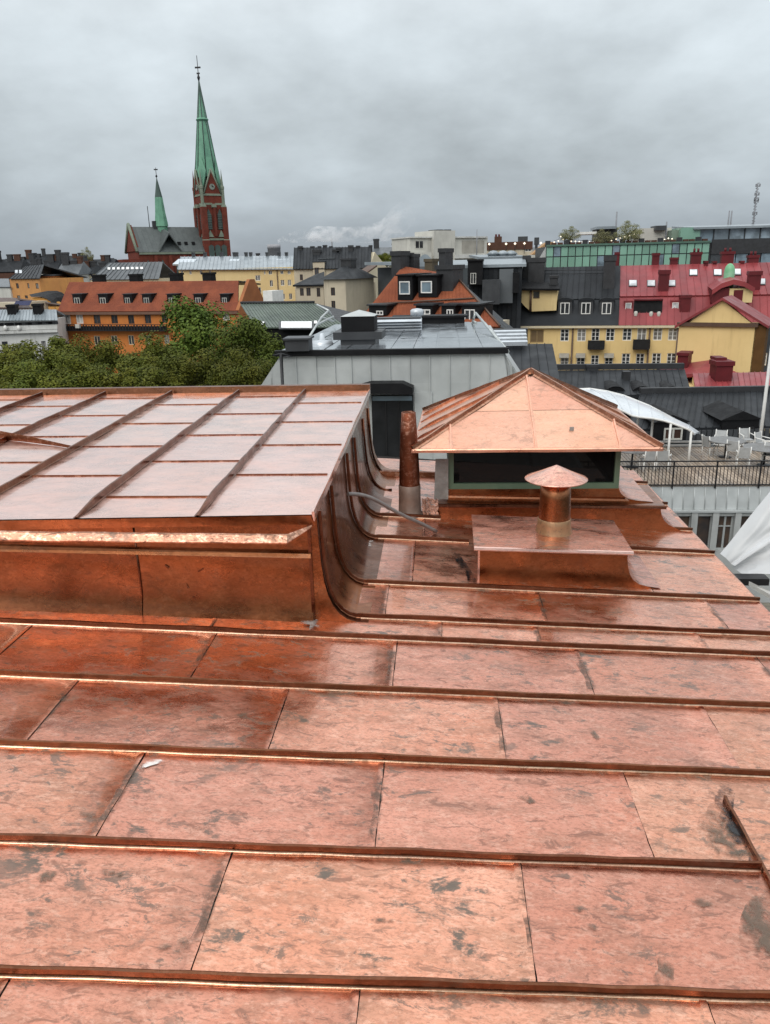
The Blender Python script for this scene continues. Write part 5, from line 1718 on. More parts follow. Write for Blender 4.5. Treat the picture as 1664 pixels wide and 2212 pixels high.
b = building('beige_stair_tower', 'square beige stair tower with dark pyramid roof', F, 8, 0, M_BEIGE, W(F, 'c', [(875, 562, 914, 630), (880, 675, 917, 748)], 'two', M_BROWNF))
c = F.P(F.w / 2, 0, -4)
e = [F.P(-.5, F.A.z, .5), F.P(F.w + .5, F.A.z, .5), F.P(F.w + .5, F.A.z, -8.5), F.P(-.5, F.A.z, -8.5)]
zt2_ = F.hit('c', 905, 385, 4)[1]
r4 = [p.lerp(V((c.x, c.y, p.z)), .78) + V((0, 0, zt2_ - F.A.z)) for p in e]
m = MB()
m.add(e + r4, ((0, 1, 5, 4), (1, 2, 6, 5), (2, 3, 7, 6), (3, 0, 4, 7), (4, 5, 6, 7), (3, 2, 1, 0)))
rf = m.build('roof', M_DKROOF, b)
chimney(rf, V((c.x, c.y, 0)), F.t, F.n, 1.6, 1.6, zt2_ - .5, F.hit('c', 895, 322, 4)[1], M_DKM)
F = facade('c', 1003, 525, 1040, 525, 121)
b = building('beige_link', 'narrow beige link with dark brown eave right of the stair tower', F, 5, 0, M_BEIGE, W(F, 'c', [(1006, 560, 1022, 625), (1006, 668, 1022, 735)], 'two', M_BROWNF))
MB().slab([F.P(-.6, F.A.z, .5), F.P(F.w + .5, F.A.z - .2, .5), F.P(F.w + .5, F.A.z + 2.5, -5), F.P(-.6, F.A.z + 2.5, -5)], .2).build('roof', M_BROWNF, b)
F = facade('c', 1215, 440, 1365, 432, 135)
b = building('grey_glazed_annex', 'low grey roofed annex with white window strip behind the tiled roof', F, 6, 0, M_LIGHT, W(F, 'c', [(1262, 452, 1285, 490), (1290, 450, 1312, 488), (1318, 448, 1340, 486), (1240, 540, 1285, 570)], 'two', M_WHITE))
slope(b, F, 'c', (1205, 485), (1372, 432), (1225, 410), (1388, 405), -.4, 3, M_GRROOF)

# ---- green patinated roof with skylights
F = facade('c', 232, 900, 985, 890, 70)
b = building('green_roof_house', 'house with dull green patinated metal roof and white roof lights', F, 12, 0, M_BLACK)
rf, PL = slope(b, F, 'c', (232, 902), (1005, 895), (108, 700), (738, 695), -.3, 6.2, M_GNROOF, panels=26, rib=.07)
MB().obox(F.P(F.w * .3, 0, .15), F.t, F.n, F.w * .75, .3, F.A.z - 3.6, F.A.z - 3.35).build('ledge', M_ZINC, b)
MB().tube([PL[3] + V((0, 0, .1)), PL[2] + V((0, 0, .1))], .14, 6).build('ridge_cap', M_DKM, rf)
hip = [PL[2], F.P(*F.hit('c', 955, 795, 4.5), -4.5), F.P(*F.hit('c', 1040, 905, 1), -1)]
MB().slab([PL[1] + V((.05, 0, 0)), PL[1] + F.t * 3 - F.n * 6, PL[2] + V((.05, 0, 0))], .2).build('hip_slope', M_DKM, b)
M_BRT = plain('bright_roof_glass', (0.92, 0.92, 0.92), None, 1, .12)
skylight(rf, F, 'c', 252, 874, 32, 22, PL, M_BRT)
skylight(rf, F, 'c', 297, 874, 30, 22, PL, M_BRT)
skylight(rf, F, 'c', 748, 866, 26, 22, PL, M_BRT)
skylight(rf, F, 'c', 585, 888, 260, 54, PL, M_BRT)
F = facade('c', 190, 690, 360, 690, 84)
tag(MB().obox(F.P(F.w / 2, 0, -1), F.t, F.n, F.w, 2, F.A.z - 10, F.A.z).obox(F.P(F.w * .9, 0, -1), F.t, F.n, 1.2, 2, F.A.z, F.A.z + 1.2).build('parapet_block', M_WHITE, None), 'white parapet block behind the ridge of the green roof', 'parapet')

# ---- steep orange-tiled roof with dormers
F = facade('d', 128, 735, 1255, 842, 52)
A, B = atY('d', 128, 735, 55), atY('d', 1258, 845, 50)
B.z = A.z = (A.z + B.z) / 2 - .2
F = Fac(A, B)
b = thing('tiled_roof_house', 'house with steep orange tiled roof, black dormers and white window frames', 'building', F.P(F.w / 2, 0, -4))
wall_mesh(F, .3, F.w - 2.4, 0, F.A.z - .1, [], 7).build('wall', M_BEIGE, b)
bkT = 4.6
tp = [F.hit('d', *p, bkT) for p in ((450, 372), (880, 415))]
PT = [F.P(0, F.A.z, .3), F.P(F.w, F.A.z, .3), F.P(tp[1][0], tp[1][1], -bkT), F.P(tp[0][0], tp[0][1] - .1, -bkT)]
rf = MB().slab(PT, .25).build('roof', M_TILE2, b)
pk = [F.P(*F.hit('d', 490, 352, bkT + 1), -bkT - 1), F.P(*F.hit('d', 735, 395, bkT + 1), -bkT - 1)]
MB().slab([PT[3], PT[2], pk[1] - F.n * .2, pk[0]], .2).build('roof_top', M_TILE2, b)
MB().slab([PT[2] + V((0, 0, -.05)), PT[1] + V((.05, 0, -.05)), F.P(F.w - 2.2, F.A.z - 1, -8), pk[1] - F.n * 1.2], .2).build('side_slope', M_DKROOF, b)
MB().slab([PT[0] + V((-.05, 0, -.05)), PT[3] + V((-.05, 0, -.05)), pk[0] - F.n * 2, F.P(-.5, F.A.z, -9)], .2).build('side_slope', M_DKROOF, b)
MB().tube([PT[1] + V((0, 0, .05)), PT[2] + V((0, 0, .05))], .07, 6).build('hip_trim', M_BROWNF, rf)
MB().tube([PT[0].lerp(PT[3], .36) + F.n * .12, PT[1].lerp(PT[2], .52) + F.n * .12], .06, 6).build('tile_ledge', M_BROWNF, rf)
for r, wn_ in (((437, 428, 556, 640), (455, 470, 538, 572)), ((600, 430, 748, 592), (625, 468, 712, 562))):
    dormer(rf, F, 'd', r, 2.0 if r[0] < 500 else 2.2, 2.6, M_BLACK, M_BLACK, wn_, 'plain', M_WHITE, M_GLASSB)
for r, wn_ in (((212, 662, 352, 735), (275, 700, 328, 735)), ((582, 660, 712, 735), (615, 690, 698, 732)), ((782, 662, 890, 800), (828, 690, 878, 785)), ((942, 658, 1076, 812), (968, 690, 1048, 785))):
    dormer(rf, F, 'd', r, .35, 2.2, M_BLACK, M_DKROOF, wn_, 'two', M_WHITE)
for x0, x1, y0, y1, bkk, w in ((387, 462, 240, 420, 4.8, 1.3), (468, 512, 252, 345, 7, 1.0), (530, 566, 262, 352, 6.4, .9), (742, 872, 350, 510, 2.9, 1.6), (762, 812, 218, 360, 3.2, 1.2)):
    chim_px(rf, F, 'd', x0, y0, x1, y1, bkk, M_DKM, d=w)
chim_px(rf, F, 'd', 650, 300, 708, 375, 7, plain('mossy_chimney', (0.12, 0.10, 0.07), None, 1, .9), d=1)

# ---- pale modern block on the skyline
F = facade('d', 535, 125, 1140, 122, 200)
b = thing('pale_modern_block', 'pale concrete modern block with square tower part on the skyline', 'building', F.P(F.w / 2, 0, -6))
z0, z1 = F.hit('d', 540, 300)[1] - 4, F.A.z


def blk(x0, y0, x1, y1, out, dep, mat=M_LIGHT, nm='wing', parent=b, k='d', Fx=None):
    Fx = Fx or F
    q = Fx.rect(k, x0, y0, x1, y1, -out)
    return MB().obox(Fx.P((q[0] + q[2]) / 2, 0, out - dep / 2), Fx.t, Fx.n, q[2] - q[0], dep, q[1], q[3]).build(nm, mat, parent)


blk(535, 122, 722, 420, 0, 9)
blk(722, 70, 890, 430, 1.2, 9, nm='tower')
blk(890, 120, 1142, 430, 0, 9)
blk(520, 245, 705, 430, 2.5, 6)
q = F.rect('d', 945, 150, 1116, 245)
MB().slab([F.P(q[0], q[1], .1), F.P(q[2], q[1], .1), F.P(q[2], q[3], .1), F.P(q[0], q[3], .1)], .1, F.n).build('facade_panel', plain('taupe_panel', (0.36, 0.34, 0.30), None, .5, .8), b)
window(F, F.rect('d', 575, 150, 640, 212), b, 'two', M_LIGHT, M_GLASS, 0, .06)
blk(535, 118, 720, 128, .5, 9.6, M_STONEW, 'roof_edge')
blk(888, 117, 1145, 127, .5, 9.6, M_STONEW, 'roof_edge')
blk(890, 262, 1150, 285, 1.5, 2, M_STONEW, 'ledge')
for x in (772, 838):
    blk(x - 24, 62, x + 22, 78, -2, 4, M_DKG, 'roof_unit')

# ---- dark roofs and flat roofs in the middle
F = facade('d', 1000, 365, 1420, 355, 88)
b = building('dark_metal_house', 'dark metal-clad house block right of the tiled roof', F, 9, 0, M_DKROOF)
MB().slab([F.P(-4, F.A.z + .3, .4), F.P(F.w + .4, F.A.z + .3, .4), F.P(F.w + .4, F.A.z + .9, -9), F.P(-4, F.A.z + .9, -9)], .3, V((0, 0, 1))).build('roof', M_LTROOF, b)
for i in range(11):
    MB().obox(F.P(F.w * (i + .5) / 11, 0, .06), F.t, F.n, F.w / 11 - .06, .1, 4, F.A.z - .1).build('wall_panel', M_DKROOF, b)
blk(990, 300, 1104, 495, 2.5, 3, M_BLACK, 'chimney_block', b, 'd', F)
blk(985, 298, 1110, 310, 2.7, 3.4, M_BLACK, 'chimney_cap', b, 'd', F)
window(F, F.rect('d', 1012, 405, 1055, 490, -2.5), b, 'two', M_LIGHT, M_GLASS, 0, 2.56)
blk(1240, 375, 1342, 640, 1.6, 3, M_GRROOF, 'bay', b, 'd', F)
blk(1105, 460, 1240, 650, 3, 4, M_DKG, 'bay', b, 'd', F)
blk(1345, 400, 1392, 560, 2, 2, M_BLACK, 'bay', b, 'd', F)
F = facade('d', 815, 350, 1000, 345, 112)
b = building('pale_flat_roof', 'flat pale roof strip behind the dark chimneys', F, 12, 0, M_GRROOF)
MB().slab([F.P(-3, F.A.z + .5, .3), F.P(F.w + .5, F.A.z + .5, .3), F.P(F.w + .5, F.A.z + .8, -12), F.P(-3, F.A.z + .8, -12)], .4, V((0, 0, 1))).build('roof', M_LTROOF, b)
F = facade('d', 570, 355, 740, 350, 90)
b = building('domed_grey_roof', 'low rounded grey roof behind the orange tiles', F, 8, 0, M_GRROOF)
m = MB()
pts = [(F.w * i / 8, F.A.z + 1.3 * math.sin(math.pi * i / 8)) for i in range(9)]
m.grid([[F.P(s, z, 0) for s, z in pts], [F.P(s, z, -8) for s, z in pts]])
m.add([F.P(s, z, 0) for s, z in pts], (tuple(range(9)),))
m.build('roof', M_LTROOF, b)
F = facade('d', 1105, 300, 1435, 292, 135)
b = building('wide_flat_roof', 'wide pale flat roof with vents before the glass building', F, 10, 0, M_LIGHT)
MB().slab([F.P(-.4, F.A.z + .4, .4), F.P(F.w + .4, F.A.z + .4, .4), F.P(F.w + .4, F.A.z + .9, -10), F.P(-.4, F.A.z + .9, -10)], .4, V((0, 0, 1))).build('roof', M_LTROOF, b)
for x in (1190, 1265, 1330):
    q = F.P(*F.hit('d', x, 285, 4), -4)
    MB().lathe((q.x, q.y), [(.9, q.z - 1.5), (.9, q.z + .5), (1.2, q.z + .6), (.5, q.z + 1.1), (0, q.z + 1.2)], 10).build('roof_vent', M_LTROOF, b)
# far houses before the glass building
F = facade('d', 1140, 215, 1500, 205, 190)
b = building('lamp_terrace_house', 'distant beige house with lamps along its roof terrace', F, 8, 0, M_BEIGE, W(F, 'd', [(1440, 200, 1490, 235)], 'two', M_WHITE))
MB().obox(F.P(F.w / 2, 0, .1), F.t, F.n, F.w, .2, F.A.z - .3, F.A.z + 1.4).build('parapet', M_BRCH, b)
blk(1200, 118, 1254, 205, -1, 3, M_BRCH, 'chimney', b, 'd', F)
for x in (1212, 1236):
    blk(x - 7, 100, x + 7, 120, -1.2, .8, M_REDDK, 'chimney_pot', b, 'd', F)
blk(1385, 118, 1460, 200, -4, 4, M_DKG, 'roof_room', b, 'd', F)
blk(1515, 125, 1550, 180, -4, 4, M_DKG, 'roof_room', b, 'd', F)
M_BULB, nt, bs = newmat('lit_bulb')
bs.inputs['Emission Color'].default_value = (1.0, 0.85, 0.6, 1)
bs.inputs['Emission Strength'].default_value = 1.3
for i, x in enumerate((1160, 1292, 1362, 1436, 1565)):
    q = F.P(*F.hit('d', x, 178 - i * 2), .5)
    o = MB().lathe((q.x, q.y), [(0, q.z - .3), (.3, q.z), (0, q.z + .3)], 8).build('globe_lamp', M_BULB, b)
    MB().tube([V((q.x, q.y, q.z - 2.2)), V((q.x, q.y, q.z - .4))], .06, 5).build('lamp_stem', M_BLACKM, o)
F = facade('d', 1500, 250, 1640, 160, 150)
A = atY('d', 1480, 260, 150)
F = Fac(A, V((atY('d', 1660, 260, 150).x, 150, A.z)))
b = thing('tan_sloping_roof', 'tan sloping roof end left of the green glass building', 'building', F.P(4, 0, -3))
P = [F.P(*F.hit('d', *p)) for p in ((1490, 262), (1660, 262), (1660, 160), (1618, 160))]
m = MB()
m.slab(P, 5, F.n)
m.build('gable', plain('tan_sheet', (0.42, 0.24, 0.10), None, .5, .7), b)
m = MB()
m.hexa([F.P(0, 0, 0), F.P(F.w, 0, 0), F.P(F.w, 0, -5), F.P(0, 0, -5), F.P(0, F.A.z, 0), F.P(F.w, F.A.z, 0), F.P(F.w, F.A.z, -5), F.P(0, F.A.z, -5)])
m.build('wall', M_LIGHT, b)

# ---- long yellow house: dark mansard half and red-roofed half
F = facade('f', 180, 287, 1640, 280, 90)
FY = F
w1 = [(427, 308, 474, 380), (527, 306, 574, 380), (611, 304, 655, 378), (697, 304, 743, 378), (796, 304, 844, 376), (882, 302, 928, 412), (977, 302, 1024, 375), (1066, 302, 1114, 375), (1600, 300, 1640, 372)]
w2 = [(428, 455, 472, 526), (523, 455, 568, 526), (608, 462, 650, 528), (690, 455, 733, 524), (790, 452, 834, 524), (874, 452, 918, 524), (969, 450, 1016, 524), (1058, 450, 1104, 522), (1600, 450, 1640, 522)]
holes = W(F, 'f', w1 + w2, 'grid', M_WHITE) + W(F, 'f', [(248, 312, 325, 388)], 'two', plain('tan_frame', (0.32, 0.22, 0.10), None, 1, .7), plain('tan_door', (0.20, 0.13, 0.06), None, 1, .6))
b = building('yellow_street_house', 'long yellow street house with white windows and two small black balconies', F, 12, 0, M_YELLOW, holes)
for x in (500, 955, 1123):
    q = F.hit('f', x, 300)[0]
    MB().tube([F.P(q, F.A.z - .1, .14), F.P(q, 4, .14)], .10, 6).build('drain_pipe', M_BROWNF, b)
MB().obox(F.P(F.w / 2, 0, .2), F.t, F.n, F.w + .4, .45, F.A.z - .28, F.A.z).build('cornice', M_CREAM, b)
for x0, x1, y0, y1 in ((592, 682, 378, 430), (860, 950, 372, 430)):
    q = F.rect('f', x0, y0, x1, y1, -.9)
    o = MB().slab([F.P(q[0], q[1], .95), F.P(q[2], q[1], .95), F.P(q[2], q[1] + .14, .95), F.P(q[0], q[1] + .14, .95)], .95, F.n).build('balcony', M_BLACKM, b)
    MB().slab([F.P(q[0], q[3], .95), F.P(q[2], q[3], .95), F.P(q[2], q[3] + .06, .95), F.P(q[0], q[3] + .06, .95)], .05, F.n).build('rail', M_BLACKM, o)
    for i in range(15):
        MB().obox(F.P(q[0] + (q[2] - q[0]) * i / 14, 0, .92), F.t, F.n, .12, .03, q[1] + .1, q[3]).build('baluster', M_BLACKM, o)
    for e_ in (q[0], q[2]):
        MB().slab([F.P(e_, q[1], 0), F.P(e_, q[1], .95), F.P(e_, q[3] + .04, .95), F.P(e_, q[3] + .04, 0)], .03, F.t).build('balcony_side', M_BLACKM, o)
for x0, x1 in ((420, 476), (518, 572), (685, 740)):
    q = F.rect('f', x0, 450, x1, 474)
    MB().slab([F.P(q[0], q[1], .7), F.P(q[2], q[1], .7), F.P(q[2], q[3], .05), F.P(q[0], q[3], .05)], .04).build('window_awning', plain('grey_awning', (0.33, 0.31, 0.27), None, 2, .8), b)
# dark mansard (left)
e1 = F.hit('e', -60, 992)[0], F.hit('e', 652, 990)[0]
zE = F.A.z
lowB, upB = 2.0, 6.5
zl_ = F.hit('e', 400, 822, lowB)[1]
zu_ = F.hit('e', 400, 605, upB)[1]
rf = MB().slab([F.P(e1[0], zE, .45), F.P(e1[1], zE, .45), F.P(e1[1], zl_, -lowB), F.P(e1[0], zl_, -lowB)], .25).build('mansard_roof', M_DKROOF, b)
PU = [F.P(e1[0], zl_ + .02, -lowB + .15), F.P(e1[1], zl_ + .02, -lowB + .15), F.P(e1[1], zu_, -upB), F.P(e1[0], zu_, -upB)]
o = seam_roof(b, *PU, 18, M_DKROOF, 'upper_roof', rib=.07)
MB().slab([PU[3], PU[2], PU[2] - F.n * 6 - V((0, 0, 3)), PU[3] - F.n * 6 - V((0, 0, 3))], .2).build('rear_slope', M_DKROOF, b)
for x in (294, 434, 572):
    dormer(rf, F, 'e', (x - 44, 834, x + 44, 940), .6, 2.2, M_DKG, M_DKROOF, (x - 29, 846, x + 29, 922), 'two', M_WHITE, None, 'arch')
# yellow pop-up gable on the far left of it
q = F.rect('e', 72, 762, 236, 905, .1)
o = MB().slab([F.P(*F.hit('e', x, y, .1), -.1) for x, y in ((72, 905), (236, 898), (245, 760), (72, 755))], 3.5, F.n).build('attic_block', M_YELLOWP, b)
pts = [F.P(*F.hit('e', x, y, .12), -.12) for x, y in ((60, 900), (30, 875), (-5, 835), (-40, 790), (-40, 752), (60, 752))]
MB().slab(pts[::-1], 3.4, F.n).build('attic_block', M_YELLOWP, b)
q = F.rect('e', 84, 770, 124, 815, .1)
window(F, q, o, 'plain', M_BROWNF, M_GLASS, 0, -.06)
qq = F.hit('e', 66, 800)[0]
MB().tube([F.P(qq, F.hit('e', 66, 905)[1], .05), F.P(qq, F.hit('e', 66, 752)[1], .05)], .13, 6).build('drain_pipe', M_BROWNF, o)
MB().slab([F.P(*F.hit('e', x, y, .1), o_) for x, y, o_ in ((-60, 750, .5), (262, 752, .5), (240, 715, -3), (-40, 715, -3))], .2).build('attic_roof', M_BLACK, o)
for x0, x1, y0, y1, bk_ in ((14, 52, 535, 745, 5), (52, 152, 550, 740, 4.2), (194, 242, 668, 745, 1.6), (560, 622, 536, 765, 3.2)):
    chim_px(rf, F, 'e', x0, y0, x1, y1, bk_, M_DKM, d=1.4)
for i in range(2):
    zz_ = F.hit('e', 300, 640 + i * 22, 5.5)[1]
    MB().tube([F.P(*F.hit('e', 150, 632 + i * 22, 5.3), -5.2), F.P(*F.hit('e', 555, 628 + i * 22, 5.3), -5.2)], .03, 5).build('snow_rail', M_BLACKM, o)
# red half
r1 = F.hit('e', 654, 985)[0], F.hit('e', 1900, 975)[0]
zl2 = F.hit('e', 1000, 800, lowB)[1]
zu2 = F.hit('e', 1000, 592, 8.0)[1]
red = [F.P(r1[0], zE, .45), F.P(r1[1], zE, .45), F.P(r1[1], zl2, -lowB), F.P(r1[0], zl2, -lowB)]
rfr = seam_roof(b, *red, 26, M_REDROOF, 'red_mansard', rib=.06)
redu = [F.P(r1[0], zl2 + .03, -lowB + .2), F.P(r1[1], zl2 + .03, -lowB + .2), F.P(r1[1], zu2, -8), F.P(r1[0], zu2, -8)]
rfu = seam_roof(b, *redu, 26, M_REDROOF, 'red_upper_roof', rib=.06)
MB().slab([redu[3], redu[2], redu[2] - F.n * 6 - V((0, 0, 3)), redu[3] - F.n * 6 - V((0, 0, 3))], .2).build('rear_slope', M_REDROOF, b)
for x, y in ((748, 720), (870, 720), (1005, 720), (1152, 648), (1314, 648), (1442, 645), (1606, 710)):
    skylight(rfu, F, 'e', x, y, 48, 36, redu)
for x0, x1, y0, y1 in ((700, 736, 848, 896), (1012, 1050, 845, 894)):
    dormer(rfr, F, 'e', (x0 - 8, y0 - 8, x1 + 8, y1 + 8), 1.0, 1.5, M_REDROOF, M_REDROOF, (x0, y0, x1, y1), 'plain', M_WHITE, M_SKYL, over=.05)
q = F.rect('e', 757, 828, 940, 930, .7)
lo_ = MB().slab([F.P(q[0], q[1], -.55), F.P(q[2], q[1], -.55), F.P(q[2], q[3], -.75), F.P(q[0], q[3], -.75)], .05, F.n).build('roof_loggia', M_BLACK, rfr)
for x, y in ((768, 910), (870, 912), (922, 912)):
    qq = F.P(*F.hit('e', x, y, .4), -.4)
    MB().lathe((qq.x, qq.y), [(.16, qq.z - .4), (.22, qq.z - .1), (.14, qq.z + .1), (0, qq.z + .12)], 8).build('planter', M_LIGHT, lo_)
MB().tube([F.P(q[0], q[3], -.5), F.P(q[2], q[3], -.5)], .12, 6).build('loggia_edge', M_REDDK, lo_)
for x0, x1, y0, y1, bk_ in ((628, 655, 512, 590, 7), (882, 922, 518, 600, 8), (928, 982, 632, 812, 2.6), (1002, 1046, 548, 605, 8), (1142, 1200, 512, 605, 8.2), (1228, 1248, 570, 620, 7.5), (1346, 1418, 508, 600, 8.4), (1525, 1582, 532, 620, 8), (1530, 1592, 640, 800, 2.6), (1470, 1490, 570, 610, 7.8), (1285, 1305, 572, 615, 7.8), (1070, 1128, 800, 905, .6)):
    chim_px(rfu, F, 'e', x0, y0, x1, y1, bk_, M_REDDK, d=1.3, pots=2 if x1 - x0 > 50 and y0 < 600 else 0)
# dormer with green dome on the red half
q = F.rect('e', 1395, 752, 1542, 845, 0)
dm = MB().slab([F.P(q[0], q[1], .0), F.P(q[2], q[1], .0), F.P(q[2], q[3], .0), F.P(q[0], q[3], .0)], 3, F.n).build('gable_dormer', M_YELLOWP, b)
k_ = F.rect('e', 1424, 762, 1476, 845, 0)
MB().slab([F.P(k_[0], k_[1], .06), F.P(k_[2], k_[1], .06), F.P(k_[2], k_[3], .06), F.P(k_[0], k_[3], .06)], .05, F.n).build('shutter_door', M_REDDK, dm)
m = MB()
tpd = [F.hit('e', *p, 0) for p in ((1275, 760), (1340, 715), (1420, 690), (1490, 705), (1560, 745))]
m.grid([[F.P(s, z, .4) for s, z in tpd], [F.P(s, z + .3, -4) for s, z in tpd]], False)
m.grid([[F.P(s, z, .4) for s, z in tpd], [F.P(s, z - .5, .4) for s, z in tpd]], False)
m.build('dormer_roof', M_REDROOF, dm)
MB().slab([F.P(*F.hit('e', x, y, .0)) for x, y in ((1275, 850), (1395, 850), (1395, 745), (1275, 760))], 3, F.n).build('dormer_cheek', M_REDDK, dm)
cd = F.P(*F.hit('e', 1388, 690, 3), -3)
MB().lathe((cd.x, cd.y), [(.55, cd.z - .8), (.55, cd.z + .7), (.52, cd.z + 1.0), (.42, cd.z + 1.35), (.22, cd.z + 1.58), (0, cd.z + 1.65)], 16).build('green_dome', plain('bright_patina', (0.16, 0.42, 0.22), (0.3, 0.55, 0.36), .8, .5), dm)

# ---- yellow gable house in front
A = atY('f', 1128, 285, 74)
Bg = atY('f', 1585, 285, 71)
F = Fac(A, V((Bg.x, 71, A.z)))
b = building('yellow_gable_house', 'plain yellow gable wall with red roof edges at the right', F, 5, 0, M_YELLOW)
ap = F.hit('f', 1385, 138)
MB().slab([F.P(F.hit('f', 1165, 272)[0], F.A.z + .02, -.02), F.P(F.hit('f', 1578, 270)[0], F.A.z + .02, -.02), F.P(ap[0], ap[1], -.02)], .6, F.n).build('gable', M_YELLOW, b)
MB().obox(F.P(F.w / 2, 0, .12), F.t, F.n, F.w + .3, .3, F.A.z - .05, F.A.z + .28).build('cornice', M_BROWNF, b)
for sx_, px_ in ((-1, 1105), (1, 1660)):
    e_ = F.hit('f', px_, 288)
    P = [F.P(e_[0], e_[1], .35), F.P(ap[0], ap[1] + .25, .35), F.P(ap[0], ap[1] + .25, -5), F.P(e_[0], e_[1], -5)]
    MB().slab(P if sx_ < 0 else P[::-1], .22, V((0, 0, 1))).build('roof', M_REDROOF, b)
q = F.rect('f', 1578, 285, 1612, 560)
MB().obox(F.P((q[0] + q[2]) / 2, 0, -1), F.t, F.n, q[2] - q[0], 2, 0, q[3]).build('brown_shaft', plain('ochre_brown', (0.12, 0.06, 0.02), None, 1, .8), b)
q = F.rect('f', 1130, 458, 1178, 620, -4)
tag(MB().obox(F.P((q[0] + q[2]) / 2, 0, 4), F.t, F.n, q[2] - q[0], 1.6, 0, q[3]).obox(F.P((q[0] + q[2]) / 2, 0, 4), F.t, F.n, (q[2] - q[0]) * 1.15, 1.9, q[3], q[3] + .25).build('brick_chimney', M_REDDK, None), 'dark red chimney stack beside the plain yellow gable wall', 'chimney')

# ---- small red roof at the right edge
F = facade('f', 1225, 685, 1750, 678, 54)
b = building('low_red_house', 'low red-roofed house with square dark red chimneys at the right edge', F, 7, 0, M_YELLOWP)
rf, PL = slope(b, F, 'f', (1228, 685), (1760, 675), (1208, 570), (1740, 560), -.3, 3.6, M_REDROOF, panels=16, rib=.06)
m = MB().slab([F.P(*F.hit('f', x, y, bk_), -bk_) for x, y, bk_ in ((1190, 690, 6), (1226, 690, 0), (1210, 575, 3.5))], .3)
m.build('gable', M_YELLOWP, b)
chim_px(rf, F, 'f', 1352, 505, 1436, 632, 1.8, M_REDDK, d=1.3)
chim_px(rf, F, 'f', 1350, 482, 1400, 520, 2.6, M_REDDK, d=1.2)
F3 = facade('f', 1178, 590, 1440, 580, 66)
b = building('red_hip_house', 'dark red hipped roof end behind the low red house', F3, 6, 0, M_REDDK)
apx = F3.P(*F3.hit('f', 1312, 490, 3), -3)
e = [F3.P(-.2, F3.A.z, .3), F3.P(F3.w + .8, F3.A.z, .3), F3.P(F3.w + .8, F3.A.z, -6.3), F3.P(-.2, F3.A.z, -6.3)]
MB().add(e + [apx], ((0, 1, 4), (1, 2, 4), (2, 3, 4), (3, 0, 4), (3, 2, 1, 0))).build('roof', M_REDROOF, b)

# ---- dark sheet roofs in front of the yellow house
F = facade('f', 350, 700, 1195, 686, 46)
b = building('dark_eyebrow_roof_house', 'house with dark sheet roof and three eyebrow vents below the yellow house', F, 9, 0, M_BLACK)
rf, PL = slope(b, F, 'f', (330, 705), (1200, 690), (350, 552), (1160, 545), -.2, 4.2, M_DKROOF, panels=22, rib=.05, rows=2)
MB().slab([PL[3] - F.n * .1, PL[2] - F.n * .1, PL[2] - F.n * .1 + V((0, 0, .35)), PL[3] - F.n * .1 + V((0, 0, .35))], .3, F.n).build('ridge_box', M_DKM, rf)
for x in (748, 906, 1076):
    q = F.rect('f', x - 58, 645, x + 58, 682, .5)
    m = MB()
    pts = [((q[0] + q[2]) / 2 - math.cos(math.pi * i / 10) * (q[2] - q[0]) / 2, q[1] + math.sin(math.pi * i / 10) * (q[3] - q[1])) for i in range(11)]
    m.grid([[F.P(s, z, -.35) for s, z in pts], [F.P(s, z + .1, -2.2) for s, z in pts]])
    m.add([F.P(s, z, -.4) for s, z in pts], (tuple(range(11)),))
    m.build('eyebrow_vent', M_BLACK, rf)
chim_px(rf, F, 'f', 585, 525, 650, 560, 4.0, M_DKM, d=.5)
chim_px(rf, F, 'f', 800, 560, 835, 660, 2.2, M_DKM, d=.5, cap=False)
F = facade('f', 60, 625, 415, 618, 36)
b = building('dark_lean_roof_house', 'dark sheet roof slope between the grey penthouse and the yellow house', F, 8, 0, M_BLACK)
rf, PL = slope(b, F, 'f', (40, 625), (425, 618), (60, 398), (378, 394), -.2, 5.0, M_DKROOF, panels=7, rib=.05)
F = facade('d', 1190, 955, 1465, 950, 40)
o = thing('white_slatted_unit', 'white slatted roof unit behind the penthouse, right of the tiled roof', 'roof unit', F.P(1, F.A.z - 1, 0))
for i in range(4):
    q = F.rect('d', 1150 + 10 * i, 950 - i * 28, 1462 - i * 4, 936 - i * 28, i * .5)
    MB().slab([F.P(q[0], q[1], -i * .5), F.P(q[2], q[1], -i * .5), F.P(q[2], q[3], -i * .5 - .3), F.P(q[0], q[3], -i * .5 - .3)], .2).build('slat', M_ALU, o)
q = F.rect('d', 1150, 950, 1465, 845, 2.2)
MB().obox(F.P((q[0] + q[2]) / 2, 0, -2.6), F.t, F.n, q[2] - q[0], .5, q[1] - 4, q[3]).build('casing', M_DKM, o)
F = facade('f', 820, 985, 1750, 960, 36.5)
b = building('dark_dormer_roof_house', 'large dark standing-seam roof with two dormers behind the terrace', F, 9, 0, M_DKM)
rf, PL = slope(b, F, 'f', (820, 900), (1750, 880), (900, 692), (1725, 678), 0.2, 4.6, M_DKROOF, panels=24, rib=.05)
MB().slab([PL[3] + V((0, 0, .0)), PL[2], PL[2] + V((0, 0, .3)), PL[3] + V((0, 0, .3))], .3, F.n).build('ridge_box', M_DKM, rf)
for i in range(30):
    s0_ = F.w * i / 30
    MB().slab([F.P(s0_ + .02, F.A.z - 2, .1), F.P(s0_ + F.w / 30 - .02, F.A.z - 2, .1), F.P(s0_ + F.w / 30 - .02, PL[0].z - .1, .0), F.P(s0_ + .02, PL[0].z - .1, .0)], .06, F.n).build('wall_panel', M_DKG, b)
dormer(rf, F, 'f', (1385, 845, 1590, 945), .1, 2.6, M_BLACK, M_BLACK, (1465, 885, 1560, 945), 'plain', M_BLACKM, plain('warm_room', (0.10, 0.055, 0.02), None, 1, .2), 'gable')
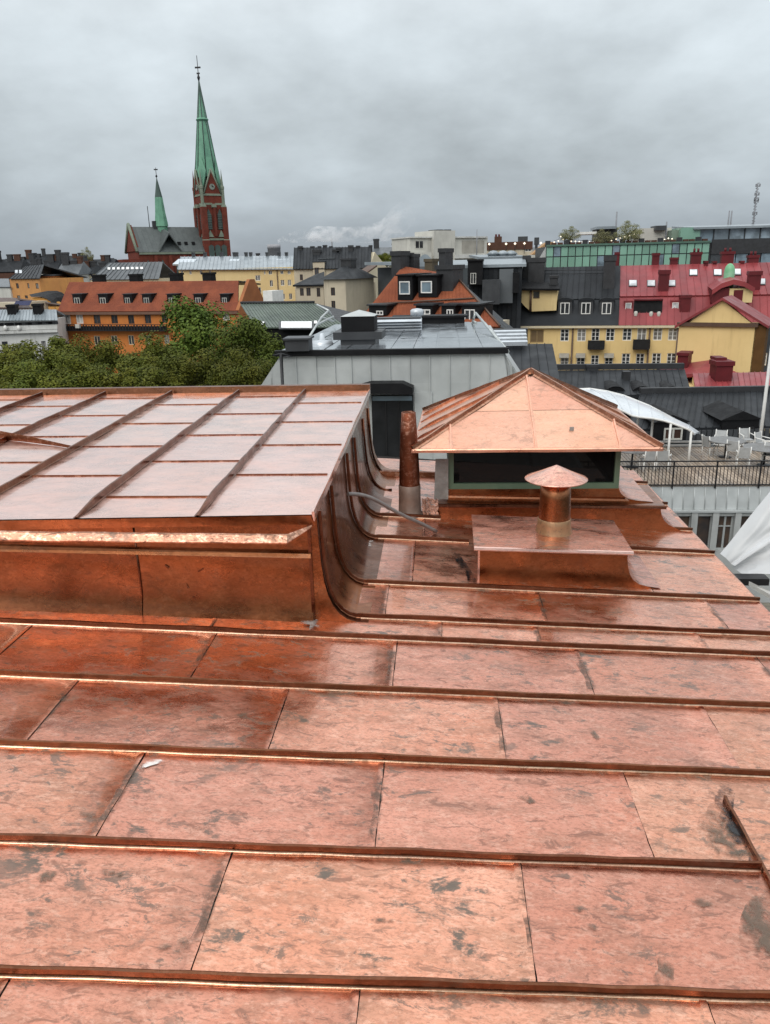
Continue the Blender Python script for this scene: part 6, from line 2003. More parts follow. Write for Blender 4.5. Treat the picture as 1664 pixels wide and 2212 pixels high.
dormer(rf, F, 'f', (985, 860, 1165, 980), -.1, 2.6, M_BLACK, M_BLACK, (1037, 892, 1140, 960), 'two', M_LIGHT, plain('dim_room2', (0.07, 0.04, 0.03), None, 1, .2), 'gable')
# dark fill behind: red roof beyond the flagpole is already there

# ---- green glass building with roof garden
A = atY('e', 170, 472, 125)
F = Fac(A, V((atY('e', 1262, 468, 125).x, 125, A.z)))
M_GPAN = plain('green_glass_panel', (0.22, 0.40, 0.31), (0.18, 0.34, 0.26), .2, .14, rnd=.16, coat=.5)
b = thing('green_glass_building', 'office building clad in green glass panels with a planted roof garden', 'building', F.P(F.w / 2, 0, -6))
zB = F.hit('e', 600, 640)[1]
MB().obox(F.P(F.w / 2 + 14, 0, -7), F.t, F.n, F.w + 28, 13.6, 0, F.A.z).build('wall', M_DKG, b)
ncol = 22
zm = F.hit('e', 600, 528)[1]
for i in range(ncol):
    for z0, z1 in ((zB, zm - .12), (zm + .02, F.A.z - .1)):
        s0_, s1_ = F.w * i / ncol + .07, F.w * (i + 1) / ncol - .07
        mt = M_GPAN if (i * 7 + int(z0)) % 8 else M_GLASSB
        MB().slab([F.P(s0_, z0, 0), F.P(s1_, z0, 0), F.P(s1_, z1, 0), F.P(s0_, z1, 0)], .12, F.n).build('glass_panel', mt, b)
MB().slab([F.P(-3.5, zB - 2, -.2), F.P(-.05, zB - 2, .05), F.P(-.05, F.A.z, .05), F.P(.0, F.A.z, -.2)], .1).build('slanted_end', M_GFAC, b)
MB().obox(F.P(F.w / 2, 0, .1), F.t, F.n, F.w, .3, F.A.z - .02, F.A.z + .25).build('parapet', plain('green_frame', (0.08, 0.16, 0.12), None, 1, .5), b)
# right part: dark band and glazing
s_r = F.w + .2
MB().slab([F.P(s_r, F.hit('e', 1400, 520)[1], .3), F.P(s_r + 26, F.hit('e', 1400, 520)[1], .3), F.P(s_r + 26, F.A.z + .4, .3), F.P(s_r, F.A.z + .4, .3)], .3, F.n).build('dark_band', M_DKM, b)
for i in range(14):
    z0, z1 = zB, F.hit('e', 1400, 522)[1]
    MB().slab([F.P(s_r + i * 1.85 + .08, z0, .1), F.P(s_r + (i + 1) * 1.85 - .08, z0, .1), F.P(s_r + (i + 1) * 1.85 - .08, z1, .1), F.P(s_r + i * 1.85 + .08, z1, .1)], .1, F.n).build('glass_panel', M_GLASSB if i % 3 else M_GLASS, b)
# upper glass pavilion
M_PAV = glass_mat('pavilion_glass', (0.34, 0.42, 0.48))
u0 = F.hit('e', 1190, 330, 3)
zp0, zp1 = F.hit('e', 1400, 460, 3)[1], F.hit('e', 1400, 340, 3)[1]
MB().obox(F.P(u0[0] + 14, 0, -8), F.t, F.n, 27.4, 9, zp0, zp1 - .1).build('pavilion_core', M_DKG, b)
for i in range(12):
    s0_ = u0[0] + i * 2.3
    MB().slab([F.P(s0_ + .08, zp0, -3), F.P(s0_ + 2.22, zp0, -3), F.P(s0_ + 2.22, zp1, -3), F.P(s0_ + .08, zp1, -3)], .1, F.n).build('glass_panel', M_PAV if i % 5 else M_GLASSB, b)
    MB().obox(F.P(s0_, 0, -2.9), F.t, F.n, .14, .14, zp0, zp1).build('mullion', M_DKG, b)
MB().slab([F.P(u0[0] - 1, zp1 + .05, -2), F.P(u0[0] + 30, zp1 + .05, -2), F.P(u0[0] + 30, zp1 + .7, -14), F.P(u0[0] - 1, zp1 + .7, -14)], .3, V((0, 0, 1))).build('pavilion_roof', M_LTROOF, b)
blk(1070, 345, 1190, 460, 2.0 * 0 - 2.5, 5, M_GPAN, 'stair_box', b, 'e', F)
blk(1010, 362, 1075, 460, -3.5, 5, plain('sage_panel', (0.20, 0.27, 0.21), None, .5, .5), 'stair_box', b, 'e', F)
blk(800, 350, 1000, 440, -6, 5, M_LIGHT, 'roof_room', b, 'e', F)
blk(900, 332, 972, 362, -5, 3, M_DKG, 'roof_room', b, 'e', F)
blk(510, 345, 640, 440, -7, 4, M_DKG, 'roof_room', b, 'e', F)
blk(395, 374, 505, 388, -3, 4, M_WHITE, 'sun_sail', b, 'e', F)
blk(505, 338, 640, 352, -6, 5, M_LTROOF, 'roof_edge', b, 'e', F)
MB().slab([F.P(.4, F.A.z + .02, -.4), F.P(F.w, F.A.z + .02, -.4), F.P(F.w, F.A.z + .02, -13), F.P(.4, F.A.z + .02, -13)], .1, V((0, 0, 1))).build('roof_deck', M_BRCH, b)
for i in range(26):
    s = F.w * (i + .3) / 26
    MB().obox(F.P(s, 0, -.6), F.t, F.n, F.w / 26 * .8, .5, F.A.z, F.A.z + .55 + .3 * (i % 3 == 0)).build('planter_box', M_BRCH if i % 3 else M_DKM, b)
# string of lamps over the roof garden
lights = thing('string_lights', 'string of lit warm bulbs above the roof garden', 'string lights', F.P(5, F.A.z, -1))
for run in ([(222, 442), (250, 434), (266, 404), (282, 424), (308, 438), (336, 436), (364, 437), (390, 439), (412, 440), (458, 440), (482, 442)], [(605, 432), (636, 422), (664, 414), (694, 406), (725, 398), (756, 391), (786, 384)], [(960, 425), (985, 416), (1010, 420)]):
    P_ = [F.P(*F.hit('e', x, y, 1.2), -1.2) for x, y in run]
    MB().tube([p + V((0, 0, .2)) for p in P_], .03, 4).build('cable', M_BLACKM, lights)
    for p in P_:
        MB().lathe((p.x, p.y), [(0, p.z - .13), (.13, p.z), (0, p.z + .13)], 6).build('bulb', M_BULB, lights)


def mast(label, k, xb, yb, xt, yt, dist, r, lattice=False):
    a, t_ = atY(k, xb, yb, dist), atY(k, xt, yt, dist)
    t_.x = a.x
    o = thing('antenna_mast', label, 'mast', V((a.x, dist, a.z - 6)))
    MB().tube([V((a.x, dist, a.z - 6)), V((a.x, dist, t_.z))], [r, r * .6], 6).build('pole', plain('mast_grey', (0.25, 0.26, 0.28), None, 1, .6), o)
    if lattice:
        for w in (.25, .55, .6, .72, .93):
            z = a.z + (t_.z - a.z) * w
            for sgn in (-1, 1):
                MB().obox(V((a.x + sgn * r * 1.8, dist - .2, 0)), V((1, 0, 0)), V((0, 1, 0)), r * 1.0, r * 1.2, z - r * 1.2, z + r * 1.6).build('antenna', MATS['mast_grey'], o)
        for i in range(14):
            z = a.z + (t_.z - a.z) * i / 14
            MB().tube([V((a.x - r * 1.5, dist, z)), V((a.x + r * 1.5, dist, z + (t_.z - a.z) / 14))], r * .35, 4).build('brace', MATS['mast_grey'], o)
    return o


mast('tall antenna mast with panel antennas at the far right', 'e', 1552, 320, 1575, 45, 170, .2, True)
mast('left of two slim poles beside the tall antenna mast', 'e', 1383, 330, 1385, 232, 172, .22)
mast('right of two slim poles beside the tall antenna mast', 'e', 1400, 330, 1402, 232, 172, .22)
mast('slim lone pole above the roof garden', 'e', 635, 340, 637, 238, 165, .24)
mast('short thin pole on the pale modern block roof', 'd', 1062, 125, 1062, 62, 201, .16)
mast('short pole right of the roof garden, on a dark roof room', 'e', 970, 360, 970, 305, 131, .2)

# =================================================================== church
YC = 300.0
ch = thing('brick_church', 'red brick church with tall green copper spire and slate nave roof', 'church', V((atY('D', 457, 560, YC).x, YC, 0)))
zc = lambda y, x=1050: atY('b', x, y, YC).z
ctr = atY('b', 1062, 1700, YC)
cc = V((ctr.x, YC, 0))
TH = math.radians(35)
ax = V((math.cos(TH), math.sin(TH), 0))       # away from the nave
ay = V((-math.sin(TH), math.cos(TH), 0))
mpp = (atY('b', 1100, 1465, YC) - atY('b', 1000, 1465, YC)).length / 100
WT = 325 * mpp / (math.cos(TH) + math.sin(TH)) * .96
hw = WT / 2


def loc(a, c, z):
    p = cc + ax * a + ay * c
    return V((p.x, p.y, z))


z_base, z_corn, z_mid = 0, zc(1465), zc(1925)
m = MB()
m.obox(cc, ax, ay, WT, WT, 0, z_corn)
m.obox(cc, ax, ay, WT * 1.10, WT * 1.10, 0, zc(2060))
tow = m.build('tower', M_BRICK, ch)
for zz_, e_ in ((zc(1475), 1.05), (zc(1570), 1.015), (zc(1930), 1.06), (zc(2055), 1.14)):
    MB().obox(cc, ax, ay, WT * e_, WT * e_, zz_ - .35, zz_ + .35).build('string_course', M_STONEG, tow)
for sa in (-1, 1):
    for sc_ in (-1, 1):
        # corner buttresses with stone offsets
        p = loc(sa * hw * .94, sc_ * hw * .94, 0)
        MB().obox(p, ax, ay, WT * .24, WT * .24, 0, zc(1600)).build('buttress', M_BRICK, tow)
        MB().obox(p, ax, ay, WT * .27, WT * .27, 0, zc(1940)).build('buttress', M_BRICK, tow)
        for zz_, s_ in ((zc(1600), .24), (zc(1940), .27)):
            q = [p + ax * (i * WT * s_ / 2) + ay * (j * WT * s_ / 2) for i, j in ((-1, -1), (1, -1), (1, 1), (-1, 1))]
            MB().add([V((v.x, v.y, zz_)) for v in q] + [V((p.x, p.y, zz_ + 2.6))], ((0, 1, 4), (1, 2, 4), (2, 3, 4), (3, 0, 4))).build('buttress_cap', M_STONEG, tow)
        # corner pinnacle
        p = loc(sa * hw * .97, sc_ * hw * .97, 0)
        m = MB().lathe((p.x, p.y), [(WT * .075, zc(1600)), (WT * .075, zc(1420)), (WT * .09, zc(1415)), (WT * .09, zc(1390)), (WT * .06, zc(1380)), (0, zc(1205))], 8, False)
        m.build('pinnacle', M_STONEG if sc_ < 0 else M_BRICK, tow)
for d_, a_ in ((ax, ay), (-ax, ay), (ay, ax), (-ay, ax)):
    # gable with clock, paired lancets below
    f0 = cc + d_ * (hw + .12)
    g = lambda s, z, o=0: V((f0.x + a_.x * s + d_.x * o, f0.y + a_.y * s + d_.y * o, z))
    gw = hw * .80
    MB().slab([g(-gw, z_corn), g(gw, z_corn), g(gw * .45, zc(1330)), g(0, zc(1220)), g(-gw * .45, zc(1330))], 1.2, d_).build('tower_gable', M_BRICK, tow)
    for sg in (-1, 1):
        MB().tube([g(sg * gw, z_corn, .1), g(0, zc(1212), .1)], .32, 5).build('gable_trim', M_STONEG, tow)
    cz = zc(1395)
    r_ = WT * .125
    pts = [g(r_ * math.cos(2 * math.pi * i / 20), cz + r_ * math.sin(2 * math.pi * i / 20), .25) for i in range(20)]
    MB().slab(pts, .25, d_).build('clock_face', plain('clock_disc', (0.22, 0.25, 0.21), None, 1, .6), tow)
    MB().tube([g(0, cz, .35), g(0, cz + r_ * .75, .35)], .12, 4).build('clock_hand', M_BLACKM, tow)
    MB().tube([g(0, cz, .35), g(r_ * .5, cz + r_ * .1, .35)], .12, 4).build('clock_hand', M_BLACKM, tow)
    for s_ in (-.26, .26):
        w_ = WT * .115
        base, top = zc(1830), zc(1620)
        pts = [g(s_ * WT - w_, base, .1), g(s_ * WT + w_, base, .1), g(s_ * WT + w_, top - 2, .1), g(s_ * WT, top, .1), g(s_ * WT - w_, top - 2, .1)]
        o = MB().slab(pts, .1, d_).build('lancet_opening', M_PATDK, tow)
        for k_ in range(9):
            z = base + (top - base - 2) * (k_ + .5) / 9
            MB().slab([g(s_ * WT - w_, z, .3), g(s_ * WT + w_, z, .3), g(s_ * WT + w_, z + .35, .12), g(s_ * WT - w_, z + .35, .12)], .06).build('louvre', M_PATDK, o)
        MB().slab([g(s_ * WT - w_ * 1.3, base - 2.6, .35), g(s_ * WT + w_ * 1.3, base - 2.6, .35), g(s_ * WT, base - .2, .12)], .3, d_).build('stone_hood', M_STONEG, o)
    MB().obox(V((f0.x, f0.y, 0)) + d_ * .35, a_, d_, WT * .10, .7, zc(1900), zc(1560)).build('pilaster', M_BRICK, tow)
    MB().obox(V((f0.x, f0.y, 0)) + d_ * .35, a_, d_, WT * .2, .9, zc(1605), zc(1570)).build('stone_block', M_STONEG, tow)
    for s_ in (-.3, 0, .3):
        pts = [g(s_ * WT - 1, zc(2120), .9), g(s_ * WT + 1, zc(2120), .9), g(s_ * WT + 1, zc(2000), .9), g(s_ * WT, zc(1985), .9), g(s_ * WT - 1, zc(2000), .9)]
        MB().slab(pts, .2, d_).build('lower_window', M_PATDK, tow)
# spire: eight faces, each a part
ztip, zs0 = zc(285, 930), zc(1290)
R0 = 118 * mpp * 1.02
oct_ = [(math.cos(math.pi / 8 + i * math.pi / 4), math.sin(math.pi / 8 + i * math.pi / 4)) for i in range(8)]
sp = MB().lathe((cc.x, cc.y), [(R0 * .9, zs0 - 6), (.05, ztip - 1)], 8, False).build('spire', M_PATDK, ch)
for i in range(8):
    a, b_ = oct_[i], oct_[(i + 1) % 8]
    q0, q1 = loc(a[0] * R0, a[1] * R0, zs0), loc(b_[0] * R0, b_[1] * R0, zs0)
    tp_ = loc(0, 0, ztip)
    f_ = .40
    MB().slab([q0, q1, q1.lerp(tp_, 1 - f_), q0.lerp(tp_, 1 - f_)], .15).build('spire_face', M_PATINA, sp)
    MB().slab([q0.lerp(tp_, 1 - f_), q1.lerp(tp_, 1 - f_), tp_], .12).build('spire_face', M_PATINA if i % 2 else MATS['church_patina'], sp)
    MB().tube([q0, tp_], .18, 4).build('spire_rib', M_PATDK, sp)
zz_ = zs0 + (ztip - zs0) * .60
MB().lathe((cc.x, cc.y), [(R0 * .40 + .1, zz_ - .6), (R0 * .40 + .6, zz_), (R0 * .39 + .1, zz_ + .6)], 8, False).build('spire_band', M_PATINA, sp)
for i in range(4):                            # green broaches down to the tower corners
    a_ = math.pi / 4 + i * math.pi / 2
    u_ = (math.cos(a_), math.sin(a_))
    cor = loc(hw * 1.28 * u_[0], hw * 1.28 * u_[1], z_corn + .4)
    a0, b0_ = oct_[(i * 2) % 8], oct_[(i * 2 + 1) % 8]
    q0, q1 = loc(a0[0] * R0, a0[1] * R0, zs0 + 2), loc(b0_[0] * R0, b0_[1] * R0, zs0 + 2)
    mid = loc(u_[0] * R0 * .9, u_[1] * R0 * .9, zs0 + 7)
    inner = loc(0, 0, z_corn)
    MB().add([cor, q0, mid, q1, inner], ((0, 2, 1), (0, 3, 2), (0, 1, 4), (0, 4, 3))).build('broach', M_PATINA, sp)
# tip: ball, cross, vane
MB().lathe((cc.x, cc.y), [(0, ztip - 1), (.3, ztip), (.55, ztip + .7), (.3, ztip + 1.4), (.14, ztip + 2.2), (.11, ztip + 7.6), (0, ztip + 7.6)], 8).build('finial', M_BLACKM, ch)
MB().obox(V((cc.x, cc.y, 0)), V((1, 0, 0)), V((0, 1, 0)), 2.0, .3, zc(165, 925), zc(148, 925)).obox(V((cc.x, cc.y, 0)), V((1, 0, 0)), V((0, 1, 0)), 1.1, .3, zc(225, 925), zc(210, 925)).build('cross', M_BLACKM, ch)
# nave
NL = 25.0
locn = lambda a, c, z: loc(a, c + 3.2, z)
zr_n, ze_n = zc(1805, 700), zc(2050, 700)
nw = 7.6
n0, n1 = -hw * .9, -hw - NL
w_ = MB()
w_.add([locn(n0, -nw, 0), locn(n1, -nw, 0), locn(n1, nw, 0), locn(n0, nw, 0), locn(n0, -nw, ze_n), locn(n1, -nw, ze_n), locn(n1, nw, ze_n), locn(n0, nw, ze_n)],
       ((0, 1, 5, 4), (1, 2, 6, 5), (2, 3, 7, 6), (3, 0, 4, 7), (4, 5, 6, 7)))
w_.build('nave_wall', M_BRICK, ch)
MB().slab([locn(n1 - .4, -nw, ze_n), locn(n1 - .4, 0, zr_n + .6), locn(n1 - .4, nw, ze_n)], 1.0, -ax).build('nave_gable', M_BRICK, ch)
for sg in (-1, 1):
    MB().tube([locn(n1 - .5, sg * (nw + .5), ze_n - .3), locn(n1 - .5, 0, zr_n + 1.0)], .55, 5).build('gable_trim', M_STONEG, ch)
    P_ = [locn(n1, -nw * 1.06, ze_n - .4), locn(n0, -nw * 1.06, ze_n - .4), locn(n0, 0, zr_n), locn(n1, 0, zr_n)]
    if sg > 0:
        P_ = [locn(n0, nw * 1.06, ze_n - .4), locn(n1, nw * 1.06, ze_n - .4), locn(n1, 0, zr_n), locn(n0, 0, zr_n)]
    seam_roof(ch, *P_, 14, M_SLATE, 'nave_roof', rib=.05)
MB().obox(locn((n0 + n1) / 2, -nw - .2, 0), ax, ay, NL, .6, ze_n - 1.2, ze_n - .5).build('nave_cornice', M_STONEG, ch)
for i in range(4):
    a = n0 - 4 - i * 5.2
    MB().obox(locn(a, -nw - .6, 0), ax, ay, 1.0, 1.6, 0, ze_n - 1.6).build('nave_buttress', M_BRICK, ch)
    MB().slab([locn(a - 2.2, -nw - .1, ze_n - 12), locn(a - 1.0 - 2.2, -nw - .1, ze_n - 12), locn(a - 3.2, -nw - .1, ze_n - 4), locn(a - 2.7, -nw - .1, ze_n - 3), locn(a - 2.2, -nw - .1, ze_n - 4)][::-1], .1, -ay).build('nave_window', M_PATDK, ch)
for fx in (735, 805, 880):
    r = ray('b', fx, 1965)
    nrm_ = (locn(n0, -nw * 1.06, ze_n - .4) - locn(n1, -nw * 1.06, ze_n - .4)).cross(locn(n1, 0, zr_n) - locn(n1, -nw * 1.06, ze_n - .4)).normalized()
    p = ORG + r * ((locn(n1, 0, zr_n) - ORG).dot(nrm_) / r.dot(nrm_))
    m = MB().obox(p - V((0, 0, 0)), ax, ay, 1.0, 1.6, p.z - .6, p.z + .5)
    m.build('roof_vent', M_BLACK, ch)
# small fleche on the crossing
px_ = (atY('b', 548, 1805, YC) - cc)
af = -abs(px_.x) / math.cos(TH) * .75
fc = locn(af, 0, 0)
zf0 = zr_n - 1
rF = 57 * mpp * 1.1
m = MB().lathe((fc.x, fc.y), [(rF * .9, zf0 - 4), (rF * .9, zf0 + 1.0), (rF * 1.1, zf0 + 1.2), (rF * 1.05, zf0 + 2.4), (rF * .82, zf0 + 6), (rF * .62, zf0 + 11)], 8, False)
fl_ = m.build('fleche_base', M_PATINA, ch)
MB().lathe((fc.x, fc.y), [(rF * .62, zf0 + 11), (0.05, zc(1310, 505))], 8, False).build('fleche_spire', M_PATDK, fl_)
zt_f = zc(1310, 505)
MB().lathe((fc.x, fc.y), [(0, zt_f - .3), (.45, zt_f + .3), (.12, zt_f + .8), (.1, zc(1215, 495)), (0, zc(1212, 495))], 6).build('fleche_finial', M_BLACKM, fl_)
MB().obox(V((fc.x, fc.y, 0)), V((1, 0, 0)), V((0, 1, 0)), 1.4, .2, zc(1240, 495), zc(1228, 495)).build('fleche_cross', M_BLACKM, fl_)
# transept valley roof towards us
tv = [locn(af - 5, -nw * 1.5, ze_n - .4), locn(af + 5, -nw * 1.5, ze_n - .4), locn(af, -nw * .2, zr_n - .8)]
MB().slab([locn(af - 4.2, -nw * 1.08, ze_n - .2), locn(af, -nw * 1.08, ze_n + 6), locn(af, 0, zr_n - .4), locn(af - 1, 0, zr_n - .4)], .3).build('transept_roof', M_SLATE, ch)
MB().slab([locn(af, -nw * 1.08, ze_n + 6), locn(af + 4.2, -nw * 1.08, ze_n - .2), locn(af + 1, 0, zr_n - .4), locn(af, 0, zr_n - .4)], .3).build('transept_roof', M_SLATE, ch)
MB().obox(locn(n1 + 9, 0, 0), ax, ay, 1.6, 1.6, zr_n - 2, zr_n + 2.0).build('ridge_turret', M_DKM, ch)
q = locn(n1 + 7, 0, 0)
MB().tube([V((q.x, q.y, zr_n - 1)), V((q.x, q.y, zr_n + 7))], .14, 5).build('ridge_vane', M_BLACKM, ch)
MB().obox(loc(n1 - 3, -2, 0), ax, ay, 6, 10, 0, zc(2120)).build('apse', M_BRICK, ch)

# =================================================================== far rows of houses
rnd = random.Random(11)


def far_house(label, x0, x1, ye, yr, dist, wm, rm, group=None, chims=3, deep=5, k='D'):
    A = atY(k, x0, ye, dist)
    F = Fac(A, V((atY(k, x1, ye, dist).x, dist, A.z)))
    b = building('distant_house', label, F, deep * 2, 0, wm, group=group)
    zr = F.hit(k, (x0 + x1) / 2, yr, deep)[1]
    i0 = rnd.uniform(0, .12) * F.w
    P = [F.P(-.3, F.A.z, .3), F.P(F.w + .3, F.A.z, .3), F.P(F.w - i0, zr, -deep), F.P(i0, zr, -deep)]
    o = MB().slab(P, .3).build('roof', rm, b)
    MB().slab([F.P(F.w + .3, F.A.z, -deep * 2 - .3), F.P(-.3, F.A.z, -deep * 2 - .3), P[3], P[2]], .3).build('rear_slope', rm, b)
    MB().slab([P[1], F.P(F.w + .3, F.A.z, -deep * 2 - .3), P[2]], .2).build('hip_slope', rm, b)
    MB().slab([F.P(-.3, F.A.z, -deep * 2 - .3), P[0], P[3]], .2).build('hip_slope', rm, b)
    for i in range(chims):
        s = F.w * (i + rnd.uniform(.25, .75)) / chims
        w = rnd.uniform(1.0, 2.0)
        chimney(o, F.P(s, 0, -deep * rnd.uniform(.75, 1.0)), F.t, F.n, w, rnd.uniform(.9, 1.4), zr - 1.6, zr + rnd.choice((.3, .6, .9, 1.3, 2.4)), M_DKM if rnd.random() < .7 else M_BRCH)
    return b, F


LEFTS = [(-30, 42, 588, 560, 230, M_BRCH, 'dark house with broad roof at the far left skyline'), (35, 62, 575, 557, 250, M_BLACK, 'small black-roofed house on the left skyline'),
         (55, 96, 585, 566, 220, M_LIGHT, 'grey gabled house right of the far left dark house'), (60, 92, 570, 552, 290, M_BLACK, 'dark block with flat chimney on the left skyline'),
         (92, 120, 590, 560, 215, M_GFAC, 'narrow grey house below the left skyline chimneys'), (98, 132, 578, 555, 260, M_BLACK, 'house with crowded black roof kit on the left skyline'),
         (120, 168, 594, 566, 205, M_LIGHT, 'steep grey roof before the round skyline tree'), (128, 178, 570, 552, 300, M_BRCH, 'dark house left of the round skyline tree'),
         (165, 198, 592, 572, 212, M_CREAM, 'grey roof with pale gable right of the apricot houses'), (178, 242, 582, 560, 270, M_BLACK, 'dark blue-grey roof between skyline tree and church'),
         (205, 246, 594, 574, 225, M_GFAC, 'small grey roof touching the skylight hall')]
for x0, x1, ye, yr, d, wm, lab in LEFTS:
    far_house(lab, x0, x1, ye, yr, d, wm, M_DKROOF if d > 210 else M_GRROOF, 'houses on the left skyline', 3, 5)
FAR = [(225, 285, 584, 566, 'far skyline roof below the left end of the church'), (500, 560, 574, 556, 'far skyline roof right of the church tower'), (548, 590, 578, 561, 'far skyline roof left of the factory chimney'),
       (596, 645, 577, 560, 'far skyline roof right of the factory chimney'), (800, 880, 562, 548, 'far skyline roof above the yellow-green tree'), (1048, 1120, 548, 533, 'far skyline roof right of the pale modern block'),
       (1120, 1185, 546, 530, 'far skyline roof left of the roof garden'), (-80, 20, 585, 568, 'far skyline roof at the left picture edge'), (850, 900, 563, 551, 'far skyline roof left of the pale modern block')]
for i, (x0, x1, ye, yr, lab) in enumerate(FAR):
    far_house(lab, x0, x1, ye + 4, yr + 4, 340 + 12 * (i % 5), M_GFAC, M_GRROOF, 'houses low on the far skyline', 4, 7)
# pale flat house with autumn tree right of the beige complex
far_house('long grey roof behind the beige courtyard house', 800, 862, 552, 534, 240, M_LIGHT, M_GRROOF, None, 2, 6)

# =================================================================== factory stack and steam
a, t_ = atY('c', 397, 300, 620), atY('c', 397, 195, 620)
st = thing('factory_stack', 'distant pale factory chimney under the steam plume', 'chimney', V((a.x, 620, 0)))
MB().lathe((a.x, 620), [(5.4, 0), (5.0, t_.z - 3), (5.2, t_.z - 3), (5.2, t_.z), (4.2, t_.z), (4.2, t_.z - 2)], 16).build('shaft', plain('stack_concrete', (0.40, 0.40, 0.42), None, .1, .8), st)
a, t_ = atY('c', 888, 225, 640), atY('c', 888, 140, 640)
mast('faint distant mast rising behind the courtyard house roof', 'c', 888, 225, 888, 140, 640, .9)
# steam: a tapering body of vapour drifting to the right
m, nt, bs = newmat('steam')
nt.nodes.remove(bs)
out = nt.nodes['Material Output']
pv = nd(nt, 'ShaderNodeVolumePrincipled')
pv.inputs['Color'].default_value = (0.97, 0.97, 0.98, 1)
pv.inputs['Anisotropy'].default_value = 0.2
n1 = noise_tex(nt, .10, 6, .6, (1, 1, 1.2), dist=.3)
n2 = noise_tex(nt, .017, 3, .5)
tcn = nd(nt, 'ShaderNodeTexCoord')
sx_ = nd(nt, 'ShaderNodeSeparateXYZ')
nt.links.new(tcn.outputs['Generated'], sx_.inputs[0])
dens = math_(nt, 'MULTIPLY', ramp(nt, n1.outputs['Fac'], .45, .60), ramp(nt, n2.outputs['Fac'], .30, .52))
dens = math_(nt, 'MULTIPLY', dens, ramp(nt, sx_.outputs['X'], 0.0, 1.0, .34, .022, False))
nt.links.new(dens, pv.inputs['Density'])
nt.links.new(pv.outputs[0], out.inputs['Volume'])
MATS['steam'] = m
path = [(600, 519, 5), (640, 511, 11), (690, 505, 15), (740, 507, 15), (790, 507, 16), (830, 499, 20), (855, 484, 25), (872, 466, 26), (885, 452, 22), (893, 444, 10)]
P_ = [atY('D', x, y, 620) for x, y, r in path]
rr = [r * .40 for x, y, r in path]
mb = MB().tube(P_, rr, 12)
o = mb.build('steam_plume', m, None)
bm = bmesh.new()
bm.from_mesh(o.data)
bmesh.ops.recalc_face_normals(bm, faces=bm.faces)
bm.to_mesh(o.data)
bm.free()
tag(o, 'white steam plume drifting right from the distant factory chimney', 'steam')

# =================================================================== trees
def leaf_mat(name, c1, c2, c3):
    m, nt, bs = newmat(name)
    n = noise_tex(nt, .55, 3, .6)
    n2 = noise_tex(nt, 3.2, 3, .6)
    c = mixc(nt, ramp(nt, n.outputs['Fac'], .35, .65), c1, c2)
    c = mixc(nt, ramp(nt, n2.outputs['Fac'], .45, .7, 0, .8), c, c3)
    oi = nd(nt, 'ShaderNodeObjectInfo')
    hs = nd(nt, 'ShaderNodeHueSaturation')
    nt.links.new(ramp(nt, oi.outputs['Random'], 0, 1, .82, 1.15, False), hs.inputs['Value'])
    nt.links.new(ramp(nt, oi.outputs['Random'], 0, 1, .485, .505, False), hs.inputs['Hue'])
    nt.links.new(c, hs.inputs['Color'])
    nt.links.new(hs.outputs[0], bs.inputs['Base Color'])
    bs.inputs['Roughness'].default_value = .65
    bs.inputs['Specular IOR Level'].default_value = .2
    MATS[name] = m
    return m


M_LEAF = leaf_mat('leaves', (0.080, 0.100, 0.010), (0.125, 0.130, 0.014), (0.040, 0.060, 0.008))
M_LEAFG = leaf_mat('leaves_green', (0.065, 0.105, 0.013), (0.10, 0.14, 0.017), (0.036, 0.068, 0.010))
M_LEAFA = leaf_mat('leaves_dull', (0.19, 0.19, 0.09), (0.25, 0.24, 0.12), (0.12, 0.13, 0.06))
M_BARK = plain('bark', (0.055, 0.042, 0.03), (0.035, 0.028, 0.02), 3, .9, bumpy=.5, bscale=8)


def crown_mesh(seed, mat, n=26000, leaf=.105, blobs=46):
    """unit-ish crown, radius 1 wide, height 1.9, made of leaf blades gathered in clumps"""
    r = random.Random(seed)
    cl = []
    for i in range(blobs):
        th, ph = r.uniform(0, 2 * math.pi), math.acos(r.uniform(-.75, 1))
        rad = r.uniform(.40, .90)
        cl.append((V((math.sin(ph) * math.cos(th) * rad, math.sin(ph) * math.sin(th) * rad, math.cos(ph) * rad * .95)), r.uniform(.16, .33)))
    m = MB()
    vs, fs = [], []
    for i in range(n):
        c, cr_ = cl[r.randrange(blobs)]
        d = V((r.gauss(0, 1), r.gauss(0, 1), r.gauss(0, 1))).normalized()
        if d.z < -.3 and r.random() < .5:
            d.z = -d.z
        p = c + d * cr_ * (r.random() ** .35) * V((1, 1, .8)).length / 1.62
        nrm = (d + V((r.uniform(-.8, .8), r.uniform(-.8, .8), r.uniform(-.2, .9)))).normalized()
        u = nrm.cross(V((r.uniform(-1, 1), r.uniform(-1, 1), r.uniform(-1, 1)))).normalized()
        w = nrm.cross(u)
        s = leaf * r.uniform(.5, 1.1) * .25
        k = len(vs)
        vs += [p - u * s * 1.3, p - w * s * .7 + nrm * s * .2, p + u * s * 1.3, p + w * s * .7 + nrm * s * .2]
        fs.append((k, k + 1, k + 2, k + 3))
    m.add(vs, fs)
    return m.mesh('crown', mat)


CROWNS = [crown_mesh(s, mt) for s, mt in ((1, M_LEAF), (2, M_LEAF), (3, M_LEAFG), (4, M_LEAF))]
CROWND = crown_mesh(9, M_LEAFA, 6000, .12, 50)


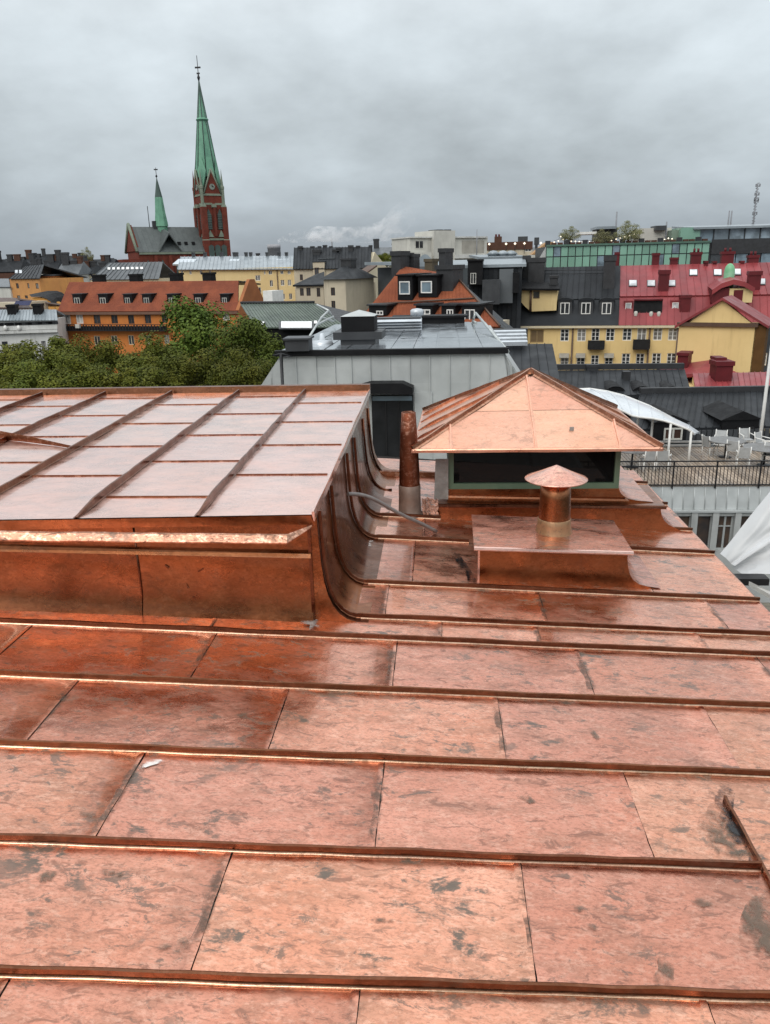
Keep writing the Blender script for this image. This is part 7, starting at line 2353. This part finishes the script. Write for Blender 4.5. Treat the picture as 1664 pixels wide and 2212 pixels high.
def tree(label, x, ytop, wpx, dist, ci, group=None, hscale=1.0, k='D', mesh=None, zbase=0.0, cname='tree'):
    a = atY(k, x, ytop, dist)
    wm = (atY(k, x + wpx / 2, ytop, dist) - atY(k, x - wpx / 2, ytop, dist)).length / 2
    h = wm * hscale
    t = thing(cname, label, 'tree', V((a.x, dist, zbase)), group)
    c = V((a.x, dist, a.z - h * .86))
    o = place('crown', mesh or CROWNS[ci], t, c, rnd.uniform(0, 6.28))
    o.scale = (wm * 1.18, wm * 1.18, h * 1.02)
    z1 = c.z
    m = MB().tube([V((a.x, dist, zbase)), V((a.x + .1, dist, zbase + (z1 - zbase) * .6)), V((a.x, dist + .1, z1))], [max(.12, wm * .085), wm * .07, wm * .035], 8)
    for q in range(6):
        an = q * 1.05 + rnd.uniform(-.3, .3)
        s = V((a.x, dist, zbase + (z1 - zbase) * rnd.uniform(.55, .9)))
        m.tube([s, s + V((math.cos(an) * wm * .35, math.sin(an) * wm * .35, h * .35)), s + V((math.cos(an) * wm * .6, math.sin(an) * wm * .6, h * .7))], [wm * .035, wm * .022, wm * .008], 5)
    m.build('trunk', M_BARK, t)
    return t


GT = 'trees in front of the orange house'
tree('tallest bright green tree, in front of the orange house', 440, 660, 275, 60, 2, GT, 1.0)
tree('dark green tree right of the tallest tree, by the green roof', 535, 700, 200, 56, 2, GT, 1.05)
tree('rounded olive tree below the tallest tree', 335, 742, 190, 50, 1, GT, 1.0)
tree('olive tree in front of the left half of the orange house', 205, 734, 170, 54, 3, GT, 1.05)
tree('olive tree in front of the white stone house', 75, 733, 200, 52, 0, GT, 1.0)
tree('olive tree cut by the left picture edge', -40, 740, 180, 50, 1, GT, 1.0)
tree('low tree crown nearest the copper housing, far left', 40, 785, 190, 42, 3, GT, .8)
tree('low dark tree crown between the left trees', 175, 778, 190, 43, 1, GT, .8)
tree('low tree crown in front of the rounded olive tree', 300, 792, 180, 42, 0, GT, .8)
tree('low tree crown in the middle of the row', 425, 766, 180, 44, 3, GT, .9)
tree('rightmost low tree crown beside the grey penthouse', 530, 768, 170, 43, 1, GT, .9)
tree('round dull tree on the skyline left of the church', 187, 536, 26, 255, 0, None, 1.3, mesh=CROWND, zbase=10)
tree('yellow-green tree between the courtyard house and the tiled roof', 832, 547, 62, 150, 0, None, .9)
for lab, x, y, w, kk in (('left of three dull trees in the roof garden', 330, 345, 150, .75), ('middle of three dull trees in the roof garden', 550, 362, 150, .8), ('right and largest of three dull trees in the roof garden', 722, 310, 200, .8)):
    tree(lab, x, y, w, 126.5, 0, 'trees in the roof garden', kk, 'e', CROWND, atY('e', 300, 470, 126.5).z)
